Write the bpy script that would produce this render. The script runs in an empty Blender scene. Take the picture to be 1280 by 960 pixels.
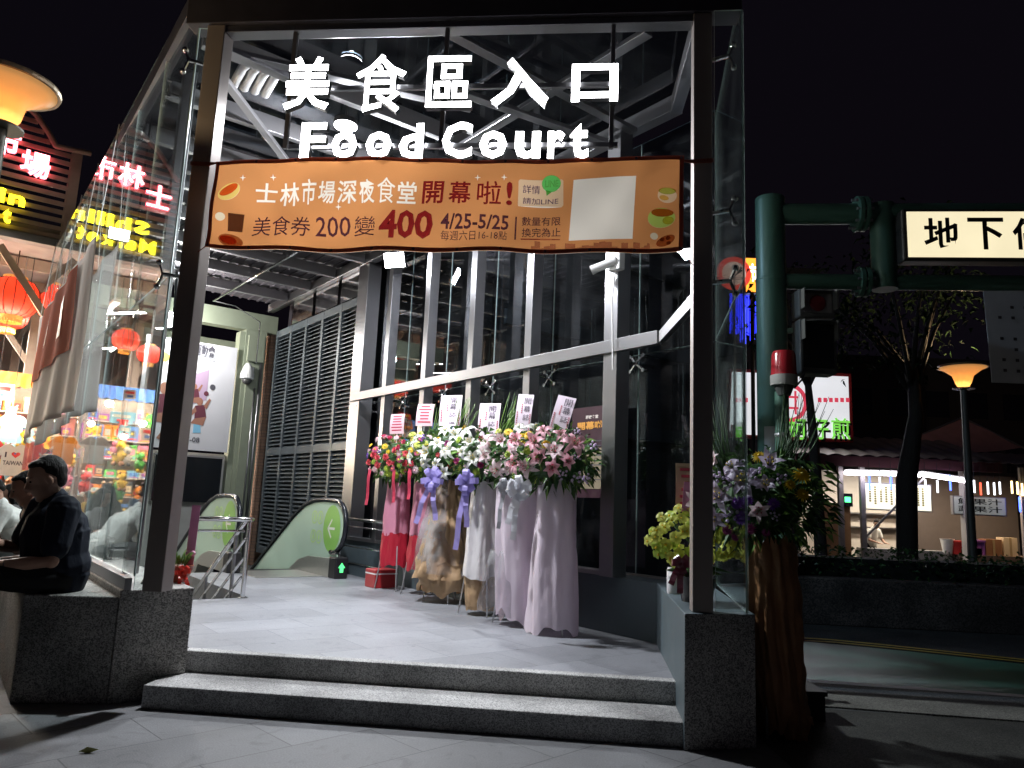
import bpy, bmesh, math, random
from mathutils import Vector as V, Matrix as M, Euler, noise
R = math.radians
PI = math.pi
sc = bpy.context.scene
col = sc.collection
rnd = random.Random(7)

# ------------------------------------------------------------------ camera
FOC, HC = 930.0, 1.6                      # focal length in 1280 px, eye height
ROLL, PITCH = R(2.4), R(9.2)
fw = V((0, math.cos(PITCH), math.sin(PITCH)))
up0 = V((0, -math.sin(PITCH), math.cos(PITCH)))
rt = math.cos(ROLL) * V((1, 0, 0)) + math.sin(ROLL) * up0
upv = -math.sin(ROLL) * V((1, 0, 0)) + math.cos(ROLL) * up0
cd = bpy.data.cameras.new('camera')
cam = bpy.data.objects.new('camera', cd)
col.objects.link(cam)
cam.matrix_world = M(((rt.x, upv.x, -fw.x, 0), (rt.y, upv.y, -fw.y, 0), (rt.z, upv.z, -fw.z, HC), (0, 0, 0, 1)))
cd.sensor_width = 36
cd.lens = 36 * FOC / 1280
cd.clip_end = 600
cd.clip_start = 0.05
sc.camera = cam

# ------------------------------------------------------------------ night sky, faint moon, exposure
w = bpy.data.worlds.new('World')
sc.world = w
w.use_nodes = True
nt = w.node_tree
sky = nt.nodes.new('ShaderNodeTexSky')
sky.sky_type = 'NISHITA'
sky.sun_disc = False
sky.sun_elevation = R(-5)
sky.sun_rotation = R(200)
glow = nt.nodes.new('ShaderNodeVectorMath'); glow.operation = 'ADD'      # night sky plus the dull glow of the city
glow.inputs[1].default_value = (0.034, 0.026, 0.046)
nt.links.new(sky.outputs[0], glow.inputs[0]); nt.links.new(glow.outputs[0], nt.nodes['Background'].inputs[0])
nt.nodes['Background'].inputs[1].default_value = 0.05
ml = bpy.data.lights.new('moonlight', 'SUN')
ml.energy = 0.004
ml.angle = R(0.5)
ml.color = (0.8, 0.88, 1.0)
mo = bpy.data.objects.new('moonlight', ml)
mo.rotation_euler = (R(35), 0, R(-30))
col.objects.link(mo)
sc.view_settings.view_transform = 'Standard'
sc.view_settings.look = 'None'
sc.view_settings.exposure = 0.75
sc.view_settings.gamma = 1
sc.view_settings.use_curve_mapping = False
try:
    sc.cycles.use_denoising = True
    sc.cycles.denoiser = 'OPENIMAGEDENOISE'
    sc.cycles.max_bounces = 10
    sc.cycles.diffuse_bounces = 3
    sc.cycles.glossy_bounces = 5
    sc.cycles.transparent_max_bounces = 24
    sc.cycles.transmission_bounces = 6
    sc.cycles.caustics_reflective = False
    sc.cycles.caustics_refractive = False
    sc.cycles.sample_clamp_indirect = 6
except Exception:
    pass

# ------------------------------------------------------------------ frames of reference (turned about the vertical)
A_PD = R(37.4)       # entrance passage: x across it, y along it
A_F = R(-5.8)        # street front of the entrance: x along it, y into it
def rot2(a, x, y): return (math.cos(a) * x - math.sin(a) * y, math.sin(a) * x + math.cos(a) * y)
def PD(p, d, z=0.0): return V((*rot2(A_PD, p, d), z))
def FN(f, n, z=0.0): return V((*rot2(A_F, f, n), z))
def loc_in(a, P): return V((*rot2(-a, P[0], P[1]), P[2]))
def ray(x, y): return fw * FOC + rt * (x - 640) - upv * (y - 480)
CAMP = V((0, 0, HC))
def at_z(x, y, z):
    v = ray(x, y); return CAMP + v * ((z - HC) / v.z)
def at_y(x, y, Y):
    v = ray(x, y); return CAMP + v * (Y / v.y)
def at_n(x, y, n):                          # on a plane parallel to the street front
    v = ray(x, y); q = V((*rot2(A_F, 0, 1), 0)); return CAMP + v * (n / v.dot(q))
def at_p(x, y, p):                          # on a plane along the passage
    v = ray(x, y); q = V((*rot2(A_PD, 1, 0), 0)); return CAMP + v * (p / v.dot(q))
def at_d(x, y, d):                          # on a plane across the passage
    v = ray(x, y); q = V((*rot2(A_PD, 0, 1), 0)); return CAMP + v * (d / v.dot(q))

# ------------------------------------------------------------------ materials
MATS = {}
def mat(name, c, rough=0.6, metal=0.0, var=0.12, scale=6.0, bump=0.0, bscale=60.0, emit=None, es=0.0, spec=None,
        stretch=None, trans=0.0, sub=0.0):
    if name in MATS: return MATS[name]
    m = bpy.data.materials.new(name); m.use_nodes = True
    n = m.node_tree.nodes; L = m.node_tree.links
    b = n['Principled BSDF']
    c = tuple(c) + (1,)
    b.inputs['Roughness'].default_value = rough
    b.inputs['Metallic'].default_value = metal
    if spec is not None: b.inputs['Specular IOR Level'].default_value = spec
    tc = n.new('ShaderNodeTexCoord')
    mp = n.new('ShaderNodeMapping')
    L.new(tc.outputs['Object'], mp.inputs[0])
    if stretch: mp.inputs['Scale'].default_value = stretch
    if var > 0:
        nz = n.new('ShaderNodeTexNoise'); nz.inputs['Scale'].default_value = scale; nz.inputs['Detail'].default_value = 5
        L.new(mp.outputs[0], nz.inputs['Vector'])
        mx = n.new('ShaderNodeMix'); mx.data_type = 'RGBA'
        k1 = tuple(max(0, x * (1 - var * 1.6)) for x in c[:3]) + (1,)
        k2 = tuple(min(1, x * (1 + var * 1.6)) for x in c[:3]) + (1,)
        mx.inputs[6].default_value = k1; mx.inputs[7].default_value = k2
        L.new(nz.outputs[0], mx.inputs[0]); L.new(mx.outputs[2], b.inputs['Base Color'])
        mr = n.new('ShaderNodeMapRange')
        mr.inputs[3].default_value = max(0.02, rough - 0.1); mr.inputs[4].default_value = min(1, rough + 0.1)
        L.new(nz.outputs[0], mr.inputs[0]); L.new(mr.outputs[0], b.inputs['Roughness'])
    else:
        b.inputs['Base Color'].default_value = c
    if bump > 0:
        n2 = n.new('ShaderNodeTexNoise'); n2.inputs['Scale'].default_value = bscale; n2.inputs['Detail'].default_value = 4
        L.new(mp.outputs[0], n2.inputs['Vector'])
        bp = n.new('ShaderNodeBump'); bp.inputs['Strength'].default_value = bump; bp.inputs['Distance'].default_value = 0.02
        L.new(n2.outputs[0], bp.inputs['Height']); L.new(bp.outputs[0], b.inputs['Normal'])
    if emit:
        b.inputs['Emission Color'].default_value = tuple(emit) + (1,)
        b.inputs['Emission Strength'].default_value = es
    if trans > 0:
        t = n.new('ShaderNodeBsdfTranslucent'); t.inputs[0].default_value = c
        mxs = n.new('ShaderNodeMixShader'); mxs.inputs[0].default_value = trans
        L.new(b.outputs[0], mxs.inputs[1]); L.new(t.outputs[0], mxs.inputs[2])
        L.new(mxs.outputs[0], n['Material Output'].inputs[0])
    MATS[name] = m
    return m

def glass_mat(name, tint=(0.93, 0.97, 0.96), dirt=0.004, ior=1.5):
    """clear sheet glass: see-through with a Fresnel mirror on both faces"""
    m = bpy.data.materials.new(name); m.use_nodes = True
    n = m.node_tree.nodes; L = m.node_tree.links
    n.remove(n['Principled BSDF'])
    g = n.new('ShaderNodeNewGeometry')
    mr = n.new('ShaderNodeMapRange'); mr.inputs[3].default_value = ior; mr.inputs[4].default_value = 1 / ior
    L.new(g.outputs['Backfacing'], mr.inputs[0])
    fr = n.new('ShaderNodeFresnel'); L.new(mr.outputs[0], fr.inputs['IOR'])
    tr = n.new('ShaderNodeBsdfTransparent'); tr.inputs[0].default_value = tint + (1,)
    gl = n.new('ShaderNodeBsdfGlossy'); gl.inputs['Roughness'].default_value = 0.0; gl.inputs[0].default_value = (1, 1, 1, 1)
    m1 = n.new('ShaderNodeMixShader'); L.new(fr.outputs[0], m1.inputs[0]); L.new(tr.outputs[0], m1.inputs[1]); L.new(gl.outputs[0], m1.inputs[2])
    df = n.new('ShaderNodeBsdfDiffuse'); df.inputs[0].default_value = (0.6, 0.62, 0.63, 1)
    tc = n.new('ShaderNodeTexCoord')
    nz = n.new('ShaderNodeTexNoise'); nz.inputs['Scale'].default_value = 2.2; nz.inputs['Detail'].default_value = 6
    L.new(tc.outputs['Object'], nz.inputs['Vector'])
    m2r = n.new('ShaderNodeMapRange'); m2r.inputs[1].default_value = 0.4; m2r.inputs[2].default_value = 0.75
    m2r.inputs[3].default_value = dirt * 0.3; m2r.inputs[4].default_value = dirt * 2.5
    L.new(nz.outputs[0], m2r.inputs[0])
    m2 = n.new('ShaderNodeMixShader'); L.new(m2r.outputs[0], m2.inputs[0]); L.new(m1.outputs[0], m2.inputs[1]); L.new(df.outputs[0], m2.inputs[2])
    L.new(m2.outputs[0], n['Material Output'].inputs[0])
    return m

def speckle_mat(name, c1, c2, scale=220, rough=0.7, bump=0.25, big=0.18, c3=None):
    m = bpy.data.materials.new(name); m.use_nodes = True
    n = m.node_tree.nodes; L = m.node_tree.links; b = n['Principled BSDF']
    tc = n.new('ShaderNodeTexCoord')
    v = n.new('ShaderNodeTexVoronoi'); v.inputs['Scale'].default_value = scale
    L.new(tc.outputs['Object'], v.inputs['Vector'])
    sp = n.new('ShaderNodeSeparateColor'); L.new(v.outputs['Color'], sp.inputs[0])
    cr = n.new('ShaderNodeValToRGB'); e = cr.color_ramp.elements
    e[0].color = c1 + (1,); e[1].color = c2 + (1,); e[0].position = 0.15; e[1].position = 0.95
    if c3:
        k = cr.color_ramp.elements.new(0.5); k.color = c3 + (1,)
    L.new(sp.outputs[0], cr.inputs[0])
    nz = n.new('ShaderNodeTexNoise'); nz.inputs['Scale'].default_value = 1.7; nz.inputs['Detail'].default_value = 7
    L.new(tc.outputs['Object'], nz.inputs['Vector'])
    mr = n.new('ShaderNodeMapRange'); mr.inputs[1].default_value = 0.3; mr.inputs[2].default_value = 0.7
    mr.inputs[3].default_value = 1 - big * 2; mr.inputs[4].default_value = 1 + big
    L.new(nz.outputs[0], mr.inputs[0])
    mx = n.new('ShaderNodeVectorMath'); mx.operation = 'SCALE'
    L.new(cr.outputs[0], mx.inputs[0]); L.new(mr.outputs[0], mx.inputs['Scale'])
    L.new(mx.outputs[0], b.inputs['Base Color'])
    b.inputs['Roughness'].default_value = rough
    bp = n.new('ShaderNodeBump'); bp.inputs['Strength'].default_value = bump; bp.inputs['Distance'].default_value = 0.004
    L.new(sp.outputs[1], bp.inputs['Height']); L.new(bp.outputs[0], b.inputs['Normal'])
    return m

def tile_mat(name, c, tile=(0.6, 0.6), joint=0.012, rough=0.55, off=0.5, jc=0.35, rot=0.0, stain=0.25, grain=0.12, move=(0, 0)):
    m = bpy.data.materials.new(name); m.use_nodes = True
    n = m.node_tree.nodes; L = m.node_tree.links; b = n['Principled BSDF']
    tc = n.new('ShaderNodeTexCoord'); mp = n.new('ShaderNodeMapping')
    L.new(tc.outputs['Object'], mp.inputs[0]); mp.inputs['Rotation'].default_value = (0, 0, rot)
    mp.inputs['Location'].default_value = (move[0], move[1], 0)
    br = n.new('ShaderNodeTexBrick'); br.offset = off
    br.inputs['Scale'].default_value = 1; br.inputs['Brick Width'].default_value = tile[0]; br.inputs['Row Height'].default_value = tile[1]
    br.inputs['Mortar Size'].default_value = joint / 2; br.inputs['Mortar Smooth'].default_value = 0.3
    k = lambda f: tuple(x * f for x in c) + (1,)
    br.inputs['Color1'].default_value = k(0.86); br.inputs['Color2'].default_value = k(1.12); br.inputs['Mortar'].default_value = k(jc)
    L.new(mp.outputs[0], br.inputs['Vector'])
    nz = n.new('ShaderNodeTexNoise'); nz.inputs['Scale'].default_value = 0.9; nz.inputs['Detail'].default_value = 8; nz.inputs['Roughness'].default_value = 0.65
    L.new(tc.outputs['Object'], nz.inputs['Vector'])
    n3 = n.new('ShaderNodeTexNoise'); n3.inputs['Scale'].default_value = 90; n3.inputs['Detail'].default_value = 3
    L.new(tc.outputs['Object'], n3.inputs['Vector'])
    mr = n.new('ShaderNodeMapRange'); mr.inputs[1].default_value = 0.32; mr.inputs[2].default_value = 0.68
    mr.inputs[3].default_value = 1 - stain * 1.3; mr.inputs[4].default_value = 1 + stain * 0.6
    L.new(nz.outputs[0], mr.inputs[0])
    m3 = n.new('ShaderNodeMapRange'); m3.inputs[1].default_value = 0.25; m3.inputs[2].default_value = 0.75
    m3.inputs[3].default_value = 1 - grain * 2; m3.inputs[4].default_value = 1 + grain * 2
    L.new(n3.outputs[0], m3.inputs[0])
    mu = n.new('ShaderNodeMath'); mu.operation = 'MULTIPLY'; L.new(mr.outputs[0], mu.inputs[0]); L.new(m3.outputs[0], mu.inputs[1])
    vo = n.new('ShaderNodeTexVoronoi'); vo.inputs['Scale'].default_value = 2.3; L.new(tc.outputs['Object'], vo.inputs['Vector'])
    gm = n.new('ShaderNodeMapRange'); gm.inputs[1].default_value = 0.035; gm.inputs[2].default_value = 0.055; gm.inputs[3].default_value = 0.55; gm.inputs[4].default_value = 1.0
    L.new(vo.outputs['Distance'], gm.inputs[0])
    n4 = n.new('ShaderNodeTexNoise'); n4.inputs['Scale'].default_value = 4.0; n4.inputs['Detail'].default_value = 9; n4.inputs['Distortion'].default_value = 2.0
    L.new(tc.outputs['Object'], n4.inputs['Vector'])
    m4 = n.new('ShaderNodeMapRange'); m4.inputs[1].default_value = 0.56; m4.inputs[2].default_value = 0.70; m4.inputs[3].default_value = 1.0; m4.inputs[4].default_value = 1 - stain * 1.1
    L.new(n4.outputs[0], m4.inputs[0])
    mu2 = n.new('ShaderNodeMath'); mu2.operation = 'MULTIPLY'; L.new(mu.outputs[0], mu2.inputs[0]); L.new(gm.outputs[0], mu2.inputs[1])
    mu3 = n.new('ShaderNodeMath'); mu3.operation = 'MULTIPLY'; L.new(mu2.outputs[0], mu3.inputs[0]); L.new(m4.outputs[0], mu3.inputs[1]); mu = mu3
    vm = n.new('ShaderNodeVectorMath'); vm.operation = 'SCALE'; L.new(br.outputs[0], vm.inputs[0]); L.new(mu.outputs[0], vm.inputs['Scale'])
    L.new(vm.outputs[0], b.inputs['Base Color'])
    r2 = n.new('ShaderNodeMapRange'); r2.inputs[3].default_value = rough - 0.18; r2.inputs[4].default_value = rough + 0.18
    L.new(nz.outputs[0], r2.inputs[0]); L.new(r2.outputs[0], b.inputs['Roughness'])
    bp = n.new('ShaderNodeBump'); bp.inputs['Strength'].default_value = 0.3; bp.inputs['Distance'].default_value = 0.006
    ad = n.new('ShaderNodeMath'); ad.operation = 'SUBTRACT'; L.new(n3.outputs[0], ad.inputs[0]); L.new(br.outputs['Fac'], ad.inputs[1])
    L.new(ad.outputs[0], bp.inputs['Height']); L.new(bp.outputs[0], b.inputs['Normal'])
    return m

def emis(name, c, s):
    return mat(name, tuple(min(1, x) for x in c), 0.5, 0, 0, emit=c, es=s)

# ------------------------------------------------------------------ mesh builder
class MB:
    def __init__(s): s.v = []; s.f = []; s.m = []; s.mats = []
    def mi(s, m):
        if m is None: return 0
        if m not in s.mats: s.mats.append(m)
        return s.mats.index(m)
    def add(s, vs, fs, m=None):
        o = len(s.v); k = s.mi(m)
        s.v += [V(x) for x in vs]
        for f in fs: s.f.append([i + o for i in f]); s.m.append(k)
        return s
    def box(s, x0, x1, y0, y1, z0, z1, m=None):
        vs = [(x, y, z) for z in (z0, z1) for y in (y0, y1) for x in (x0, x1)]
        return s.add(vs, [(0, 2, 3, 1), (4, 5, 7, 6), (0, 1, 5, 4), (2, 6, 7, 3), (0, 4, 6, 2), (1, 3, 7, 5)], m)
    def bar(s, a, b, wd, ht, m=None, up=V((0, 0, 1)), roll=0.0):
        a = V(a); b = V(b); t = (b - a).normalized()
        if abs(t.dot(up)) > 0.98: up = V((1, 0, 0))
        x = t.cross(up).normalized(); y = x.cross(t)
        if roll: x, y = x * math.cos(roll) + y * math.sin(roll), y * math.cos(roll) - x * math.sin(roll)
        vs = [q + x * sx * wd / 2 + y * sy * ht / 2 for q in (a, b) for sx, sy in ((-1, -1), (1, -1), (1, 1), (-1, 1))]
        return s.add(vs, [(0, 1, 2, 3), (7, 6, 5, 4), (4, 5, 1, 0), (5, 6, 2, 1), (6, 7, 3, 2), (7, 4, 0, 3)], m)
    def tube(s, pts, r, m=None, seg=8, cap=True):
        pts = [V(p) for p in pts]; n = len(pts)
        rs = r if isinstance(r, (list, tuple)) else [r] * n
        vs = []; fs = []; prev = None
        for i, p in enumerate(pts):
            t = (pts[min(i + 1, n - 1)] - pts[max(i - 1, 0)]).normalized()
            if prev is None:
                u = V((0, 0, 1)) if abs(t.z) < 0.9 else V((1, 0, 0))
                x = t.cross(u).normalized()
            else:
                x = (prev - t * prev.dot(t)).normalized()
            prev = x; y = t.cross(x)
            for k in range(seg):
                a = 2 * PI * k / seg
                vs.append(p + (x * math.cos(a) + y * math.sin(a)) * rs[i])
        for i in range(n - 1):
            for k in range(seg):
                fs.append((i * seg + k, i * seg + (k + 1) % seg, (i + 1) * seg + (k + 1) % seg, (i + 1) * seg + k))
        if cap:
            fs.append(tuple(range(seg))[::-1]); fs.append(tuple((n - 1) * seg + k for k in range(seg)))
        return s.add(vs, fs, m)
    def lathe(s, prof, c=(0, 0, 0), m=None, seg=20, axis=None):
        c = V(c); vs = []; fs = []; n = len(prof)
        q = V((0, 0, 1)).rotation_difference(V(axis)).to_matrix() if axis is not None else None
        for r, z in prof:
            for k in range(seg):
                a = 2 * PI * k / seg
                p = V((r * math.cos(a), r * math.sin(a), z))
                vs.append(c + (q @ p if q else p))
        for i in range(n - 1):
            for k in range(seg):
                fs.append((i * seg + k, i * seg + (k + 1) % seg, (i + 1) * seg + (k + 1) % seg, (i + 1) * seg + k))
        if prof[0][0] > 1e-4: fs.append(tuple(range(seg))[::-1])
        if prof[-1][0] > 1e-4: fs.append(tuple((n - 1) * seg + k for k in range(seg)))
        return s.add(vs, fs, m)
    def ball(s, c, r, m=None, seg=10, rings=6, sq=(1, 1, 1)):
        c = V(c); vs = []; fs = []
        for i in range(rings + 1):
            th = PI * i / rings
            for k in range(seg):
                a = 2 * PI * k / seg
                vs.append(c + V((r * sq[0] * math.sin(th) * math.cos(a), r * sq[1] * math.sin(th) * math.sin(a), r * sq[2] * math.cos(th))))
        for i in range(rings):
            for k in range(seg):
                fs.append((i * seg + k, (i + 1) * seg + k, (i + 1) * seg + (k + 1) % seg, i * seg + (k + 1) % seg))
        return s.add(vs, fs, m)
    def grid(s, fn, nu, nv, m=None, close=False):
        vs = [fn(i / nu, j / nv) for j in range(nv + 1) for i in range(nu + 1)]
        fs = [(j * (nu + 1) + i, j * (nu + 1) + i + 1, (j + 1) * (nu + 1) + i + 1, (j + 1) * (nu + 1) + i) for j in range(nv) for i in range(nu)]
        return s.add(vs, fs, m)
    def prism(s, poly, z0, z1, m=None):
        n = len(poly)
        vs = [(x, y, z0) for x, y in poly] + [(x, y, z1) for x, y in poly]
        fs = [tuple(range(n))[::-1], tuple(range(n, 2 * n))] + [(i, (i + 1) % n, n + (i + 1) % n, n + i) for i in range(n)]
        return s.add(vs, fs, m)
    def sheet(s, pts, thick, m=None):
        """a flat polygon in 3-D given a thickness along its normal"""
        pts = [V(p) for p in pts]; n = len(pts)
        nn = V((0, 0, 0))
        for i in range(n): nn += pts[i].cross(pts[(i + 1) % n])
        nn.normalize()
        vs = [p - nn * thick / 2 for p in pts] + [p + nn * thick / 2 for p in pts]
        fs = [tuple(range(n))[::-1], tuple(range(n, 2 * n))] + [(i, (i + 1) % n, n + (i + 1) % n, n + i) for i in range(n)]
        return s.add(vs, fs, m)
    def text(s, body, o, x, z, w=None, h=None, m=None, depth=0.0, bold=0.0, warp=None, side=None, back=None):
        """lettering fitted to the rectangle o, o + x*w, o + z*h; x and z are unit vectors"""
        vs, fs = text_mesh(body, bold, depth > 0)
        x = V(x); z = V(z); nrm = x.cross(z)
        if not vs: return s
        x0 = min(q[0] for q in vs); x1 = max(q[0] for q in vs); y0 = min(q[1] for q in vs); y1 = max(q[1] for q in vs)
        sx = w / (x1 - x0) if w else h / (y1 - y0)
        sz = h / (y1 - y0) if h else sx
        out = []
        for q in vs:
            p = V(o) + x * (q[0] - x0) * sx + z * (q[1] - y0) * sz + nrm * q[2] * depth
            out.append(warp(p) if warp else p)
        if side is None: return s.add(out, fs, m)
        front = []; rest = []; rear = []
        for f in fs:
            (front if all(vs[i][2] > 0.49 for i in f) else rear if back and all(vs[i][2] < -0.49 for i in f) else rest).append(f)
        o_ = len(s.v); s.v += out
        for lst, mm in ((front, m), (rest, side), (rear, back)):
            k = s.mi(mm)
            for f in lst: s.f.append([i + o_ for i in f]); s.m.append(k)
        return s
    def build(s, name, mats=None, parent=None, frame=0.0, base=(0, 0, 0), smooth=False, world=False, angle=None):
        """vertices are given in the frame (turned by `frame` about the vertical); base is the object's origin in that frame"""
        me = bpy.data.meshes.new(name)
        b = V(base)
        me.from_pydata([tuple(q - b) for q in s.v], [], s.f)
        ms = s.mats if s.mats else (mats if isinstance(mats, (list, tuple)) else [mats])
        for q in ms: me.materials.append(q)
        me.polygons.foreach_set('material_index', s.m)
        if smooth:
            me.polygons.foreach_set('use_smooth', [True] * len(me.polygons))
            if angle: me.set_sharp_from_angle(angle=angle)
        me.update()
        o = bpy.data.objects.new(name, me); col.objects.link(o)
        if parent is not None:
            o.parent = parent
        else:
            o.location = (*rot2(frame, b.x, b.y), b.z); o.rotation_euler = (0, 0, frame)
        return o

_TX = {}
def text_mesh(body, bold, solid):
    key = (body, bold, solid)
    if key in _TX: return _TX[key]
    c = bpy.data.curves.new('lettering', 'FONT'); c.body = body; c.size = 1; c.offset = bold
    c.resolution_u = 2
    c.extrude = 0.5 if solid else 0
    o = bpy.data.objects.new('lettering', c); col.objects.link(o)
    dg = bpy.context.evaluated_depsgraph_get()
    me = bpy.data.meshes.new_from_object(o.evaluated_get(dg))
    vs = [tuple(q.co) for q in me.vertices]; fs = [tuple(p.vertices) for p in me.polygons]
    bpy.data.objects.remove(o); bpy.data.curves.remove(c); bpy.data.meshes.remove(me)
    _TX[key] = (vs, fs)
    return vs, fs

class T:
    """a thing: an Empty at its base, in a frame, that parents its parts"""
    def __init__(s, name, label, cat, base=(0, 0, 0), frame=0.0, group=None, rz=0.0):
        s.base = V(base); s.frame = frame
        o = bpy.data.objects.new(name, None); col.objects.link(o)
        o.empty_display_size = 0.2
        o.location = (*rot2(frame, base[0], base[1]), base[2]); o.rotation_euler = (0, 0, frame + rz)
        o['label'] = label; o['category'] = cat
        if group: o['group'] = group
        s.o = o
    def part(s, name, mb, m=None, parent=None, smooth=False, angle=None, label=None):
        """parts and sub-parts keep the thing's origin"""
        o = mb.build(name, m, parent or s.o, base=s.base, smooth=smooth, angle=angle)
        if label: o['label'] = label
        return o
def tag(o, label=None, cat=None, group=None, kind=None):
    if label: o['label'] = label
    if cat: o['category'] = cat
    if group: o['group'] = group
    if kind: o['kind'] = kind
    return o
def copy_tree(o, parent=None):
    c = o.copy(); col.objects.link(c)
    if parent is not None: c.parent = parent
    for ch in list(o.children): copy_tree(ch, c)
    return c
def area(name, loc, target, sx, sy, power, color=(1, 1, 1), spread=PI, parent=None):
    l = bpy.data.lights.new(name, 'AREA'); l.shape = 'RECTANGLE'; l.size = sx; l.size_y = sy; l.energy = power; l.color = color; l.spread = spread
    o = bpy.data.objects.new(name, l); col.objects.link(o)
    d = V(target) - V(loc)
    q = d.to_track_quat('-Z', 'Y')
    if parent is not None:
        bpy.context.view_layer.update()
        o.parent = parent; o.matrix_parent_inverse = parent.matrix_world.inverted()
    o.location = loc; o.rotation_euler = q.to_euler()
    return o

# ------------------------------------------------------------------ shared materials
def steel_mat(name, c, r, metal=1.0, aniso=0.5):
    m = mat(name, c, r, metal, 0.0)
    n = m.node_tree.nodes; L = m.node_tree.links; p = n['Principled BSDF']
    p.inputs['Anisotropic'].default_value = aniso
    nz = n.new('ShaderNodeTexNoise'); nz.inputs['Scale'].default_value = 1.1; nz.inputs['Detail'].default_value = 3
    L.new(n['Mapping'].outputs[0], nz.inputs['Vector'])
    mr = n.new('ShaderNodeMapRange'); mr.inputs[3].default_value = r - 0.05; mr.inputs[4].default_value = r + 0.07
    L.new(nz.outputs[0], mr.inputs[0]); L.new(mr.outputs[0], p.inputs['Roughness'])
    return m
STEEL = steel_mat('brushed_steel', (0.33, 0.33, 0.345), 0.36)
STEEL_D = steel_mat('steel_aged', (0.34, 0.335, 0.35), 0.42, 0.8)
STEEL_P = steel_mat('steel_post', (0.36, 0.32, 0.30), 0.46, 0.6)
CHROME = mat('polished_steel', (0.68, 0.68, 0.68), 0.12, 1.0, 0.04)
DARKSTEEL = mat('painted_header', (0.075, 0.07, 0.085), 0.4, 0.6, 0.15)
ROOFDECK = mat('roof_deck', (0.12, 0.11, 0.125), 0.55, 0.3, 0.2, 2)
GLASS = glass_mat('sheet_glass')
GLASS_T = glass_mat('tinted_glass', (0.45, 0.52, 0.58), 0.01)
GLASS_S = glass_mat('dimming_glass', (0.42, 0.50, 0.57), 0.004)  # tint put in to darken the hall seen behind the window wall
GEDGE = mat('glass_edge', (0.55, 0.66, 0.64), 0.3, 0, 0.1)
GRANITE = speckle_mat('exposed_granite', (0.16, 0.155, 0.15), (0.64, 0.62, 0.59), 130, 0.75, 0.5, 0.25, (0.40, 0.385, 0.36))
GRANITE_L = speckle_mat('granite_edge', (0.18, 0.18, 0.18), (0.56, 0.56, 0.55), 150, 0.65, 0.3, 0.22, (0.39, 0.39, 0.385))
PAINT_D = mat('slate_paint', (0.085, 0.115, 0.13), 0.5, 0, 0.12, 3, bump=0.05)
LANDING = tile_mat('landing_tiles', (0.24, 0.25, 0.275), (0.9, 0.6), 0.008, 0.5, 0.5, 0.6, 0, 0.17, 0.08)
PLAZA = tile_mat('plaza_tiles', (0.145, 0.15, 0.158), (1.2, 0.6), 0.012, 0.62, 0.5, 0.45, R(-7), 0.28, 0.12, (0.35, 0.2))
ASPHALT = speckle_mat('asphalt', (0.018, 0.018, 0.017), (0.10, 0.095, 0.085), 160, 0.85, 0.6, 0.25, (0.045, 0.043, 0.04))
GREENROAD = mat('green_lane_paint', (0.09, 0.29, 0.175), 0.38, 0, 0.3, 2.2, bump=0.25, bscale=90)
CONC = speckle_mat('kerb_concrete', (0.10, 0.095, 0.085), (0.27, 0.255, 0.235), 120, 0.85, 0.4, 0.2)
WHITEP = mat('road_white', (0.72, 0.72, 0.70), 0.6, 0, 0.15, 9)
YELLOWP = mat('road_yellow', (0.62, 0.42, 0.05), 0.6, 0, 0.2, 9)
BLACK = mat('black_plastic', (0.012, 0.012, 0.014), 0.4, 0, 0.1)
WHITE = mat('white_plastic', (0.75, 0.76, 0.76), 0.4, 0, 0.05)
TRIMGREEN = mat('pale_green_paint', (0.25, 0.285, 0.215), 0.5, 0, 0.08, 4)

def brick_mat(name, c, jc, w=0.23, h=0.075, rotx=True):
    m = bpy.data.materials.new(name); m.use_nodes = True
    n = m.node_tree.nodes; L = m.node_tree.links; b = n['Principled BSDF']
    tc = n.new('ShaderNodeTexCoord'); mp = n.new('ShaderNodeMapping'); L.new(tc.outputs['Object'], mp.inputs[0])
    mp.inputs['Rotation'].default_value = (R(-90), 0, 0)
    br = n.new('ShaderNodeTexBrick'); br.inputs['Scale'].default_value = 1
    br.inputs['Brick Width'].default_value = w; br.inputs['Row Height'].default_value = h; br.inputs['Mortar Size'].default_value = 0.006
    br.inputs['Color1'].default_value = c + (1,); br.inputs['Color2'].default_value = tuple(x * 0.7 for x in c) + (1,)
    br.inputs['Mortar'].default_value = jc + (1,)
    L.new(mp.outputs[0], br.inputs['Vector']); L.new(br.outputs[0], b.inputs['Base Color'])
    b.inputs['Roughness'].default_value = 0.8
    bp = n.new('ShaderNodeBump'); bp.inputs['Strength'].default_value = 0.5; bp.inputs['Distance'].default_value = 0.01; bp.invert = True
    L.new(br.outputs['Fac'], bp.inputs['Height']); L.new(bp.outputs[0], b.inputs['Normal'])
    return m
BRICK = brick_mat('brown_tile_brick', (0.17, 0.10, 0.07), (0.09, 0.075, 0.06))
BRICK2 = brick_mat('tan_brick', (0.36, 0.22, 0.15), (0.16, 0.12, 0.10))

# ------------------------------------------------------------------ ground, landing, steps, road
def quadpd(mb, p0, p1, d0, d1, z): mb.add([(p0, d0, z), (p1, d0, z), (p1, d1, z), (p0, d1, z)], [(0, 1, 2, 3)])
g = MB()
HP0, HP1, HD0, HD1 = 1.75, 5.6, 9.5, 17.0
quadpd(g, -200, 250, -60, HD0, 0); quadpd(g, -200, 250, HD1, 260, 0); quadpd(g, -200, HP0, HD0, HD1, 0); quadpd(g, HP1, 250, HD0, HD1, 0)
tag(g.build('ground', PLAZA, frame=A_PD), kind='structure')

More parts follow.
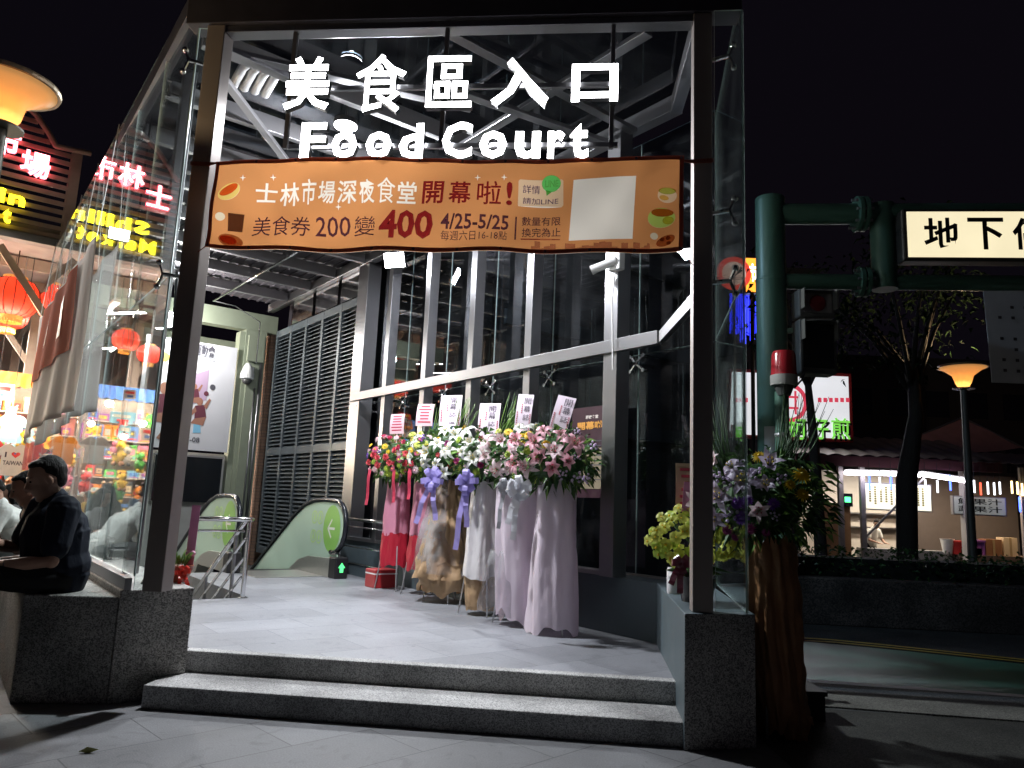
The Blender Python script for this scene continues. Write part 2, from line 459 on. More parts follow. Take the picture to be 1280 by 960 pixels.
cA = at_z(151, 738, 0.83); cA.z = 0
cB = at_z(243, 734.5, 0.83); cB.z = 0
cL = at_z(31, 743, 0.78); cL.z = 0
pA, pB, pL_ = (loc_in(A_PD, q) for q in (cA, cB, cL))
rB = V((1.27, 5.37, 0)); rF = at_z(944, 768, 0.9); rF.z = 0
prB, prF = loc_in(A_PD, rB), loc_in(A_PD, rF)
bend = V((5.75, 5.05, 0))

# landing slab with a granite nosing, one step below it
lf = lambda f, n: loc_in(A_PD, FN(f, n))
NF = 6.0
pts = [lf(-3.2, NF + 0.12), lf(0.78, NF + 0.12)]
land = MB()
LZ = 0.33
land.prism([(pts[0].x, pts[0].y), (pts[1].x, pts[1].y), (bend.x, bend.y), (5.78, 12.6), (3.3, 12.6), (3.3, 9.5), (1.70, 9.5)], 0.0, LZ)
tag(land.build('landing_floor', LANDING, frame=A_PD), kind='structure')
st = MB()
st.box(-3.2, 0.75, NF, NF + 0.118, 0.0, LZ + 0.003, GRANITE_L)
st.box(-3.22, 0.76, 5.53, NF - 0.002, 0.0, 0.168, GRANITE_L)
o = st.build('entrance_steps', None, frame=A_F)
bv = o.modifiers.new('bevel', 'BEVEL'); bv.width = 0.012; bv.segments = 2
tag(o, kind='structure')
# pit floor and walls under the stairs and the escalator
pit = MB()
pit.box(HP0 - 0.1, HP1 + 0.1, HD0 - 0.1, HD1 + 1, -3.3, -3.2)
pit.box(HP0 - 0.12, HP0, HD0, HD1, -3.2, -0.003)
pit.box(HP1, HP1 + 0.1, HD0, HD1, -3.2, -0.003)
pit.box(3.3, HP1, HD0, HD0 + 0.1, -3.2, -0.003)
tag(pit.build('stairwell_wall', mat('stairwell_paint', (0.5, 0.5, 0.48), 0.6), frame=A_PD), kind='structure')
stp = MB()
for i in range(14):
    stp.box(1.76, 3.29, 9.5 + i * 0.29, 9.5 + (i + 1) * 0.29 + 0.002 * i, -3.19, LZ - (i + 1) * 0.165)
tag(stp.build('stair_steps', GRANITE_L, frame=A_PD), kind='structure')

# the street on the far side: gutter strip, green lane, yellow lines, asphalt
def ribbon(name, A, B, m, z, thick=None):
    """a sheet between two polylines on the ground, in world metres"""
    mb = MB(); n = len(A)
    vs = [(*a, z) for a in A] + [(*b, z) for b in B]
    fs = [(i, i + 1, n + i + 1, n + i) for i in range(n - 1)]
    if thick:
        k = len(vs); vs += [(x, y, z - thick) for x, y, _ in vs]
        fs = [tuple(f) for f in fs] + [(k + i, k + n + i, k + n + i + 1, k + i + 1) for i in range(n - 1)]
        fs += [(i, k + i, k + i + 1, i + 1) for i in range(n - 1)] + [(n + i, n + i + 1, k + n + i + 1, k + n + i) for i in range(n - 1)]
    mb.add(vs, fs)
    return mb.build(name, m)
XS = [2.1, 2.9, 4.0, 5.0, 6.5, 9, 14, 30, 80]
def curve_y(y0, sl, bend_): return [(x, y0 + sl * (x - 3) + bend_ * max(0, x - 5) ** 1.5) for x in XS]
def shift(c, dy): return [(x, y + dy) for x, y in c]
edge = curve_y(7.66, -0.14, 0.0)
dk = [(2.0, -30), (2.0, 6.60)]
asph = MB()
asph.add([(1.9, 5.62, 0.004), (2.15, -30, 0.004), (120, -30, 0.004), (120, -5.5, 0.004), (4.5, 6.45, 0.004), (1.95, 6.75, 0.004)], [(0, 1, 2, 3, 4, 5)])
tag(asph.build('pavement', ASPHALT), kind='structure')
tag(ribbon('kerb', shift(edge, -1.0), shift(edge, -0.06), CONC, 0.016, 0.03), kind='structure')
tag(ribbon('road', shift(edge, -0.06), shift(edge, 40), ASPHALT, 0.008), kind='structure')
tag(ribbon('bike_lane', shift(edge, 0.06), [(2.1, 10.1), (2.9, 10.05), (4.0, 9.98), (5.0, 9.60), (6.5, 8.85), (9, 7.5), (14, 6.2), (30, 3.9), (80, -3)], GREENROAD, 0.012), kind='structure')
tag(ribbon('road_line', shift(edge, -0.058), shift(edge, 0.06), WHITEP, 0.016), kind='structure')
yl = [(3.6, 10.02), (4.3, 9.95), (4.86, 9.74), (5.5, 9.44), (6.15, 9.13), (7.5, 8.5), (9.5, 7.6)]
for dy in (0.0, 0.2):
    tag(ribbon('road_marking', shift(yl, dy), shift(yl, dy + 0.09), YELLOWP, 0.020), kind='structure')

# ------------------------------------------------------------------ plinths
t = T('granite_plinth', 'speckled granite plinth with a low seating ledge under the glass wall beside the steps', 'plinth', (pA.x, pA.y, 0), A_PD)
mb = MB(); mb.prism([(pA.x, pA.y), (pB.x, pB.y), (pB.x, 9.48), (pA.x, 9.48)], 0, 0.83)
o = t.part('plinth_block', mb, GRANITE); b_ = o.modifiers.new('bevel', 'BEVEL'); b_.width = 0.01; b_.segments = 2
mb = MB(); mb.prism([(pA.x - 0.004, pA.y + 0.012), (pA.x - 0.004, 17), (pL_.x, 17), (pL_.x, pL_.y)], 0, 0.78)
o = t.part('seat_ledge', mb, GRANITE); b_ = o.modifiers.new('bevel', 'BEVEL'); b_.width = 0.012; b_.segments = 2
t = T('granite_plinth', 'granite faced plinth with slate painted sides under the long window wall', 'plinth', (prB.x, prB.y, 0), A_PD)
mb = MB()
poly = [(prB.x, prB.y), (prF.x, prF.y), (6.2, 4.75), (6.2, 12.35), (5.75, 12.35), (5.75, 5.05)]
mb.prism(poly, 0, 0.9, PAINT_D)
mb.mats.append(GRANITE); mb.m[2] = 1
o = t.part('plinth_block', mb); b_ = o.modifiers.new('bevel', 'BEVEL'); b_.width = 0.008; b_.segments = 2

# ------------------------------------------------------------------ the glass and steel entrance pavilion
PV = T('entrance_pavilion', 'tall stainless steel and glass entrance hall at the top of the steps', 'pavilion', (3.2, 6.0, 0), A_PD)
EZ = 5.87
def fp(f, n, z): q = loc_in(A_PD, FN(f, n, z)); return q
def fbox(name, f0, f1, n0, n1, z0, z1, m, bev=0.006, label=None):
    mb = MB()
    pts = [fp(f0, n0, 0), fp(f1, n0, 0), fp(f1, n1, 0), fp(f0, n1, 0)]
    mb.prism([(q.x, q.y) for q in pts], z0, z1)
    o = PV.part(name, mb, m, label=label)
    b = o.modifiers.new('bevel', 'BEVEL'); b.width = bev; b.segments = 2
    return o
def pbox(name, p0, p1, d0, d1, z0, z1, m, bev=0.005):
    mb = MB(); mb.box(p0, p1, d0, d1, z0, z1)
    o = PV.part(name, mb, m)
    if bev: b = o.modifiers.new('bevel', 'BEVEL'); b.width = bev; b.segments = 2
    return o
def pbar(name, a, b, wd, ht, m, bev=0.004):
    mb = MB(); mb.bar(a, b, wd, ht)
    o = PV.part(name, mb, m)
    if bev: q = o.modifiers.new('bevel', 'BEVEL'); q.width = bev; q.segments = 2
    return o
fbox('post', -3.335, -3.175, 5.56, 5.72, 0.832, 5.578, STEEL_P)
fbox('post', 0.785, 0.93, 5.55, 5.70, 0.902, 5.578, STEEL_P)
fbox('header_beam', -3.52, 1.16, 5.53, 5.73, 5.58, 5.92, DARKSTEEL)
fbox('header_trim', -3.17, 0.782, 5.575, 5.70, 5.52, 5.578, STEEL)
# side beams, eaves and the return on the street corner
hL = fp(-3.40, 5.62, 0)
pbar('eave_beam', (hL.x - 0.02, hL.y + 0.12, 5.98), (1.45, 17.2, 5.98), 0.12, 0.2, DARKSTEEL)
cR = fp(0.86, 5.70, 0)
pbar('eave_beam', (cR.x, cR.y, 5.60), (5.85, 4.93, EZ + 0.06), 0.12, 0.16, STEEL)
pbar('eave_beam', (5.85, 4.90, EZ + 0.08), (5.85, 17.2, EZ + 0.08), 0.14, 0.18, STEEL)
MULL = [10.94, 9.70, 8.45, 7.17]
for d in MULL:
    pbox('mullion', 5.70, 5.86, d - 0.065, d + 0.065, 0.902, EZ - 0.012, STEEL)
pbox('mullion', 5.66, 5.86, 5.57, 5.77, 0.902, EZ - 0.012, STEEL)
pbox('mullion', 5.80, 6.06, 12.02, 12.42, LZ, EZ - 0.012, STEEL)
RZ = 3.34
pbar('rail', (5.66, 4.97, RZ), (5.66, 12.03, RZ), 0.075, 0.14, STEEL)
c2 = fp(0.93, 5.72, 0)
pbar('rail', (5.67, 4.95, RZ), (c2.x, c2.y, RZ + 0.02), 0.06, 0.12, STEEL)
# left wall posts
MULLL = [7.72, 8.98, 10.24, 11.5, 12.76, 14.02, 15.28, 16.5]
for d in MULLL[1:]:
    mb = MB(); mb.tube([(1.46, d, 0.8 if d < 9.48 else 0.0), (1.46, d, 5.86)], 0.011, seg=6); PV.part('tension_rod', mb, CHROME, smooth=True)
for d in MULLL[:1]:
    pbox('mullion', 1.50, 1.62, d - 0.06, d + 0.06, 0.832 if d < 9.48 else 0.0, 5.855, STEEL)
# roof: purlins across, diagonal wind braces, deck behind and glass in front
for d in [7.2, 8.45, 9.7, 10.94, 12.2, 13.45, 14.7, 15.95]:
    p0 = 1.53
    pbar('purlin', (p0, d, 5.97), (5.77, d, 5.97), 0.09, 0.20, STEEL_D)
k = (5.84 - HC) / (5.2 - HC)
def sc2(x, y): q = loc_in(A_PD, V((x * k, y * k, 0))); return V((q.x, q.y, 5.83))
BR = [((-0.80, 5.10), (1.07, 6.67)), ((0.92, 5.12), (-0.75, 7.25)), ((-0.85, 5.85), (0.95, 6.90)), ((-2.36, 5.55), (-0.47, 6.24)), ((-2.45, 5.40), (-1.99, 5.85))]
for i, (a, b) in enumerate(BR):
    A = sc2(*a); B = sc2(*b); A.z = B.z = 5.83 - i * 0.03
    pbar('brace', A, B, 0.11, 0.05, STEEL)
pbar('brace', (1.62, 7.3, 5.84), (3.6, 9.6, 5.84), 0.09, 0.05, STEEL_D)
pbar('brace', (3.6, 8.55, 5.80), (5.7, 10.8, 5.80), 0.09, 0.05, STEEL_D)
pbar('brace', (5.7, 8.55, 5.76), (3.6, 10.8, 5.76), 0.09, 0.05, STEEL_D)
hl2 = fp(-3.3, 5.74, 0); hr2 = fp(0.9, 5.74, 0)
mb = MB(); mb.sheet([(hl2.x, hl2.y, 6.12), (hr2.x, hr2.y, 6.12), (5.95, 4.95, 6.12), (5.95, 9.68, 6.12), (1.40, 9.68, 6.12)], 0.02)
PV.part('roof_glass', mb, GLASS_T)
mb = MB(); mb.box(1.38, 5.95, 9.70, 17.25, 6.10, 6.16)
for i in range(22): mb.box(1.4 + i * 0.205, 1.4 + i * 0.205 + 0.05, 9.71, 17.24, 6.075, 6.099)
PV.part('roof_deck', mb, ROOFDECK)
# steel infill above the louvres
for d0, d1 in ((12.44, 13.38), (13.52, 14.62), (14.78, 15.88)):
    pbox('infill_panel', 5.90, 5.93, d0, d1, 5.36, EZ - 0.02, CHROME, 0)
# glass
def pane(p, d0, d1, z0, z1, m=GLASS, th=0.012):
    mb = MB(); mb.box(p - th / 2, p + th / 2, d0 + 0.006, d1 - 0.006, z0 + 0.006, z1 - 0.006, m)
    ge = mb.mi(GEDGE)
    for i in (0, 1, 2, 3): mb.m[i] = ge
    return PV.part('glass_panel', mb)
gx0 = loc_in(A_PD, FN(-3.60, 5.62, 0))
GL = 1.33
LE = [6.42, 7.72, 8.98, 10.24, 11.5, 12.76, 14.02, 15.28, 16.9]
for a, b in zip(LE[:-1], LE[1:]):
    pane(GL, a, b, 0.93, RZ); pane(GL, a, b, RZ, 6.17)
RE = [4.62, 5.67, 7.17, 8.45, 9.70, 10.94, 12.2]
for a, b in zip(RE[:-1], RE[1:]):
    pane(6.12, a, b, 0.92, RZ - 0.02, GLASS_S); pane(6.12, a, b, RZ - 0.02, EZ, GLASS_S)
def pane2(a, b, z0, z1):
    a = V((a.x, a.y, 0)); b = V((b.x, b.y, 0))
    mb = MB(); mb.bar((a.x, a.y, (z0 + z1) / 2), (b.x, b.y, (z0 + z1) / 2), 0.012, z1 - z0, GLASS)
    ge = mb.mi(GEDGE)
    for i in (0, 1, 2, 4): mb.m[i] = ge
    return PV.part('glass_panel', mb)
gr0 = fp(0.94, 5.52, 0); gr1 = fp(1.165, 5.52, 0)
pane2(gr0, gr1, 0.92, RZ); pane2(gr0, gr1, RZ + 0.01, 5.57)
pane2(gr1 + V((0.01, 0.02, 0)), V((6.115, 4.61, 0)), 0.92, RZ); pane2(gr1 + V((0.01, 0.02, 0)), V((6.115, 4.61, 0)), RZ + 0.01, 5.8)
gl1 = fp(-3.345, 5.60, 0)
pane2(V((GL + 0.005, 6.415, 0)), gl1, 0.84, RZ); pane2(V((GL + 0.005, 6.415, 0)), gl1, RZ + 0.01, 5.57)
# sill channels under the glass
pbar('sill_channel', (GL - 0.03, 6.45, 0.875), (GL - 0.03, 16.9, 0.875), 0.05, 0.09, STEEL_D, 0)
pbar('sill_channel', (6.12, 4.66, 0.912), (6.12, 12.2, 0.912), 0.05, 0.02, STEEL_D, 0)
pbar('sill_channel', (5.73, 5.80, 0.93), (5.73, 12.0, 0.93), 0.05, 0.05, STEEL_D, 0)
# spider brackets that hold the glass
def spider(P, side, gp):
    """P: where the arm leaves the steel; gp: p of the glass"""
    mb = MB(); P = V(P)
    h = V((gp - 0.05 * side, P.y, P.z))
    mb.tube([P, h], 0.018, seg=8); mb.ball(h, 0.03, seg=8, rings=5)
    for dy, dz in ((1, 1), (1, -1), (-1, 1), (-1, -1)):
        e = h + V((0.015 * side, dy * 0.10, dz * 0.085))
        mb.tube([h, e], [0.016, 0.011], seg=6)
        mb.tube([e - V((0.012 * side, 0, 0)), e + V((0.030 * side, 0, 0))], 0.024, seg=10)
    return PV.part('bracket', mb, CHROME, smooth=True, angle=R(40))
for d in MULL + [5.67]:
    spider((5.80, d, RZ - 0.12), 1, 6.12)
spider((5.80, 12.1, RZ - 0.12), 1, 6.12)
for d in MULLL[:6]:
    for z in (RZ, 5.55, 1.05): spider((1.47 if d > 8 else 1.55, d, z), -1, GL)
for P_ in (fp(0.94, 5.62, 5.2), fp(0.94, 5.62, 3.9), fp(0.94, 5.62, RZ), fp(-3.34, 5.64, 5.25), fp(-3.34, 5.64, RZ)):
    mb = MB(); s_ = 1 if P_.x > 3 else -1
    q = loc_in(A_PD, FN(1.06 if s_ > 0 else -3.47, 5.56, P_.z)) if True else None
    mb.tube([P_, q], 0.018, seg=8)
    for dz in (0.1, -0.1):
        e = q + V((0, 0, dz)) + (gr1 - gr0).normalized() * 0.04 * s_
        mb.tube([q, e], 0.013, seg=6); mb.ball(e, 0.028, seg=8, rings=5)
    PV.part('bracket', mb, CHROME, smooth=True, angle=R(40))
# grey flexible ducts and a light pipe under the roof
for i in range(4):
    pts_ = [loc_in(A_PD, at_z(x + i * 13, y + i * 4, z)) for x, y, z in ((292, 106, 6.0), (304, 84, 6.02), (313, 77, 6.03), (330, 79, 6.04))]
    mb = MB(); mb.tube(pts_, 0.05, seg=12)
    PV.part('duct', mb, mat('duct_foil', (0.55, 0.55, 0.56), 0.45, 0.3, 0.1), smooth=True)
a = loc_in(A_PD, at_z(267, 376, 5.72)); b = loc_in(A_PD, at_z(372, 315, 5.72))
mb = MB(); mb.tube([a, b], 0.022, seg=8); mb.tube([a, a + V((0.5, 0.1, 0)), a + V((1.1, 0.15, -0.25)), a + V((1.1, 0.15, -1.2))], 0.012, seg=6)
PV.part('conduit', mb, CHROME, smooth=True)
# drain hose at the foot of the post
q = [at_z(158, 741, 0.86), at_z(175, 738, 0.87), at_z(188, 720, 0.93), at_z(193, 690, 1.2), at_z(205, 560, 2.3), at_z(218, 420, 3.5)]
q = [loc_in(A_PD, at_n(x, y, n)) for x, y, n in ((160, 737, 5.95), (176, 733, 6.0), (187, 715, 6.05), (192, 680, 6.08), (203, 560, 6.08), (217, 420, 6.08), (222, 340, 6.08))]
mb = MB(); mb.tube(q, 0.017, seg=8)
PV.part('hose', mb, BLACK, smooth=True)

# ------------------------------------------------------------------ louvre wall
t = T('louvre_wall', 'dark grey metal louvre wall rising behind the escalator', 'louvre wall', (5.98, 12.45, LZ), A_PD)
LM = mat('louvre_paint', (0.095, 0.115, 0.13), 0.42, 0.2, 0.1, 3)
D0, D1, ZT = 12.46, 16.75, 5.34
mb = MB()
for z0, z1 in ((LZ, LZ + 0.12), (2.46, 2.60), (ZT - 0.16, ZT)): mb.box(5.90, 6.04, D0, D1, z0, z1)
bays = [D0 + (D1 - D0) * i / 5 for i in range(6)]
for d in bays: mb.box(5.895, 6.045, d - 0.05, d + 0.05, LZ, ZT + 0.002)
t.part('frame', mb, LM)
for i in range(5):
    for z0, z1 in ((LZ + 0.12, 2.46), (2.60, ZT - 0.16)):
        mb = MB(); n = int((z1 - z0) / 0.082)
        for j in range(n):
            z = z0 + (j + 0.5) * (z1 - z0) / n
            mb.add([(5.915, bays[i] + 0.05, z - 0.030), (5.915, bays[i + 1] - 0.05, z - 0.030), (6.01, bays[i + 1] - 0.05, z + 0.030), (6.01, bays[i] + 0.05, z + 0.030),
                    (5.915, bays[i] + 0.05, z - 0.044), (5.915, bays[i + 1] - 0.05, z - 0.044), (6.01, bays[i + 1] - 0.05, z + 0.016), (6.01, bays[i] + 0.05, z + 0.016)],
                   [(0, 3, 2, 1), (4, 5, 6, 7), (0, 1, 5, 4), (3, 7, 6, 2)])
        t.part('louvre_bay', mb, LM)
mb = MB(); mb.box(6.02, 6.06, D0, D1, LZ, ZT - 0.02)
t.part('backing', mb, BLACK)

# ------------------------------------------------------------------ end wall with green column, brick, partition
t = T('end_wall', 'pale green beam and columns at the far end of the passage', 'wall', (3.5, 17.3, 0), A_PD)
mb = MB(); mb.box(1.5, 6.05, 17.2, 17.5, 5.36, 5.78); t.part('beam', mb, TRIMGREEN)
mb = MB(); mb.box(5.32, 5.80, 17.15, 17.6, 0, 5.358)
mb.box(5.40, 5.66, 17.08, 17.148, 0.0, 5.0); mb.box(5.20, 5.318, 17.2, 17.5, 0, 5.30)
t.part('column', mb, TRIMGREEN)
mb = MB(); mb.box(5.35, 5.72, 17.0, 17.078, 4.6, 5.2); t.part('junction_box', mb, TRIMGREEN)
mb = MB(); mb.tube([(5.70, 17.06, 4.6), (5.70, 17.06, 0.2)], 0.03, seg=8); mb.tube([(5.60, 17.06, 4.0), (5.60, 17.06, 0.2)], 0.02, seg=8); t.part('pipe', mb, STEEL, smooth=True)
mb = MB(); mb.box(5.95, 6.6, 17.3, 17.6, 0, 5.358); t.part('brick_pier', mb, BRICK2)
mb = MB(); mb.box(1.5, 5.20, 17.42, 17.5, -3, 2.45); t.part('lower_wall', mb, mat('white_panel', (0.55, 0.56, 0.54), 0.5))
mb = MB()
for d in (18.6, 20.2): mb.box(1.6, 5.8, d, d + 0.16, 5.0, 5.3)
mb.bar((2.0, 17.8, 5.3), (5.0, 20.5, 5.5), 0.2, 0.25)
t.part('back_beam', mb, TRIMGREEN)

# ------------------------------------------------------------------ brick building behind the window wall
t = T('brick_building', 'brown brick building with a dark glazed hall beside the passage', 'building', (8.4, 8.6, 0), A_PD)
mb = MB(); mb.box(6.25, 10.4, 8.5, 8.74, 0, 6.6); t.part('wall', mb, BRICK)
mb = MB()
for z in (2.75, 4.2, 5.6): mb.box(6.30, 10.42, 8.44, 8.498, z, z + 0.22)
t.part('band', mb, mat('band_stone', (0.17, 0.13, 0.10), 0.7))
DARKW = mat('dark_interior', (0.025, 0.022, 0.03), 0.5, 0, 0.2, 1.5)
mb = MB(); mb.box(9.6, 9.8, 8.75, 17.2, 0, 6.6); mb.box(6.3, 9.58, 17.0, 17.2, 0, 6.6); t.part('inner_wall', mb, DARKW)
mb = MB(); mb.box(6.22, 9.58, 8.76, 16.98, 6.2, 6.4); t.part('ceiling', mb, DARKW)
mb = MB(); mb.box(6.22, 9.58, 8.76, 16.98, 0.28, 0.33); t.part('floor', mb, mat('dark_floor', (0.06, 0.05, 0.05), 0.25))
mb = MB(); mb.box(6.24, 10.5, 8.40, 17.3, 6.62, 6.9); t.part('roof', mb, mat('roof_slab', (0.06, 0.06, 0.065), 0.8))
for i, d in enumerate((9.4, 10.9, 12.4)):
    mb = MB(); mb.box(8.6, 8.9, d, d + 0.12, 0.33, 6.2); t.part('pillar', mb, STEEL_D)

# ------------------------------------------------------------------ lit sign letters over the entrance
LET = emis('lit_letter_face', (1.0, 0.99, 1.0), 15.0)
LSIDE = mat('letter_return', (0.10, 0.10, 0.105), 0.4, 0.3, 0.05)
LBACK = emis('letter_back_added_glow', (0.95, 0.96, 1.0), 7.0)  # glow added to the letter backs to brighten the roof purlins
FX = V((math.cos(A_F), math.sin(A_F), 0)); FZ = V((0, 0, 1))
NS = 5.52                                     # distance of the letters' face
t = T('illuminated_sign', 'glowing white lettered sign hung from the header above the orange banner', 'sign', (-1.0, NS + 0.1, 5.5), A_F)
def ff(x, y, n): return loc_in(A_F, at_n(x, y, n))
def letter(ch, x0, y0, x1, y1, bold, name='sign_letter'):
    a = ff(x0, y1, NS); b = ff(x1, y0, NS)
    mb = MB(); mb.text(ch, (a.x, NS + 0.045, a.z), (1, 0, 0), (0, 0, 1), w=b.x - a.x, h=b.z - a.z, m=LET, depth=0.06, bold=bold, side=LSIDE, back=LBACK)
    t.part(name, mb)
for ch, x0, y0, x1, y1 in (('美', 352, 69, 415, 136), ('食', 441, 66, 509, 139), ('區', 531, 68, 592, 133), ('入', 613, 70, 687, 131), ('口', 714, 78, 773, 126)):
    letter(ch, x0, y0, x1, y1, 0.006 if ch == '食' else 0.012 if ch == '區' else 0.020 if ch == '美' else 0.030)
for ch, x0, y0, x1, y1 in (('F', 373, 152, 408, 196), ('o', 412, 163, 447, 197), ('o', 455, 163, 490, 197), ('d', 497, 153, 530, 197), ('C', 551, 151, 591, 197),
                          ('o', 598, 162, 634, 197), ('u', 643, 163, 676, 197), ('r', 684, 162, 706, 197), ('t', 712, 153, 736, 197)):
    letter(ch, x0, y0, x1, y1, 0.026)
for x in (371, 560, 767):
    a = ff(x, 36, NS + 0.09); b = ff(x - (8 if x < 600 else 0), 186, NS + 0.09)
    mb = MB(); mb.bar((a.x, NS + 0.09, a.z + 0.08), (a.x, NS + 0.09, b.z), 0.035, 0.035); t.part('hanger', mb, STEEL_D)
    mb = MB(); mb.bar((a.x - 0.09, NS + 0.09, a.z + 0.10), (a.x + 0.09, NS + 0.09, a.z + 0.10), 0.07, 0.02); t.part('hanger_plate', mb, STEEL_D)
for y in (112, 184):
    a = ff(358, y, NS + 0.12); b = ff(772, y, NS + 0.12)
    mb = MB(); mb.bar((a.x, NS + 0.12, a.z), (b.x, NS + 0.12, a.z), 0.03, 0.04); t.part('hanger_rail', mb, STEEL)

# ------------------------------------------------------------------ orange banner
NB = 5.50
BF0, BF1 = -3.10, 0.70                         # along the front
BZ0, BZ1 = 3.555, 4.30
def bx(x, y):                                  # a point of the banner, metres in the front frame
    q = ff(x, y, NB); return q.x, q.z
def bwave(p, off=0.0):
    u = (p.x - BF0) / (BF1 - BF0); v = (p.z - BZ0) / (BZ1 - BZ0)
    tight = min(1, 4 * min(v, 1 - v) + 0.12)
    y = NB + 0.034 * math.sin(9 * u + 2.0 * v) + 0.010 * math.sin(47 * u + 9 * v) * (1 - v) * tight + 0.016 * math.sin(23 * u - 5 * v + 1) * tight
    y += 0.03 * math.exp(-((u - 0.10 - (1 - v) * 0.16) / 0.035) ** 2) * v * (1 - v) * 4 + 0.02 * math.exp(-((u - 0.93 + (1 - v) * 0.10) / 0.03) ** 2) * v
    sag = (-0.034 * math.sin(PI * u) - 0.010 * math.sin(9 * PI * u)) * (1 - v) + 0.008 * math.sin(PI * 7 * u) ** 2 * v
    return V((p.x, y - off, p.z + sag))
t = T('banner', 'orange printed banner with food pictures tied across the entrance under the lit letters', 'banner', (-1.2, NB, BZ0), A_F)
PVC = mat('banner_white_pvc', (0.76, 0.70, 0.60), 0.5, 0, 0.03, 2, trans=0.38)
HEM = mat('banner_hem', (0.22, 0.05, 0.03), 0.6, 0, 0.1, trans=0.15)
mb = MB()
mb.grid(lambda u, v: bwave(V((BF0 + (BF1 - BF0) * u, 0, BZ0 + (BZ1 - BZ0) * v))), 110, 24, PVC)
o = t.part('cloth', mb, smooth=True)
mb = MB()
hw = 0.032
mb.grid(lambda u, v: bwave(V((BF0 + (BF1 - BF0) * u, 0, BZ1 - hw + hw * v)), 0.012), 110, 1, HEM)
mb.grid(lambda u, v: bwave(V((BF0 + (BF1 - BF0) * u, 0, BZ0 + hw * v)), 0.012), 110, 1, HEM)
mb.grid(lambda u, v: bwave(V((BF0 + hw * u, 0, BZ0 + hw + (BZ1 - BZ0 - 2 * hw) * v)), 0.012), 1, 20, HEM)
mb.grid(lambda u, v: bwave(V((BF1 - hw + hw * u, 0, BZ0 + hw + (BZ1 - BZ0 - 2 * hw) * v)), 0.012), 1, 20, HEM)
t.part('hem', mb, smooth=True)
def ink(name, c, body=0.12):
    """printing ink on the backlit cloth: a colour filter with a little body"""
    m = bpy.data.materials.new('ink_' + name); m.use_nodes = True; n = m.node_tree.nodes; L = m.node_tree.links
    n.remove(n['Principled BSDF'])
    tr = n.new('ShaderNodeBsdfTransparent'); tr.inputs[0].default_value = tuple(c) + (1,)
    df = n.new('ShaderNodeBsdfDiffuse'); df.inputs[0].default_value = tuple(x * .8 for x in c) + (1,)
    mx = n.new('ShaderNodeMixShader'); mx.inputs[0].default_value = body
    L.new(tr.outputs[0], mx.inputs[1]); L.new(df.outputs[0], mx.inputs[2]); L.new(mx.outputs[0], n['Material Output'].inputs[0])
    return m
INK = {k: ink(k, c) for k, c in dict(orange=(0.80, 0.37, 0.15), red=(0.42, 0.06, 0.16), purple=(0.16, 0.10, 0.36), green=(0.16, 0.70, 0.18), white=(.95, .88, .72),
       cream=(0.95, 0.72, 0.52), dark=(0.15, 0.10, 0.10), sky=(0.72, 0.55, 0.62), brown=(0.50, 0.26, 0.16), leaf=(0.55, 0.75, 0.18), yellow=(0.95, 0.72, 0.22), tomato=(0.80, 0.16, 0.08)).items()}
HOLES = []                                     # outlines where the orange ground is left unprinted
def loops_of(vs, fs):
    cnt = {}
    for f in fs:
        for i in range(len(f)):
            cnt[(f[i], f[(i + 1) % len(f)])] = 1
    nxt = {a_: b_ for (a_, b_) in cnt if (b_, a_) not in cnt}
    out = []
    while nxt:
        k0 = next(iter(nxt)); k1 = nxt.pop(k0); lp = [k0]
        while k1 != k0 and k1 in nxt:
            lp.append(k1); k1 = nxt.pop(k1)
        if len(lp) > 2: out.append([vs[i] for i in lp])
    return out
def bhole_text(s, x0, y0, x1, y1, bold):
    xa, za = bx(x0, y1); xb, zb = bx(x1, y0)
    vs, fs = text_mesh(s, bold, False)
    # merge doubled points so that outlines close
    idx = {}; rep = []
    for q in vs: rep.append(idx.setdefault((round(q[0], 4), round(q[1], 4)), len(idx)))
    uv = list(idx.keys()); fs = [[rep[i] for i in f] for f in fs]
    ax = min(q[0] for q in uv); bx_ = max(q[0] for q in uv); ay = min(q[1] for q in uv); by = max(q[1] for q in uv)
    for lp in loops_of(uv, fs): HOLES.append([(xa + (q[0] - ax) / (bx_ - ax) * (xb - xa), za + (q[1] - ay) / (by - ay) * (zb - za)) for q in lp])
def bhole(px): HOLES.append([bx(x, y) for x, y in px])
def btext(s, x0, y0, x1, y1, ink, bold=0.0, off=0.006, name='printed_text'):
    xa, za = bx(x0, y1); xb, zb = bx(x1, y0)
    mb = MB(); mb.text(s, (xa, 0, za), (1, 0, 0), (0, 0, 1), w=xb - xa, h=zb - za, m=INK[ink], bold=bold, warp=lambda p: bwave(p, off))
    return t.part(name, mb)
def bshape(px, ink, off=0.005, name='printed_picture', mb=None):
    own = mb is None
    if own: mb = MB()
    vs = []
    for x, y in px:
        a, b = bx(x, y); vs.append(bwave(V((a, 0, b)), off))
    mb.add(vs, [tuple(range(len(vs)))[::-1]], INK[ink])
    if own: return t.part(name, mb)
def ell(cx, cy, rx, ry, rot=0, n=20):
    return [(cx + rx * math.cos(a) * math.cos(rot) - ry * math.sin(a) * math.sin(rot), cy + rx * math.cos(a) * math.sin(rot) + ry * math.sin(a) * math.cos(rot)) for a in [2 * PI * i / n for i in range(n)]]
xs = [317, 346, 375, 398, 423, 450, 472, 497, 523]
for i, ch in enumerate('士林市場深夜食堂'):
    hy = 3 if ch in '食市' else 0
    bhole_text(ch, xs[i], 227 - hy, xs[i + 1] - 1, 254 if ch != '士' else 250, 0.0 if ch == '食' else 0.014)
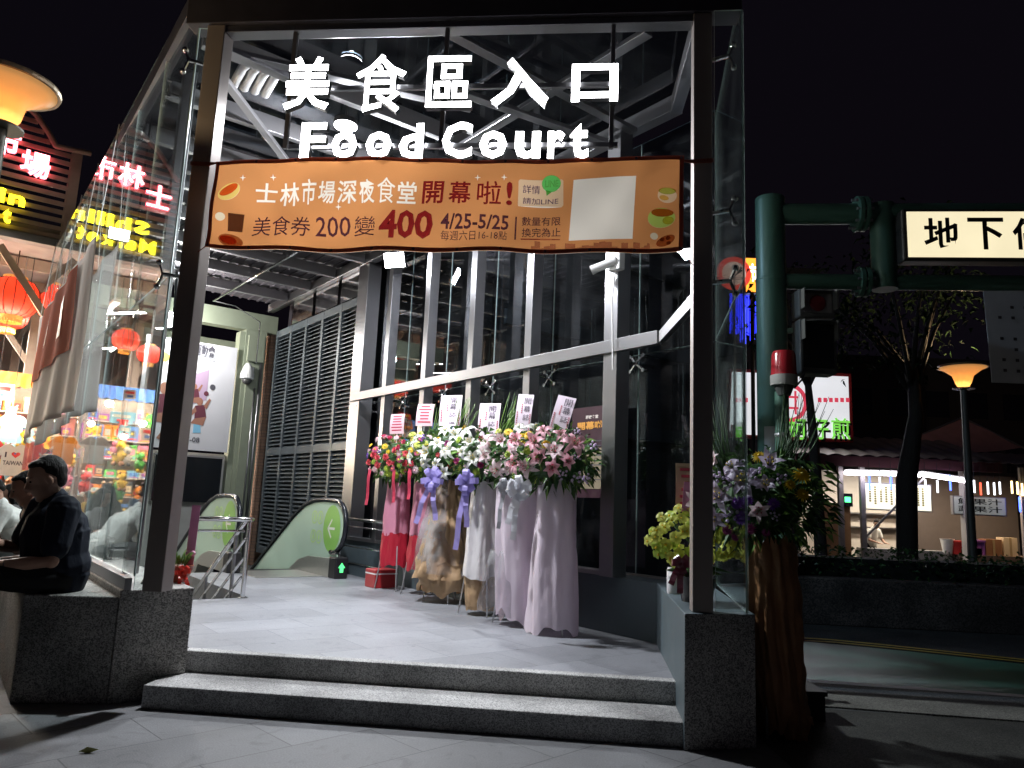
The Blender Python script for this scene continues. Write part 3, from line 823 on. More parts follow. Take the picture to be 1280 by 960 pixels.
for ch, x0, x1 in (('開', 528, 556), ('幕', 561, 590), ('啦', 596, 627), ('!', 632, 641)):
    btext(ch, x0, 226, x1, 254, 'red', 0.008 if ch == '啦' else 0.018)
btext('美食券', 312, 268, 388, 292, 'purple', 0.0)
btext('200', 393, 269, 440, 291, 'purple', 0.006)
btext('變', 443, 269, 470, 292, 'purple')
btext('400', 473, 262, 544, 296, 'red', 0.03)
btext('4/25-5/25', 552, 266, 636, 284, 'purple', 0.02)
btext('每週六日16-18點', 552, 286, 634, 297, 'purple', 0.0)
mb = MB(); bshape([(644, 267), (646, 267), (645, 296), (643, 296)], 'purple', mb=mb); t.part('printed_line', mb)
btext('數量有限', 652, 267, 701, 278, 'purple', 0.008)
btext('換完為止', 652, 281, 701, 292, 'purple', 0.008)
bshape([(651, 294), (700, 295), (700, 296), (651, 295.5)], 'red')
arc_ = [(689 + 12 * math.cos(a), 226 + 10 * math.sin(a)) for a in [PI + .467 + (PI - .934) * i / 14 for i in range(15)]]
bhole([(648, 254), (647, 252), (648, 224), (650, 222)] + arc_ + [(702, 221), (704, 223), (704, 253), (702, 255)])
bshape([(650, 222), (678, 221.5), (677, 226), (680, 233), (689, 236), (698, 233), (701, 226), (700, 221.5), (702, 221), (704, 223), (704, 253), (702, 255), (649, 254), (647, 252), (648, 224)], 'cream', 0.005)
btext('詳情', 653, 228, 675, 238, 'purple', 0.006, 0.008)
btext('請加LINE', 653, 243, 698, 251, 'purple', 0.006, 0.008)
bub = ell(689, 226, 12, 10)
bshape(bub, 'green', 0.009); bshape([(682, 233), (690, 235.5), (683, 240)], 'green', 0.0085)
btext('LINE', 681, 222, 698, 230, 'white', 0.03, 0.011)
bhole([(717, 223), (795, 221), (791, 295), (711, 297)])
bshape([(284, 264), (303, 265), (301, 287), (283, 286)], 'dark', 0.008)
# pictures of food
for cx, cy, rx, ry, ro, k_, of, hole in ((285, 238, 15, 9, -0.5, 'yellow', .006, 1), (285, 236, 13, 5, -0.5, 'tomato', .008, 0), (274, 269, 6, 5, -0.2, 'white', .006, 1),
         (287, 298, 16, 8, 0.25, 'brown', .008, 0), (284, 297, 11, 5, 0.25, 'tomato', .0085, 0),
         (834, 244, 12, 9, 0.1, 'cream', .006, 1), (834, 239, 11, 4, 0.05, 'leaf', .008, 0), (830, 247, 6, 3, 0.2, 'yellow', .008, 0),
         (827, 271, 17, 12, 0.1, 'leaf', .006, 1), (828, 265, 14, 5, 0.1, 'tomato', .008, 0), (835, 275, 7, 5, 0.1, 'yellow', .0085, 0), (818, 292, 5, 4, 0.5, 'white', .006, 1),
         (832, 299, 12, 6, -0.3, 'brown', .006, 0), (828, 297, 3, 2.5, 0, 'brown', .008, 0), (835, 296, 3, 2.5, 0, 'brown', .008, 0), (836, 302, 3, 2.2, 0, 'brown', .008, 0)):
    e_ = ell(cx, cy, rx, ry, ro); bshape(e_, k_, of)
    if hole: bhole(e_)
mb = MB(); r2 = random.Random(3); x = 664
while x < 812:
    wd = r2.uniform(3, 9); h = r2.uniform(3, 11) + (10 if r2.random() < 0.12 else 0)
    bshape([(x, 310 - h), (x + wd, 310 - h + r2.uniform(-1, 1)), (x + wd, 312), (x, 312)], 'sky', 0.006, mb=mb); x += wd
t.part('printed_skyline', mb)
for x, y in ((340, 220), (303, 222), (597, 221), (630, 221), (425, 258)):
    bhole([(x - 4, y), (x - .8, y - .8), (x, y - 4), (x + .8, y - .8), (x + 4, y), (x + .8, y + .8), (x, y + 4), (x - .8, y + .8)])
# the orange ground, cut out round the pale lettering
cv = bpy.data.curves.new('ground_print', 'CURVE'); cv.dimensions = '2D'; cv.fill_mode = 'BOTH'
for lp in [[(BF0, BZ0), (BF1, BZ0), (BF1, BZ1), (BF0, BZ1)]] + HOLES:
    sp = cv.splines.new('POLY'); sp.points.add(len(lp) - 1); sp.use_cyclic_u = True
    for q, (x, y) in zip(sp.points, lp): q.co = (x, y, 0, 1)
co = bpy.data.objects.new('ground_print', cv); col.objects.link(co)
me = bpy.data.meshes.new_from_object(co.evaluated_get(bpy.context.evaluated_depsgraph_get()))
bpy.data.objects.remove(co); bpy.data.curves.remove(cv)
bm = bmesh.new(); bm.from_mesh(me); bpy.data.meshes.remove(me)
for i in range(1, 76): bmesh.ops.bisect_plane(bm, geom=bm.verts[:] + bm.edges[:] + bm.faces[:], plane_co=(BF0 + (BF1 - BF0) * i / 76, 0, 0), plane_no=(1, 0, 0))
for i in range(1, 14): bmesh.ops.bisect_plane(bm, geom=bm.verts[:] + bm.edges[:] + bm.faces[:], plane_co=(0, BZ0 + (BZ1 - BZ0) * i / 14, 0), plane_no=(0, 1, 0))
bm.verts.index_update()
mb = MB(); mb.add([bwave(V((q.co.x, 0, q.co.y)), 0.004) for q in bm.verts], [[q.index for q in f.verts] for f in bm.faces], INK['orange']); bm.free()
t.part('orange_print', mb, smooth=True)
for i in range(12):
    for zz in (BZ1 - 0.016, BZ0 + 0.016):
        p = bwave(V((BF0 + 0.02 + (BF1 - BF0 - 0.04) * i / 11, 0, zz)), 0.014); mb = MB()
        mb.lathe([(0.011, 0), (0.011, 0.004), (0.005, 0.005), (0.005, 0.0)], p, CHROME, 10, axis=(0, -1, 0)); t.part('grommet', mb)
mb = MB()
for k in range(3):
    z = BZ1 - 0.02 + 0.012 * k
    mb.tube([(BF0 + 0.02, NB, BZ1 - 0.02), (-3.172, 5.545, z), (-3.34, 5.55, z + 0.01)], 0.006, HEM, seg=5)
    mb.tube([(BF1 - 0.02, NB, BZ1 - 0.02), (0.785, 5.535, z), (0.935, 5.54, z + 0.01)], 0.006, HEM, seg=5)
mb.tube([(BF1 - 0.02, NB, BZ0 + 0.02), (0.78, 5.54, BZ0 - 0.10)], 0.004, HEM, seg=5)
mb.tube([(BF0 + 0.02, NB, BZ0 + 0.02), (-3.18, 5.54, BZ0 - 0.03)], 0.004, HEM, seg=5)
t.part('tie_cord', mb)

# ------------------------------------------------------------------ floodlight on the window wall, ceiling lamp, downlights
FP = loc_in(A_PD, at_p(493, 325, 5.52))
t = T('floodlight', 'glaring white floodlight fixed on a steel mullion below the banner', 'floodlight', FP, A_PD)
aim = V((-0.80, -0.52, -0.42)).normalized(); sx = aim.cross(V((0, 0, 1))).normalized(); sy = sx.cross(aim)
def fpt(a, b, c): return FP + sx * a + sy * b + aim * c
mb = MB(); vs = [fpt(sx_ * 0.19, sy_ * 0.13, c) for c in (-0.06, 0.0) for sx_, sy_ in ((-1, -1), (1, -1), (1, 1), (-1, 1))]
mb.add(vs, [(0, 1, 2, 3), (7, 6, 5, 4), (4, 5, 1, 0), (5, 6, 2, 1), (6, 7, 3, 2), (7, 4, 0, 3)]); t.part('housing', mb, BLACK)
mb = MB(); mb.sheet([fpt(-.175, -.115, 0.004), fpt(.175, -.115, 0.004), fpt(.175, .115, 0.004), fpt(-.175, .115, 0.004)], 0.004)
t.part('lamp_face', mb, emis('flood_white', (1.0, 0.98, 1.0), 60))
mb = MB(); mb.tube([fpt(-.21, 0, -.03), fpt(-.21, 0, -.17), fpt(.21, 0, -.17), fpt(.21, 0, -.03)], 0.012, seg=6); mb.tube([fpt(0, 0, -0.17), (5.72, 10.94, FP.z - 0.02)], 0.02, seg=6)
t.part('yoke', mb, BLACK)
lw = fpt(0, 0, 0.03); lw = PD(*lw); tw = PD(*(fpt(0, 0, 2.0)))
area('floodlight_beam', lw, tw, 0.34, 0.22, 190, (0.93, 0.96, 1.0))

LP = loc_in(A_PD, at_z(432, 157, 5.72))
t = T('ceiling_lamp', 'round white ceiling lamp hanging from the roof braces behind the lit letters', 'ceiling lamp', LP, A_PD)
mb = MB(); mb.lathe([(0.0, 0.0), (0.125, 0.0), (0.125, -0.012), (0.0, -0.02)][::-1], LP, None, 20); t.part('lamp_face', mb, emis('lamp_white', (1.0, 0.98, 1.0), 30))
mb = MB(); mb.lathe([(0.13, 0.004), (0.135, 0.06), (0.04, 0.10), (0.0, 0.10)], LP, None, 20); mb.tube([LP + V((0, 0, .1)), LP + V((0, 0, .34))], 0.012, seg=6); t.part('housing', mb, BLACK)
area('ceiling_lamp_beam', PD(LP.x, LP.y, LP.z - 0.06), PD(5.0, 7.2, 1.2), 0.22, 0.22, 225, (0.93, 0.95, 1.0), R(175))
for dz, pw in ((-0.06, 105),):
    l = bpy.data.lights.new('ceiling_lamp_light', 'POINT'); l.energy = pw; l.color = (0.93, 0.95, 1.0); l.shadow_soft_size = 0.03
    o = bpy.data.objects.new('ceiling_lamp_light', l); col.objects.link(o); o.location = PD(LP.x, LP.y, LP.z + dz)

dl = None
for i, (x, y, lab) in enumerate(((737, 366, 'round recessed downlight lit white behind the window glass near the security camera'), (662, 347, 'round recessed downlight behind the glass between the second and third mullions'),
                               (741, 487, 'tiny bright lamp behind the glass above the dark poster'), (629, 449, 'small lamp glowing behind the glass just under the steel rail'))):
    q = loc_in(A_PD, at_z(x, y, 6.16)) if i < 2 else loc_in(A_PD, at_p(x, y, 9.2))
    t = T('downlight', lab, 'downlight', q, A_PD)
    r = 0.11 if i < 2 else 0.05
    mb = MB(); mb.lathe([(0.0, -0.02), (r, -0.01), (r, 0.0)], q, None, 16); t.part('lamp_face', mb, emis('downlight_white', (1, 0.97, 0.92), 14))
    mb = MB(); mb.lathe([(r + 0.003, -0.015), (r + 0.03, -0.012), (r + 0.03, 0.02), (0, 0.03)], q, None, 16); t.part('ring', mb, WHITE)

q = loc_in(A_PD, at_d(210, 402, 16.6))
t = T('wall_lamp', 'glaring white lamp beside the top of the sports event poster', 'wall lamp', q, A_PD)
mb = MB(); mb.ball(q, .13, None, 14, 8, (1, .8, 1)); t.part('glass_globe', mb, emis('globe_white', (1, .98, .95), 14), smooth=True)
mb = MB(); mb.tube([q + V((0, .1, 0)), V((q.x, 17.2, q.z))], .04, seg=8); mb.lathe([(.08, .12), (.10, .20), (0, .22)], q, None, 12); t.part('bracket', mb, WHITE)
l = bpy.data.lights.new('wall_lamp_light', 'POINT'); l.energy = 190; l.color = (1, .97, .93); l.shadow_soft_size = .12
o = bpy.data.objects.new('wall_lamp_light', l); col.objects.link(o); o.location = PD(q.x + .05, q.y - .25, q.z - .05)

# ------------------------------------------------------------------ cameras
q = loc_in(A_PD, at_p(772, 328, 5.62))
t = T('security_camera', 'white bullet security camera on a junction box at the top of the nearest mullion', 'security camera', q, A_PD)
mb = MB(); mb.box(q.x - 0.06, q.x + 0.03, q.y - 0.085, q.y + 0.085, q.z - 0.1, q.z + 0.1); o = t.part('junction_box', mb, WHITE); b = o.modifiers.new('bevel', 'BEVEL'); b.width = 0.012; b.segments = 2
c0 = q + V((-0.09, 0.03, -0.02)); c1 = q + V((-0.20, 0.20, -0.09))
mb = MB(); mb.tube([q + V((-.04, 0, 0)), c0], 0.025, seg=8); mb.tube([c0 + (c0 - c1) * 0.35, c1], [0.045, 0.05], WHITE, seg=14); t.part('camera_body', mb, WHITE, smooth=True, angle=R(40))
mb = MB(); dv = (c1 - c0).normalized(); mb.tube([c1, c1 + dv * 0.012], 0.042, seg=14); t.part('lens', mb, BLACK)
mb = MB(); mb.tube([q + V((-.03, 0, -.1)), q + V((-.05, 0.02, -.4)), q + V((-.04, 0.0, -1.2))], 0.008, seg=5); t.part('cable', mb, WHITE)
q = loc_in(A_PD, at_d(309, 470, 16.96))
t = T('security_camera', 'white dome security camera on the pale green column', 'security camera', q, A_PD)
mb = MB(); mb.lathe([(0.0, 0.30), (0.05, 0.29), (0.10, 0.2), (0.15, 0.05), (0.155, -0.06), (0.13, -0.08)], q + V((0, 0, 0)), None, 18); mb.bar(q + V((0.1, 0.0, .12)), q + V((0.1, 0.14, .12)), .08, .2); t.part('housing', mb, WHITE, smooth=True, angle=R(40))
mb = MB(); mb.lathe([(0.0, -0.20), (0.06, -0.185), (0.105, -0.13), (0.115, -0.08)], q, None, 18); t.part('dome', mb, mat('smoked_dome', (0.1, 0.1, 0.1), 0.1), smooth=True)

# ------------------------------------------------------------------ poster and black screen on the end wall
PX0 = loc_in(A_PD, at_d(176, 480, 17.1)).x; PX1 = loc_in(A_PD, at_d(293, 480, 17.1)).x
PZ0 = loc_in(A_PD, at_d(276, 565, 17.1)).z; PZ1 = loc_in(A_PD, at_d(290, 434, 17.1)).z
t = T('event_poster', 'big white sports event poster with athletes hung on the end wall', 'poster', (PX0, 17.14, PZ0), A_PD)
mb = MB(); mb.box(PX0, PX1, 17.12, 17.15, PZ0, PZ1); t.part('sheet', mb, mat('poster_white', (0.66, 0.67, 0.72), 0.45, 0, 0.04, 2))
def pz(x, y): q = loc_in(A_PD, at_d(x, y, 17.1)); return q.x, q.z
PI_ = {k: mat('poster_' + k, c, 0.5, 0, 0) for k, c in dict(ink=(0.08, 0.08, 0.10), grey=(0.38, 0.40, 0.45), purple=(0.46, 0.34, 0.48), skin=(0.34, 0.16, 0.11), maroon=(0.13, 0.03, 0.05), blue=(0.22, 0.52, 0.75), green=(0.25, 0.36, 0.10), yellow=(0.6, 0.38, 0.05)).items()}
def ptext(s, x0, y0, x1, y1, k, bold=0.0):
    a = pz(x0, y1); b = pz(x1, y0)
    mb = MB(); mb.text(s, (a[0], 17.112, a[1]), (1, 0, 0), (0, 0, 1), w=b[0] - a[0], h=b[1] - a[1], m=PI_[k], bold=bold); t.part('printed_text', mb)
ptext('年運動會', 234, 433, 270, 443, 'ink', 0.02); ptext('GAMES', 246, 444, 270, 449, 'grey')
ptext('體', 203, 428, 213, 434, 'ink', 0.02)
ptext('7-08', 232, 547, 250, 552, 'ink', 0.02)
def pshape(px, k, off=0.0):
    mb = MB(); vs = []
    for x, y in px:
        a, b = pz(x, y); vs.append((a, 17.114 - off, b))
    mb.add(vs, [tuple(range(len(vs)))[::-1]], PI_[k]); t.part('printed_athlete', mb)
pshape([(236, 470), (262, 462), (258, 500), (240, 505)], 'purple', 0)
for cx, cy, s in ((250, 512, 1.0), (206, 500, 1.5), (212, 540, 1.2), (244, 490, 0.7)):
    pshape(ell(cx, cy - 10 * s, 4 * s, 5 * s), 'skin', .002)
    pshape([(cx - 6 * s, cy - 5 * s), (cx + 6 * s, cy - 6 * s), (cx + 8 * s, cy + 10 * s), (cx - 7 * s, cy + 12 * s)], 'maroon', .001)
    pshape([(cx + 5 * s, cy - 5 * s), (cx + 12 * s, cy - 14 * s), (cx + 14 * s, cy - 12 * s), (cx + 8 * s, cy)], 'skin', .0015)
    pshape([(cx - 6 * s, cy - 4 * s), (cx - 14 * s, cy + 6 * s), (cx - 11 * s, cy + 8 * s), (cx - 4 * s, cy + 2 * s)], 'skin', .0015)
    pshape([(cx - 7 * s, cy + 11 * s), (cx + 8 * s, cy + 9 * s), (cx + 4 * s, cy + 20 * s), (cx - 12 * s, cy + 17 * s)], 'skin', .0012)
pshape([(243, 521), (250, 520), (251, 541), (241, 541)], 'blue', 0.0005); pshape([(197, 495), (209, 493), (206, 512), (196, 514)], 'green', 0.0008)
pshape(ell(207, 446, 5, 6), 'yellow', .002); pshape(ell(266, 484, 3.5, 3.5), 'ink', .002); pshape(ell(258, 492, 3, 3), 'maroon', .003)
q0 = pz(196, 568); q1 = pz(274, 626)
t = T('display_screen', 'large switched off black screen under the sports poster', 'screen', (q0[0], 17.3, q1[1]), A_PD)
mb = MB(); mb.box(q0[0], q1[0], 17.16, 17.30, q1[1] - 0.05, q0[1]); t.part('panel', mb, mat('screen_black', (0.01, 0.012, 0.016), 0.12, 0, 0.0))
mb = MB(); mb.box(q0[0] - .02, q1[0] + .02, 17.15, 17.31, q0[1] + .002, q0[1] + .04); t.part('frame', mb, STEEL_D)

# ------------------------------------------------------------------ escalator: two glass balustrades, skirts, handrails, steps
t = T('escalator', 'escalator with green arrow stickers on its glass sides going down beside the louvre wall', 'escalator', (4.7, 11.1, LZ), A_PD)
EGLASS = mat('frosted_green_glass', (0.50, 0.68, 0.56), 0.12, 0, 0.06, 1.2, spec=0.6)
RUB = mat('handrail_rubber', (0.012, 0.014, 0.02), 0.25, 0, 0.05)
EST = mat('escalator_steel', (0.50, 0.50, 0.47), 0.32, 0.7, 0.08, 3, stretch=(1, 8, 8))
GST = mat('green_sticker', (0.24, 0.52, 0.10), 0.45, 0, 0.04)
GSL = mat('pale_sticker', (0.42, 0.66, 0.24), 0.5, 0, 0.04)
ZL = LZ
def rail_path(d0):
    pts = []
    cz = ZL + 0.80; rr = 0.42
    for i in range(13):
        a = -PI * 0.55 + PI * 1.05 * i / 12          # round the newel from below
        pts.append((d0 + 0.42 - rr * math.cos(a), cz + rr * math.sin(a)))
    pts[-1] = (d0 + 0.52, ZL + 1.22)
    pts += [(d0 + 0.9, ZL + 1.22), (d0 + 1.3, ZL + 1.20), (d0 + 1.7, ZL + 1.11), (d0 + 2.1, ZL + 0.93), (d0 + 2.6, ZL + 0.65), (d0 + 6.4, ZL - 1.54)]
    return pts
def balustrade(p, d0, glyph):
    path = rail_path(d0)
    low = [(d0 + 6.4, ZL - 2.55), (d0 + 2.55, ZL - 0.32), (d0 + 2.0, ZL - 0.02), (d0 + 1.6, ZL + 0.18), (d0 + 1.2, ZL + 0.27), (d0 + 0.2, ZL + 0.30)]
    poly = [(x, z) for x, z in path[2:]] + low
    mb = MB(); n = len(poly)
    vs = [(p - 0.008, d, z) for d, z in poly] + [(p + 0.008, d, z) for d, z in poly]
    mb.add(vs, [tuple(range(n)), tuple(range(n, 2 * n))[::-1]] + [(i, n + i, n + (i + 1) % n, (i + 1) % n) for i in range(n)])
    gp = t.part('glass_side', mb, EGLASS)
    mb = MB(); mb.tube([(p, d, z) for d, z in path], 0.042, seg=10); t.part('handrail', mb, RUB, smooth=True)
    sk = [(d0 + 6.4, ZL - 2.55), (d0 + 2.55, ZL - 0.32), (d0 + 2.0, ZL - 0.02), (d0 + 1.6, ZL + 0.18), (d0 + 1.2, ZL + 0.27), (d0 + 0.18, ZL + 0.30), (d0 + 0.18, ZL), (d0 + 1.75, ZL), (d0 + 2.55, ZL - 0.85), (d0 + 6.4, ZL - 3.2)]
    mb = MB(); n = len(sk)
    vs = [(p - 0.09, d, z) for d, z in sk] + [(p + 0.09, d, z) for d, z in sk]
    mb.add(vs, [tuple(range(n)), tuple(range(n, 2 * n))[::-1]] + [(i, n + i, n + (i + 1) % n, (i + 1) % n) for i in range(n)])
    t.part('skirt', mb, EST)
    mb = MB(); mb.box(p - 0.11, p + 0.11, d0 + 0.04, d0 + 0.30, ZL, ZL + 0.33); o = t.part('newel_box', mb, BLACK)
    b = o.modifiers.new('bevel', 'BEVEL'); b.width = 0.02; b.segments = 2
    # stickers on the glass, facing the passage
    side = -1
    mb = MB(); x = p - 0.0115
    cy, cz = d0 + 0.50, ZL + 0.76
    mb.add([(x, cy + 0.33 * math.cos(a), cz + 0.38 * math.sin(a)) for a in [2 * PI * i / 28 for i in range(28)]], [tuple(range(28))])
    t.part('sticker', mb, GST, parent=gp)
    mb = MB(); y0 = cy
    mb.sheet([(x - .002, y0 - .12, cz - .02), (x - .002, y0 + .15, cz - .02), (x - .002, y0 + .15, cz + .02), (x - .002, y0 - .12, cz + .02)], .001)
    mb.sheet([(x - .002, y0 + .16, cz), (x - .002, y0 + .01, cz + .16), (x - .002, y0 - .015, cz + .135), (x - .002, y0 + .11, cz)], .001)
    mb.sheet([(x - .002, y0 + .16, cz), (x - .002, y0 + .11, cz), (x - .002, y0 - .015, cz - .135), (x - .002, y0 + .01, cz - .16)], .001)
    t.part('arrow', mb, mat('sticker_white', (0.75, 0.8, 0.72), 0.5, 0, 0), parent=gp)
    mb = MB()
    for dd in (0.98, 1.22):
        for dz in (0.92, 0.60):
            c = (d0 + dd, ZL + dz)
            ring = [(x, c[0] + r_ * math.cos(a), c[1] + r_ * math.sin(a)) for r_ in (0.115, 0.088) for a in [2 * PI * i / 20 for i in range(20)]]
            mb.add(ring, [(i, (i + 1) % 20, 20 + (i + 1) % 20, 20 + i) for i in range(20)])
            mb.sheet([(x, c[0] - .03, c[1] - .05), (x, c[0] + .03, c[1] - .05), (x, c[0] + .035, c[1] + .02), (x, c[0] - .03, c[1] + .03)], .001)
            mb.add([(x, c[0] + 0.022 * math.cos(a), c[1] + 0.05 + 0.022 * math.sin(a)) for a in [2 * PI * i / 10 for i in range(10)]], [tuple(range(10))])
    t.part('sticker', mb, GSL, parent=gp)
    return gp
balustrade(5.30, 11.12, True)
balustrade(4.02, 12.35, False)
mb = MB()
for i in range(13):
    d = 12.7 + i * 0.38
    mb.box(4.13, 5.19, d, d + 0.378, ZL - 0.16 - (i + 1) * 0.20, ZL - 0.01 - i * 0.20 if i < 2 else ZL - (i - 1) * 0.20)
t.part('step', mb, mat('escalator_tread', (0.05, 0.05, 0.055), 0.45, 0.6, 0.1))
mb = MB(); mb.box(4.12, 5.20, 11.6, 12.7, LZ + 0.002, LZ + 0.008); t.part('landing_plate', mb, EST)
mb = MB(); p_ = V((5.19, 11.155, ZL + 0.17))
mb.sheet([(5.27, 11.158, ZL + .1), (5.33, 11.158, ZL + .1), (5.33, 11.158, ZL + .17), (5.27, 11.158, ZL + .17)], .002, emis('exit_green', (0.1, 1.0, 0.25), 0.8))
mb.sheet([(5.24, 11.158, ZL + .17), (5.36, 11.158, ZL + .17), (5.30, 11.158, ZL + .25)], .002)
t.part('direction_light', mb)

# ------------------------------------------------------------------ stair handrail
t = T('stair_handrail', 'stainless steel handrail at the head of the stairs down beside the escalator', 'handrail', (3.2, 9.44, LZ), A_PD)
hb = V((3.2, 9.44, LZ)); ht = hb + V((0, 0, 0.95))
TUBE = CHROME
mb = MB(); mb.tube([hb, ht - V((0, 0, .03))], 0.028, seg=12); mb.lathe([(0.06, 0), (0.06, .012), (0.03, .02)], hb, None, 14); t.part('post', mb, TUBE, smooth=True, angle=R(40))
mb = MB(); mb.tube([ht + V((-0.62, 0.0, 0)), ht, ht + V((0.05, 0.06, 0))], 0.03, seg=12); mb.tube([ht + V((-.62, 0, 0)), ht + V((-.62, 0, -.14)), ht + V((-.05, 0, -.14))], 0.016, seg=8); t.part('top_rail', mb, TUBE, smooth=True)
for k, zt in enumerate((0.0, -0.24, -0.48, -0.70)):
    mb = MB(); a = ht + V((-0.02, 0.05, zt)); mb.tube([a, a + V((0, 3.6, -2.05))], 0.026 if k == 0 else 0.017, seg=10); t.part('sloping_rail' , mb, TUBE, smooth=True)
for i in range(1, 4):
    d = 0.35 + (i - 1) * 1.1
    mb = MB(); top = ht + V((-0.02, 0.05 + d, -d * 0.5694)); mb.bar(top, top + V((0, 0, -1.0)), 0.05, 0.03); t.part('post', mb, STEEL)
# short guard rail by the window wall
t = T('guard_rail', 'low stainless guard rail along the slate base wall behind the flower stands', 'guard rail', (5.62, 10.9, LZ), A_PD)
for i, z in enumerate((0.92, 0.80, 0.48, 0.22)):
    mb = MB(); mb.tube([(5.60, 9.9, LZ + z), (5.60, 11.95, LZ + z)], 0.026 if i == 0 else 0.012, seg=10); t.part('rail', mb, CHROME, smooth=True)
for d in (9.92, 11.9):
    mb = MB(); mb.tube([(5.60, d, LZ), (5.60, d, LZ + .92)], 0.022, seg=10); t.part('post', mb, CHROME, smooth=True)

# dark grand-opening poster in the window
a = loc_in(A_PD, at_p(716, 506, 5.95)); b = loc_in(A_PD, at_p(768, 623, 5.95))
pd0, pd1, pz0, pz1 = b.y, a.y, b.z, a.z - 0.05
t = T('window_poster', 'dark opening poster with orange title standing inside the window behind the lilies', 'poster', (5.95, pd0, pz0), A_PD)
mb = MB(); mb.box(5.945, 5.955, pd0, pd1, pz0, pz1); t.part('sheet', mb, mat('poster_plum', (0.04, 0.017, 0.025), 0.4, 0, 0.3, 5))
mb = MB(); mb.box(5.940, 5.944, pd0 + 0.09, pd1 - 0.03, pz0 + 0.10, pz0 + (pz1 - pz0) * 0.54); t.part('printed_panel', mb, mat('poster_sand', (0.24, 0.20, 0.13), 0.5, 0, 0.08))
def wtext(s, x0, y0, x1, y1, m):
    A_ = loc_in(A_PD, at_p(x0, y1, 5.94)); B_ = loc_in(A_PD, at_p(x1, y0, 5.94))
    mb = MB(); mb.text(s, (5.938, A_.y, A_.z), (0, -1, 0), (0, 0, 1), w=abs(A_.y - B_.y), h=abs(B_.z - A_.z), m=m, bold=0.03); t.part('printed_text', mb)
wtext('開幕啦!', 722, 525, 757, 538, mat('poster_orange', (0.55, 0.26, 0.05), 0.5, 0, 0))
wtext('深夜食堂', 732, 518, 748, 524, mat('poster_pale', (0.6, 0.55, 0.5), 0.5, 0, 0))
mb = MB()
for i in range(9): mb.box(5.9385, 5.9395, pd0 + 0.14, pd0 + 0.14 + 0.45 * (0.5 + 0.5 * ((i * 7) % 5) / 5), pz0 + 0.2 + i * 0.055, pz0 + 0.21 + i * 0.055)
t.part('printed_line', mb, mat('poster_ink', (0.12, 0.08, 0.05), 0.5, 0, 0))
mb = MB(); mb.sheet([(5.936, pd0 + .02, pz0 + .05), (5.936, pd0 + .10, pz0 + .09), (5.936, pd0 + .11, pz0 + .5), (5.936, pd0 + .02, pz0 + .55)], .001); t.part('printed_picture', mb, mat('poster_brown', (0.28, 0.12, 0.04), 0.5))

# ------------------------------------------------------------------ flowers
LEAF = mat('leaf_green', (0.055, 0.13, 0.03), 0.42, 0, 0.35, 14, trans=0.15)
LEAF2 = mat('leaf_light', (0.15, 0.28, 0.05), 0.45, 0, 0.3, 12, trans=0.2)
LEAF3 = mat('leaf_dark', (0.028, 0.075, 0.022), 0.5, 0, 0.35, 14, spec=0.25)
def petal(mb, L, W, base, tip_curl, az, tilt, m, nu=4, cup=0.25, pointed=True):
    """a petal growing from the flower's centre; the flower faces +z"""
    def fn(u, v):
        s = u
        wd = W * (math.sin(PI * min(1, s * 0.92 + 0.08)) ** 0.8 if pointed else min(1, 0.3 + 1.2 * s) * math.sqrt(max(0.0, 1 - max(0, (s - .6) / .4) ** 2)) + 0.02)
        y = (v - 0.5) * wd
        r = base + L * s * math.cos(tilt - tip_curl * s * s)
        z = L * s * math.sin(tilt - tip_curl * s * s) + cup * abs(v - 0.5) * wd
        return V((r * math.cos(az) - y * math.sin(az), r * math.sin(az) + y * math.cos(az), z))
    mb.grid(fn, nu, 2, m)
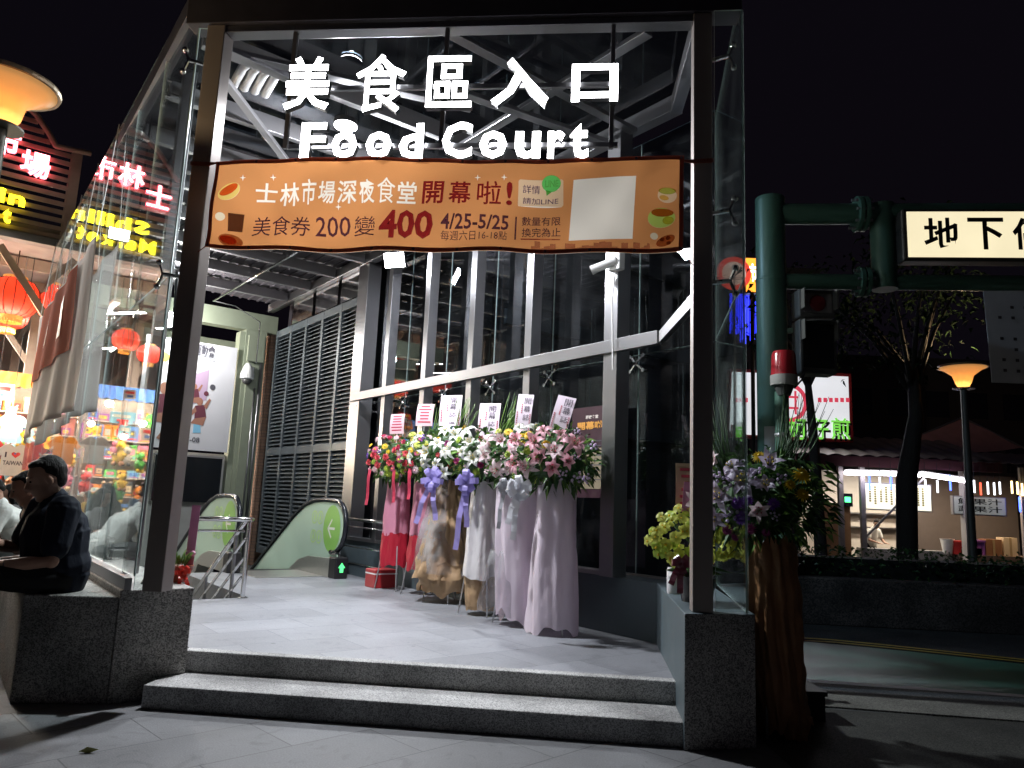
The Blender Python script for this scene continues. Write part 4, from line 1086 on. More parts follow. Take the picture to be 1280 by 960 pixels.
def flower_mesh(kind, c1, c2=None, seed=0):
    r = random.Random(seed); mb = MB()
    m1 = mat('petal_%s_%s' % (kind, '_'.join('%d' % (x * 100) for x in c1)), c1, 0.5, 0, 0.10, 20, trans=0.3)
    m2 = mat('petal2_%s_%s' % (kind, '_'.join('%d' % (x * 100) for x in (c2 or c1))), c2 or c1, 0.5, 0, 0.10, 20)
    if kind == 'lily':
        for k in range(6): petal(mb, 0.105 + r.uniform(-.018, .014), 0.054 if k % 2 else 0.040, 0.004, (.25, .7, 1.0, 1.25, 1.5)[seed % 5] + r.uniform(-.3, .4), k * PI / 3 + r.uniform(-.18, .18), (1.25, 1.05, .95, .85, .75)[seed % 5] + r.uniform(-.15, .15), m1, 5)
        for k in range(5):
            a = k * 1.26 + r.uniform(-.2, .2); mb.tube([(0, 0, 0), (0.022 * math.cos(a), 0.022 * math.sin(a), 0.065)], 0.0022, LEAF2, 4)
            mb.ball((0.022 * math.cos(a), 0.022 * math.sin(a), 0.067), 0.006, m2, 5, 3)
    elif kind == 'mum':
        for lay, (n, L, t) in enumerate(((16, 0.052, 0.15), (14, 0.043, 0.6), (10, 0.03, 1.05))):
            for k in range(n): petal(mb, L, 0.013, 0.004, 0.5, 2 * PI * (k + 0.5 * lay) / n + r.uniform(-.1, .1), t, m1, 2, 0.1)
        mb.ball((0, 0, 0.012), 0.013, m2, 6, 4)
    elif kind == 'carnation':
        for lay, (n, L, t, w_) in enumerate(((9, 0.042, 0.25, 0.04), (8, 0.036, 0.75, 0.036), (6, 0.028, 1.2, 0.03))):
            for k in range(n): petal(mb, L, w_, 0.002, r.uniform(-.2, .7), 2 * PI * (k + 0.5 * lay) / n + r.uniform(-.2, .2), t, m1 if (k + lay) % 3 else m2, 2, 0.5, False)
    elif kind == 'orchid':
        for k, (a, w_, L) in enumerate(((0.3, .05, .045), (PI - 0.3, .05, .045), (PI / 2, .034, .042), (-0.75, .032, .042), (PI + 0.75, .032, .042))):
            petal(mb, L, w_, 0.003, 0.5, a, 0.3, m1, 3, 0.2, False)
        petal(mb, 0.02, 0.02, 0, -0.3, -PI / 2, 0.9, m2, 2, 0.8, False); mb.ball((0, 0, 0.008), 0.007, m2, 5, 3)
    elif kind == 'gerbera':
        for lay, (n, L, t) in enumerate(((15, 0.05, 0.1), (13, 0.043, 0.35))):
            for k in range(n): petal(mb, L, 0.016, 0.008, 0.3, 2 * PI * (k + .5 * lay) / n, t, m1, 2, 0.1, False)
        mb.ball((0, 0, 0.006), 0.016, m2, 8, 4)
    elif kind == 'spray':
        for k in range(7):
            a = k * 2.4; rr = 0.012 * math.sqrt(k) * 1.4
            c = V((rr * math.cos(a), rr * math.sin(a), 0.02 - rr * 0.3))
            mb.ball(c, 0.011, m1, 6, 4)
            mb.tube([c, (c.x * .2, c.y * .2, -0.06)], 0.0015, LEAF, 4)
    me = bpy.data.meshes.new(kind)
    me.from_pydata([tuple(q) for q in mb.v], [], mb.f)
    for q in mb.mats: me.materials.append(q)
    me.polygons.foreach_set('material_index', mb.m); me.polygons.foreach_set('use_smooth', [True] * len(me.polygons))
    me.update()
    return me
C = dict(white=(0.86, 0.87, 0.83), pink=(0.80, 0.44, 0.52), palepink=(0.84, 0.67, 0.71), red=(0.55, 0.03, 0.08), coral=(0.75, 0.13, 0.14), yellow=(0.82, 0.56, 0.03),
         lilac=(0.72, 0.60, 0.80), purple=(0.24, 0.07, 0.55), magenta=(0.32, 0.03, 0.18), lime=(0.42, 0.56, 0.07), palelime=(0.62, 0.66, 0.14), rose=(0.62, 0.10, 0.24), violet=(0.24, 0.10, 0.50))
_FM = {}
def fmesh(kind, c1, c2='yellow', v=0):   # five variants of each bloom
    k = (kind, c1, c2, v)
    if k not in _FM: _FM[k] = flower_mesh(kind, C[c1], C[c2], v)
    return _FM[k]
NAMES = dict(lily='lily', mum='chrysanthemum', carnation='carnation', orchid='orchid_bloom', gerbera='gerbera', spray='filler_bloom')
def put_flower(t, kind, c1, c2, pos, direction, scale=1.0, r=None, parent=None):
    o = bpy.data.objects.new(NAMES[kind], fmesh(kind, c1, c2, (r or rnd).randint(0, 4))); col.objects.link(o)
    o.parent = parent or t.o
    q = V((0, 0, 1)).rotation_difference(V(direction).normalized()); e = q.to_matrix() @ Euler((0, 0, (r or rnd).uniform(0, 6))).to_matrix()
    o.location = pos; o.rotation_euler = e.to_euler(); o.scale = (scale,) * 3
    return o
def leaf(mb, p, d, L, W, m, r, fold=0.25, droop=0.3):
    d = V(d).normalized(); s = d.cross(V((r.uniform(-1, 1), r.uniform(-1, 1), r.uniform(.3, 1)))).normalized(); n = s.cross(d)
    a = p; b = p + d * L * 0.45; c = p + d * L - V((0, 0, droop * L))
    e1 = b + s * W / 2 + n * W * fold; e2 = b - s * W / 2 + n * W * fold
    mb.add([a, e1, c, e2, b], [(0, 4, 1), (4, 2, 1), (0, 3, 4), (4, 3, 2)], m)
def foliage(n, rx, ry, rz, face, r, L=(0.07, 0.15), mats=(LEAF, LEAF2, LEAF3), squash=0.6, c=V((0, 0, 0)), wd=(0.28, 0.5)):
    mb = MB(); f = V(face)
    for i in range(n):
        while True:
            q = V((r.uniform(-1, 1), r.uniform(-1, 1), r.uniform(-1, 1)))
            if 0.1 < q.length < 1: break
        q = q.normalized() * (q.length ** 0.4)
        p = c + V((q.x * rx, q.y * ry, q.z * rz)) * r.uniform(0.75, 1.02)
        d = (V((q.x, q.y, q.z)) + V((r.uniform(-.7, .7), r.uniform(-.7, .7), r.uniform(-.5, .6))))
        L_ = r.uniform(*L)
        k = r.random(); m = mats[0] if k < 0.5 else mats[1] if k < 0.72 else mats[2]
        leaf(mb, p, d, L_, L_ * r.uniform(*wd), m, r)
    return mb
def ribbon_strip(mb, pts, wd, m, wdir):
    pts = [V(p) for p in pts]; w_ = V(wdir)
    vs = []
    for i, p in enumerate(pts):
        t_ = (pts[min(i + 1, len(pts) - 1)] - pts[max(0, i - 1)]).normalized()
        s = (w_ - t_ * w_.dot(t_)).normalized() * wd / 2
        vs += [p - s, p + s]
    mb.add(vs, [(2 * i, 2 * i + 1, 2 * i + 3, 2 * i + 2) for i in range(len(pts) - 1)], m)
def bow(c, face, size, m, r, loops=7, tails=((-0.03, -0.55), (0.08, -0.4)), wd=None):
    """ribbon bow at c facing `face`"""
    mb = MB(); c = V(c); f = V(face).normalized(); x = f.cross(V((0, 0, 1))).normalized(); z = x.cross(f)
    wd = wd or size * 0.42
    for k in range(loops):
        a = 2 * PI * k / loops + r.uniform(-.25, .25); o = x * math.cos(a) + z * math.sin(a) + f * r.uniform(.2, .8); o.normalize()
        sd = o.cross(f).normalized(); L = size * r.uniform(.8, 1.15)
        pts = [c + o * L * (0.5 - 0.5 * math.cos(q)) * 1.0 + sd.cross(o) * math.sin(q) * L * 0.34 for q in [2 * PI * i / 12 for i in range(13)]]
        ribbon_strip(mb, pts, wd, m, sd)
    mb.ball(c + f * size * .2, size * 0.2, m, 8, 5)
    for dx, dz in tails:
        pts = [c + x * dx * (i / 7) + V((0, 0, dz * (i / 7) ** 1.15)) + f * (0.05 * math.sin(PI * i / 7) + 0.015 * math.sin(i * 1.9)) for i in range(8)]
        ribbon_strip(mb, pts, wd * 0.95, m, x + f * 0.2)
    return mb
def wrap(c, z0, z1, r0, r1, m, seed, sq=(1, 1), folds=7, amp=0.09, lean=(0, 0), mats=None, split=0.4, open_=0.0, ragged=0.02, crumple=0.009):
    """paper or cloth skirt round an easel, gathered at the top"""
    r = random.Random(seed); ph = [r.uniform(0, 6) for _ in range(5)]
    mb = MB(); cr_ = [(r.uniform(0, 2 * PI), r.uniform(.05, .16), r.uniform(-.09, .07), r.uniform(-.5, .5), r.uniform(0, 1)) for _ in range(22)]
    def fn(u, v):
        a = 2 * PI * u * (1 - open_) + open_ * PI
        rad = r0 + (r1 - r0) * v
        g = amp * (0.4 + 0.6 * (1 - abs(2 * v - 1)))
        rad *= 1 + g * math.sin(folds * a + ph[0] + 0.8 * v) + g * 0.6 * math.sin((folds + 4) * a + ph[1] - 1.5 * v) + 0.05 * math.sin(2 * a + ph[2] + 2 * v) + g * 0.45 * abs(math.sin((folds + 2) * a * .5 + ph[4] + 1.2 * v)) + g * .22 * math.sin(19 * a + ph[1] + 6 * v) * (1 - .5 * v) + amp * .25 * math.sin(3 * a + 5 * v + ph[0]) * math.sin(6 * v + ph[2]) + amp * 0.35 * math.sin(9 * v * (1 + .3 * math.sin(a)) + ph[3] + 3 * a)
        for a0, wd_, st_, dr_, vc in cr_:
            da = (a - a0 - dr_ * v + PI) % (2 * PI) - PI
            rad += (r0 + r1) * .5 * st_ * amp * 9 * math.exp(-(da / wd_) ** 2) * math.exp(-((v - vc) / .55) ** 2)
        q = V((math.cos(a) * 2.2 + seed, math.sin(a) * 2.2, (z0 + (z1 - z0) * v) * 2.6))
        rad += crumple * (abs(noise.noise(q * 1.3)) * 1.2 + abs(noise.noise(q * 2.9)) * .6 - .3)
        z = z0 + (z1 - z0) * v + (ragged * (math.sin(3 * a + ph[3]) + .5 * math.sin(8 * a + ph[0])) * (1 - v * 5) if v < 0.2 else 0) + ragged * 0.5 * math.sin(9 * a + ph[4]) * v
        return V((c[0] + lean[0] * (1 - v) + rad * sq[0] * math.cos(a), c[1] + lean[1] * (1 - v) + rad * sq[1] * math.sin(a), z))
    mb.grid(fn, 96, 34, m)
    return mb
FACE = V((-0.80, -0.60, 0.0)).normalized()
FSIDE = FACE.cross(V((0, 0, 1))).normalized()
EASEL = mat('easel_white_wire', (0.62, 0.62, 0.62), 0.4, 0.3, 0.05)
CARD = mat('card_pink', (0.72, 0.50, 0.56), 0.6, 0, 0.04, 3)
CARDL = mat('card_lilac', (0.74, 0.64, 0.74), 0.6, 0, 0.04, 3)
CINK = mat('card_ink', (0.04, 0.03, 0.05), 0.6, 0, 0)
CRED = mat('card_red_ink', (0.45, 0.04, 0.08), 0.6, 0, 0)
def card(t, c, w_, h, m, tilt=0.0, lean=0.15, body='開幕誌慶', face=None, plain=False):
    f = V(face) if face else FACE; x0 = f.cross(V((0, 0, 1))).normalized() * -1
    x0 = V((0, 0, 1)).cross(f).normalized()
    f2 = (f + V((0, 0, lean))).normalized(); z0 = f2.cross(x0).normalized()
    x = x0 * math.cos(tilt) + z0 * math.sin(tilt); z = z0 * math.cos(tilt) - x0 * math.sin(tilt)
    c = V(c)
    def P(u, v, k=0.0): return c + x * (u - 0.5) * w_ + z * v * h + f2 * (k + 0.02 * math.sin(PI * v) * (1 if plain else 1))
    mb = MB(); mb.grid(lambda u, v: P(u, v), 4, 8, m)
    cd_ = t.part('message_card', mb)
    mb = MB()
    n = len(body)
    if body:
        s = min(w_ * 0.42, h * 0.88 / n)
        for i, ch in enumerate(body):
            v0 = 0.95 - (i + 1) * (0.90 / n)
            o = P(0.47, v0, 0.004)
            mb.text(ch, o, x, z, w=s, h=s * 0.95, m=CINK, bold=0.0, warp=None)
    k = random.Random(int(abs(c.x * 1000) + abs(c.y * 100)))
    if plain:
        for i in range(6):
            v = 0.9 - i * 0.14; L = k.uniform(.45, .8)
            mb.sheet([P(.5 - L / 2, v, .003), P(.5 + L / 2, v, .003), P(.5 + L / 2, v - .06, .003), P(.5 - L / 2, v - .06, .003)], 0.0008, CRED)
    else:
        for u, v0, v1 in ((0.10, .12, .5), (0.36, .45, .72), (0.92, .05, .45)):
            q = v1
            while q > v0:
                mb.sheet([P(u - .03, q, .003), P(u + .03, q, .003), P(u + .03, q - .035, .003), P(u - .03, q - .035, .003)], 0.0008, CRED); q -= 0.055
    mb and t.part('card_writing', mb, parent=cd_)
    return cd_
def easel(t, c, zf, h, spread=0.26, m=EASEL):
    c = V(c)
    for a in (0.35, 2.35, 4.4):
        e = c + V((spread * math.cos(a), spread * math.sin(a), 0)); e.z = zf
        top = c + V((0.03 * math.cos(a), 0.03 * math.sin(a), 0)); top.z = zf + h
        mb = MB(); mb.tube([e, top], 0.009, m, 6); t.part('leg', mb, smooth=True)
FLOWGROUP = 'congratulation flower stands along the window wall'
def flower_stand(label, p, d, zf, mix, seed, body, cardspec, bowspec=None, head=(0.40, 0.40, 0.34), hz=1.80, nleaf=330, grass=0, grass_dir=0.0, easel_h=1.6, group=FLOWGROUP, face=FACE, frame=A_PD, leaves=(LEAF, LEAF2, LEAF3), spread=0.26, extra=None, scale=1.0):
    r = random.Random(seed)
    t = T('flower_stand', label, 'flower stand', (p, d, zf), frame, group)
    c = V((p, d, zf)); f = V(face); sd = V((0, 0, 1)).cross(f).normalized()
    easel(t, c, zf, easel_h, spread)
    body(t, c)
    hc = c + V((0, 0, hz)) + f * 0.10
    rx, ry, rz = head
    fol = foliage(nleaf, rx, ry, rz, f, r, mats=leaves, c=hc - f * 0.02)
    t.part('foliage', fol)
    mb = MB(); mb.ball(hc - f * 0.04, 0.75, None, 12, 8, (rx * 0.95, ry * 0.95, rz * 0.95)); t.part('foam_core', mb, LEAF3)
    # blooms spread over the side that faces out
    placed = []
    for kind, c1, c2, n, sc_, zone in mix:
        k = 0; tries = 0
        while k < n and tries < 400:
            tries += 1
            u = r.uniform(zone[0], zone[1]); v = r.uniform(zone[2], zone[3])
            if u * u + v * v > 1.0: continue
            need = {'lily': 0.135, 'mum': 0.085, 'carnation': 0.075, 'orchid': 0.07, 'gerbera': 0.095, 'spray': 0.06}[kind] * sc_ * 0.92
            P = (u * rx, v * rz)
            if any(math.hypot(P[0] - a, P[1] - b) < (need + nd) * 0.46 for a, b, nd in placed) and tries < 330: continue
            placed.append((P[0], P[1], need))
            dep = math.sqrt(max(0.02, 1 - u * u * 0.8 - v * v * 0.8))
            pos = hc + sd * P[0] + V((0, 0, P[1])) + f * (ry * 0.92 * dep + r.uniform(0.0, 0.05))
            dr = (sd * u * 0.8 + V((0, 0, v * 0.8 + 0.15)) + f * (dep + 0.15)) + V((r.uniform(-.25, .25), r.uniform(-.25, .25), r.uniform(-.2, .2)))
            put_flower(t, kind, c1, c2, pos - c, dr, sc_ * r.uniform(.72, 1.2), r)
            k += 1
    if grass:
        mb = MB()
        for i in range(grass):
            b = hc + V((r.uniform(-.08, .08), r.uniform(-.08, .08), 0.18)) + sd * grass_dir * .3
            tip = b + V((0, 0, r.uniform(.35, .62))) + sd * (grass_dir * .35 + r.uniform(-.12, .12)) + f * r.uniform(-.1, .05)
            mb.tube([b, (b + tip) / 2 + V((0, 0, .02)), tip], [0.006, 0.005, 0.002], LEAF2 if i % 3 else LEAF, 5)
        t.part('tall_stem', mb, smooth=True)
    if bowspec:
        (bu, bv, size, m, tails) = bowspec
        t.part('bow', bow(hc + sd * bu + V((0, 0, bv)) + f * (ry + 0.06), f, size, m, r, 8, tails))
    if cardspec:
        (cu, cv, w_, h, m, tilt, plain) = cardspec
        q = hc + sd * cu + V((0, 0, cv)) + f * 0.05
        card(t, q, w_, h, m, tilt, body='' if plain else '開幕誌慶', face=f, plain=plain)
        mb = MB(); mb.tube([q - V((0, 0, .35)) - f * .01, q + V((0, 0, h * .5)) - f * .015], 0.006, EASEL, 5); t.part('card_stick', mb)
    if extra: extra(t, c, hc, f, sd, r)
    return t
PINKW = mat('pink_cloth', (0.72, 0.30, 0.42), 0.6, 0, 0.06, 4, trans=0.3, bump=.5, bscale=9)
REDW = mat('red_cloth', (0.50, 0.015, 0.04), 0.6, 0, 0.06, 4, trans=0.25)
LILACW = mat('lilac_cloth', (0.84, 0.74, 0.83), 0.75, 0, 0.08, 5, trans=0.35, bump=0.35, bscale=16, stretch=(1, 1, .25))
KRAFT = mat('kraft_paper', (0.44, 0.29, 0.16), 0.6, 0, 0.12, 5, trans=0.15, bump=0.9, bscale=11)
KRAFT_D = mat('kraft_paper_dark', (0.36, 0.17, 0.075), 0.55, 0, 0.2, 5, bump=0.6, bscale=12)
SILVERW = mat('silver_paper', (0.62, 0.60, 0.60), 0.5, 0.1, 0.06, 5, bump=0.4, bscale=14)
TULLE = glass_mat('tulle', (0.86, 0.84, 0.86), 0.22, 1.02)
BOWP = mat('bow_periwinkle', (0.36, 0.31, 0.68), 0.5, 0, 0.06, trans=0.3)
BOWW = mat('bow_white', (0.72, 0.73, 0.78), 0.4, 0, 0.05, trans=0.3)
BOWG = mat('bow_grey', (0.42, 0.43, 0.47), 0.4, 0, 0.05, trans=0.2)
BOWR = mat('bow_red', (0.62, 0.06, 0.11), 0.5, 0, 0.05, trans=0.2)
BOWM = mat('bow_maroon', (0.12, 0.015, 0.035), 0.3, 0, 0.1, trans=0.1)
def b12(lean):
    def body(t, c):
        t.part('wrapping', wrap(c, c.z + 0.78, c.z + 1.52, 0.185, 0.16, PINKW, int(c.y * 10), folds=6, amp=.05, lean=lean), smooth=True)
        t.part('wrapping', wrap(c, c.z + 0.34, c.z + 0.80, 0.20, 0.182, REDW, int(c.y * 10) + 3, folds=6, amp=.05, lean=(lean[0] * 1.6, lean[1] * 1.6)), smooth=True)
    return body
def b3(t, c):
    t.part('wrapping', wrap(c, c.z + 0.30, c.z + 1.55, 0.36, 0.13, KRAFT, 31, crumple=.04, folds=7, amp=.10), smooth=True)
    t.part('wrapping', wrap(c, c.z + 0.14, c.z + 0.50, 0.30, 0.345, KRAFT, 35, crumple=.035, folds=5, amp=.16, ragged=.05), smooth=True)
    t.part('wrapping', wrap(c + V((-.02, .05, 0)), c.z + 0.36, c.z + 1.58, 0.40, 0.15, TULLE, 33, folds=6, amp=.08, open_=0.35), smooth=True)
def b4(t, c):
    t.part('wrapping', wrap(c, c.z + 0.42, c.z + 1.52, 0.22, 0.15, SILVERW, 41, folds=6, amp=.07), smooth=True)
    t.part('wrapping', wrap(c, c.z + 0.06, c.z + 0.44, 0.17, 0.20, KRAFT, 43, folds=4, amp=.08, ragged=.01), smooth=True)
def b5(t, c):
    t.part('wrapping', wrap(c, c.z + 0.10, c.z + 1.54, 0.245, 0.26, LILACW, 51, folds=5, amp=.06, lean=(0.0, -.06), ragged=.06), smooth=True)
    t.part('wrapping', wrap(c + V((-.03, .06, 0)), c.z + 0.12, c.z + 0.78, 0.33, 0.24, TULLE, 53, folds=6, amp=.09, open_=0.2), smooth=True)
def b6(t, c):
    t.part('wrapping', wrap(c, c.z + 0.04, c.z + 1.52, 0.275, 0.205, LILACW, 61, folds=5, amp=.06, ragged=.05), smooth=True)
F1 = loc_in(A_PD, at_z(490, 737, LZ)); F2 = loc_in(A_PD, at_z(524, 744, LZ)); F3 = loc_in(A_PD, at_z(553, 752, LZ))
F4 = loc_in(A_PD, at_z(600, 768, LZ)); F5 = loc_in(A_PD, at_z(645, 780, LZ)); F6 = loc_in(A_PD, at_z(690, 791, LZ))
ALLZ = (-0.95, 0.95, -0.75, 0.95)
mixed = [('gerbera', 'rose', 'yellow', 5, .95, ALLZ), ('carnation', 'coral', 'red', 6, 1.25, (-0.9, .5, -.5, .2)), ('gerbera', 'yellow', 'yellow', 4, .9, (-.9, .9, 0, .9)), ('mum', 'palepink', 'pink', 5, 1.1, ALLZ),
         ('carnation', 'red', 'rose', 5, 1.0, ALLZ), ('mum', 'lime', 'lime', 4, 1.1, (-.95, .95, -.8, 0)), ('spray', 'purple', 'purple', 3, 1.1, ALLZ), ('spray', 'pink', 'pink', 4, 1, ALLZ)]
def tails_red(us):
    def ex(t, c, hc, f, sd, r):
        mb = MB()
        for u, L in us:
            a = hc + sd * u + f * .36 - V((0, 0, .18))
            ribbon_strip(mb, [a + V((0, 0, -L * i / 6)) + sd * (u * .12 * i / 6) + f * .02 * math.sin(i) for i in range(7)], .055, BOWR, sd + f * .3)
        t.part('ribbon', mb)
    return ex
flower_stand('farthest flower stand in pink and red cloth, with the red carton behind', F1.x, F1.y, LZ, mixed, 11, b12((0, 0)), (-0.02, 0.36, 0.22, 0.30, CARD, 0.05, True), None, hz=1.86, extra=tails_red(((-.25, .5), (0.12, .45))))
flower_stand('second flower stand with pink and red cloth, just before the kraft paper one', F2.x, F2.y, LZ, mixed[:6] + [('mum', 'palelime', 'lime', 4, 1.2, (-.3, .95, .2, .95)), ('lily', 'palepink', 'red', 2, .9, (0, .9, 0, .9))], 12, b12((.02, .03)), (-0.02, 0.42, 0.25, 0.32, CARD, 0.0, True), None, hz=1.88, grass=26, grass_dir=.35, extra=tails_red(((-.05, .42),)))
flower_stand('flower stand of white lilies with kraft paper skirt and periwinkle bow', F3.x, F3.y, LZ, [('lily', 'white', 'yellow', 12, 1.15, ALLZ), ('carnation', 'magenta', 'magenta', 2, 1.1, (0, .9, -.2, .4)), ('spray', 'violet', 'purple', 3, 1.1, ALLZ), ('mum', 'palelime', 'lime', 4, 1.1, ALLZ), ('carnation', 'coral', 'coral', 2, 1, (-.2, .9, -.6, 0))],
             13, b3, (0.02, 0.38, 0.30, 0.42, CARDL, 0.02, False), (0.0, -0.34, 0.155, BOWP, ((-0.06, -.5), (0.20, -.55))), hz=1.88, grass=30, grass_dir=.35, head=(.42, .4, .36))
flower_stand('flower stand in silver paper over brown kraft with a periwinkle bow', F4.x, F4.y, LZ, [('lily', 'white', 'yellow', 6, 1.1, (-.9, .3, -.2, .95)), ('carnation', 'magenta', 'red', 2, 1.2, (-.8, .2, -.3, .3)), ('lily', 'pink', 'red', 4, 1.0, (0, .95, -.3, .6)), ('mum', 'lime', 'lime', 4, 1, ALLZ), ('spray', 'palepink', 'pink', 4, 1, ALLZ)],
             14, b4, (0.04, 0.26, 0.26, 0.40, CARDL, 0.0, False), (-0.05, -0.30, 0.15, BOWP, ((-0.02, -.5), (0.10, -.75))), hz=1.80, head=(.38, .38, .35), grass=26, grass_dir=.6)
flower_stand('flower stand of pink lilies in lilac cloth with a small grey bow', F5.x, F5.y, LZ, [('lily', 'palepink', 'red', 7, 1.2, (-.9, .7, -.5, .6)), ('gerbera', 'yellow', 'yellow', 3, .95, (-.9, .3, .1, .9)), ('lily', 'white', 'yellow', 2, 1.1, (-.2, .7, .5, .95)), ('mum', 'palelime', 'lime', 3, 1, ALLZ), ('spray', 'palepink', 'pink', 5, 1, ALLZ)],
             15, b5, (0.02, 0.30, 0.18, 0.42, CARDL, -0.05, False), (-0.02, -0.34, 0.10, BOWG, ((0.06, -.42),)), hz=1.78, head=(.42, .40, .35), nleaf=420)
flower_stand('pink lily stand in lilac cloth with white bow, nearest the steps', F6.x, F6.y, LZ, [('lily', 'pink', 'red', 9, 1.25, (-.75, .55, -.35, .7)), ('lily', 'palepink', 'red', 4, 1.2, (-.75, .4, -.4, .7)), ('mum', 'yellow', 'yellow', 2, 1.1, (-.6, .1, .3, .8)), ('spray', 'lilac', 'lilac', 6, 1.3, (0, .9, -.6, .8)), ('mum', 'lime', 'lime', 3, 1, (-.9, 0, -.6, .2))],
             16, b6, (0.02, 0.26, 0.20, 0.40, CARDL, -0.22, False), (-0.24, -0.34, 0.14, BOWW, ((0.06, -.5), (0.12, -.35))), hz=1.77, head=(.50, .40, .36), nleaf=560)

# red carton on the floor behind the first stand
q = loc_in(A_PD, at_z(494, 737, LZ)); q = V((5.42, q.y + 0.35, LZ))
t = T('carton', 'red carton on the floor behind the legs of the farthest flower stand', 'carton', q, A_PD)
mb = MB(); mb.box(q.x - .20, q.x + .16, q.y - .15, q.y + .15, LZ, LZ + .26); o = t.part('box', mb, mat('red_carton', (0.36, 0.02, 0.025), 0.45)); b = o.modifiers.new('bevel', 'BEVEL'); b.width = .008
mb = MB(); mb.box(q.x - .202, q.x + .162, q.y - .152, q.y + .152, LZ + .19, LZ + .21); t.part('band', mb, WHITE)

# ------------------------------------------------------------------ tall stand of purple and white flowers in brown paper by the plinth
fW = V((-0.45, -0.89, 0))
fb = loc_in(0, V((2.02, 5.92, 0)))
def b7(t, c):
    t.part('wrapping', wrap(c + V((0.0, -.05, 0)), 0.10, 1.42, 0.15, 0.18, KRAFT_D, 71, crumple=.035, folds=9, amp=.12, ragged=.07, lean=(.10, -.06)), smooth=True)
    t.part('wrapping', wrap(c + V((.03, -.02, 0)), 0.05, 0.55, 0.17, 0.145, KRAFT_D, 73, crumple=.045, folds=5, amp=.16, ragged=.08, lean=(.10, -.04)), smooth=True)
def grass7(t, c, hc, f, sd, r):
    for k, (s0, n, dx) in enumerate(((0.10, 38, .30), (-.25, 26, -.30))):
        mb = MB()
        for i in range(n):
            b = hc + sd * (s0 + r.uniform(-.08, .08)) + V((0, 0, .12)) - f * .08
            tip = b + V((0, 0, r.uniform(.40, .75))) + sd * (dx * r.uniform(.2, 1.2)) + f * r.uniform(-.2, .1)
            mb.tube([b, (b + tip) / 2 + sd * dx * .08, tip], [0.005, 0.004, 0.0015], LEAF3 if i % 3 else LEAF, 4)
        t.part('tall_stem', mb, smooth=True)
    mb = MB()
    for i in range(170):
        leaf(mb, hc + sd * r.uniform(.05, .5) + V((0, 0, r.uniform(-.25, .3))) + f * r.uniform(0, .25), V((r.uniform(.2, 1), r.uniform(-.6, .1), r.uniform(-.6, .4))), r.uniform(.06, .14), r.uniform(.025, .05), (LEAF, LEAF2, LEAF3)[i % 3], r)
    t.part('foliage', mb)
    card_c = hc - sd * .48 + V((0, 0, -.02)) - f * .12
flower_stand('tall stand of mauve lilies in crumpled brown paper beyond the plinth', fb.x, fb.y, 0.0, [('lily', 'lilac', 'yellow', 7, 1.15, (-.9, .3, -.5, .7)), ('lily', 'palepink', 'red', 3, 1.1, (-.9, .2, -.3, .7)), ('mum', 'purple', 'violet', 4, 1.2, (-.3, .3, -.4, .3)), ('mum', 'yellow', 'yellow', 4, 1.2, (-.2, .8, .0, .9)), ('spray', 'lilac', 'lilac', 6, 1.2, (-.6, .4, -.4, .5)), ('mum', 'magenta', 'magenta', 4, 1, (-.5, .2, -.8, -.1))],
             17, b7, None, None, head=(.46, .34, .40), hz=1.72, nleaf=420, easel_h=1.45, group=None, face=fW, frame=0.0, extra=grass7, spread=.22)


# ------------------------------------------------------------------ yellow orchid pot on the plinth, with a card; a white cup beside it
oc = at_z(871, 752, 0.9)
t = T('orchid_pot', 'potted yellow orchids with a maroon bow standing on the plinth behind the post', 'potted plant', (oc.x, oc.y, 0.9), 0.0)
mb = MB(); mb.lathe([(0.0, 0.0), (0.12, 0.0), (0.15, 0.19), (0.165, 0.20), (0.15, 0.20), (0.14, 0.17), (0.0, 0.17)], (oc.x, oc.y, 0.9), None, 22); t.part('pot', mb, mat('black_glaze', (0.015, 0.014, 0.016), 0.18), smooth=True, angle=R(40))
r = random.Random(5); mb = MB(); hc = V((oc.x, oc.y, 0.9 + 0.50))
for k in range(12):
    a = r.uniform(0, 6.3); leaf(mb, V((oc.x, oc.y, 1.09)), V((math.cos(a), math.sin(a), .5)), r.uniform(.2, .32), .08, LEAF3 if k % 2 else LEAF, r)
t.part('foliage', mb)
mb = MB()
for k in range(9):
    a = 2 * PI * k / 9; e = hc + V((.22 * math.cos(a), .18 * math.sin(a), .12))
    mb.tube([(oc.x, oc.y, 1.08), V((oc.x + .05 * math.cos(a), oc.y + .05 * math.sin(a), 1.35)), e], .006, LEAF, 5)
t.part('stem', mb, smooth=True)
for k in range(100):
    while True:
        q = V((r.uniform(-1, 1), r.uniform(-1, .6), r.uniform(-1, 1)))
        if .55 < q.length < 1: break
    pos = hc + V((q.x * .37 - .03, q.y * .24, q.z * .27))
    put_flower(t, 'orchid', 'palelime' if k % 4 else 'lime', 'yellow', pos - t.base, V((q.x * .7, q.y - .6, q.z * .6)), r.uniform(1.0, 1.3), r)
t.part('bow', bow(V((oc.x - .17, oc.y - .20, 1.20)), (-.3, -1, .1), 0.085, BOWM, r, 6, ((.01, -.22), (0.08, -.16)), .05))
card(t, V((oc.x + .0, oc.y + .10, 1.60)), .30, .40, mat('card_beige', (0.50, 0.36, 0.25), 0.6, 0, .04), 0.0, 0.05, body='', face=(-.1, -1, 0), plain=True)
mb = MB(); mb.tube([(oc.x + .06, oc.y + .06, 1.1), (oc.x + .06, oc.y + .06, 1.9)], .006, EASEL, 5); t.part('card_stick', mb)
mb = MB(); mb.sheet([(oc.x - .13, oc.y - .02, 1.60), (oc.x - .07, oc.y - .02, 1.60), (oc.x - .06, oc.y - .02, 1.84), (oc.x - .11, oc.y - .02, 1.84)], .002); t.part('ribbon', mb, mat('pink_slip', (0.65, 0.25, 0.45), .5))
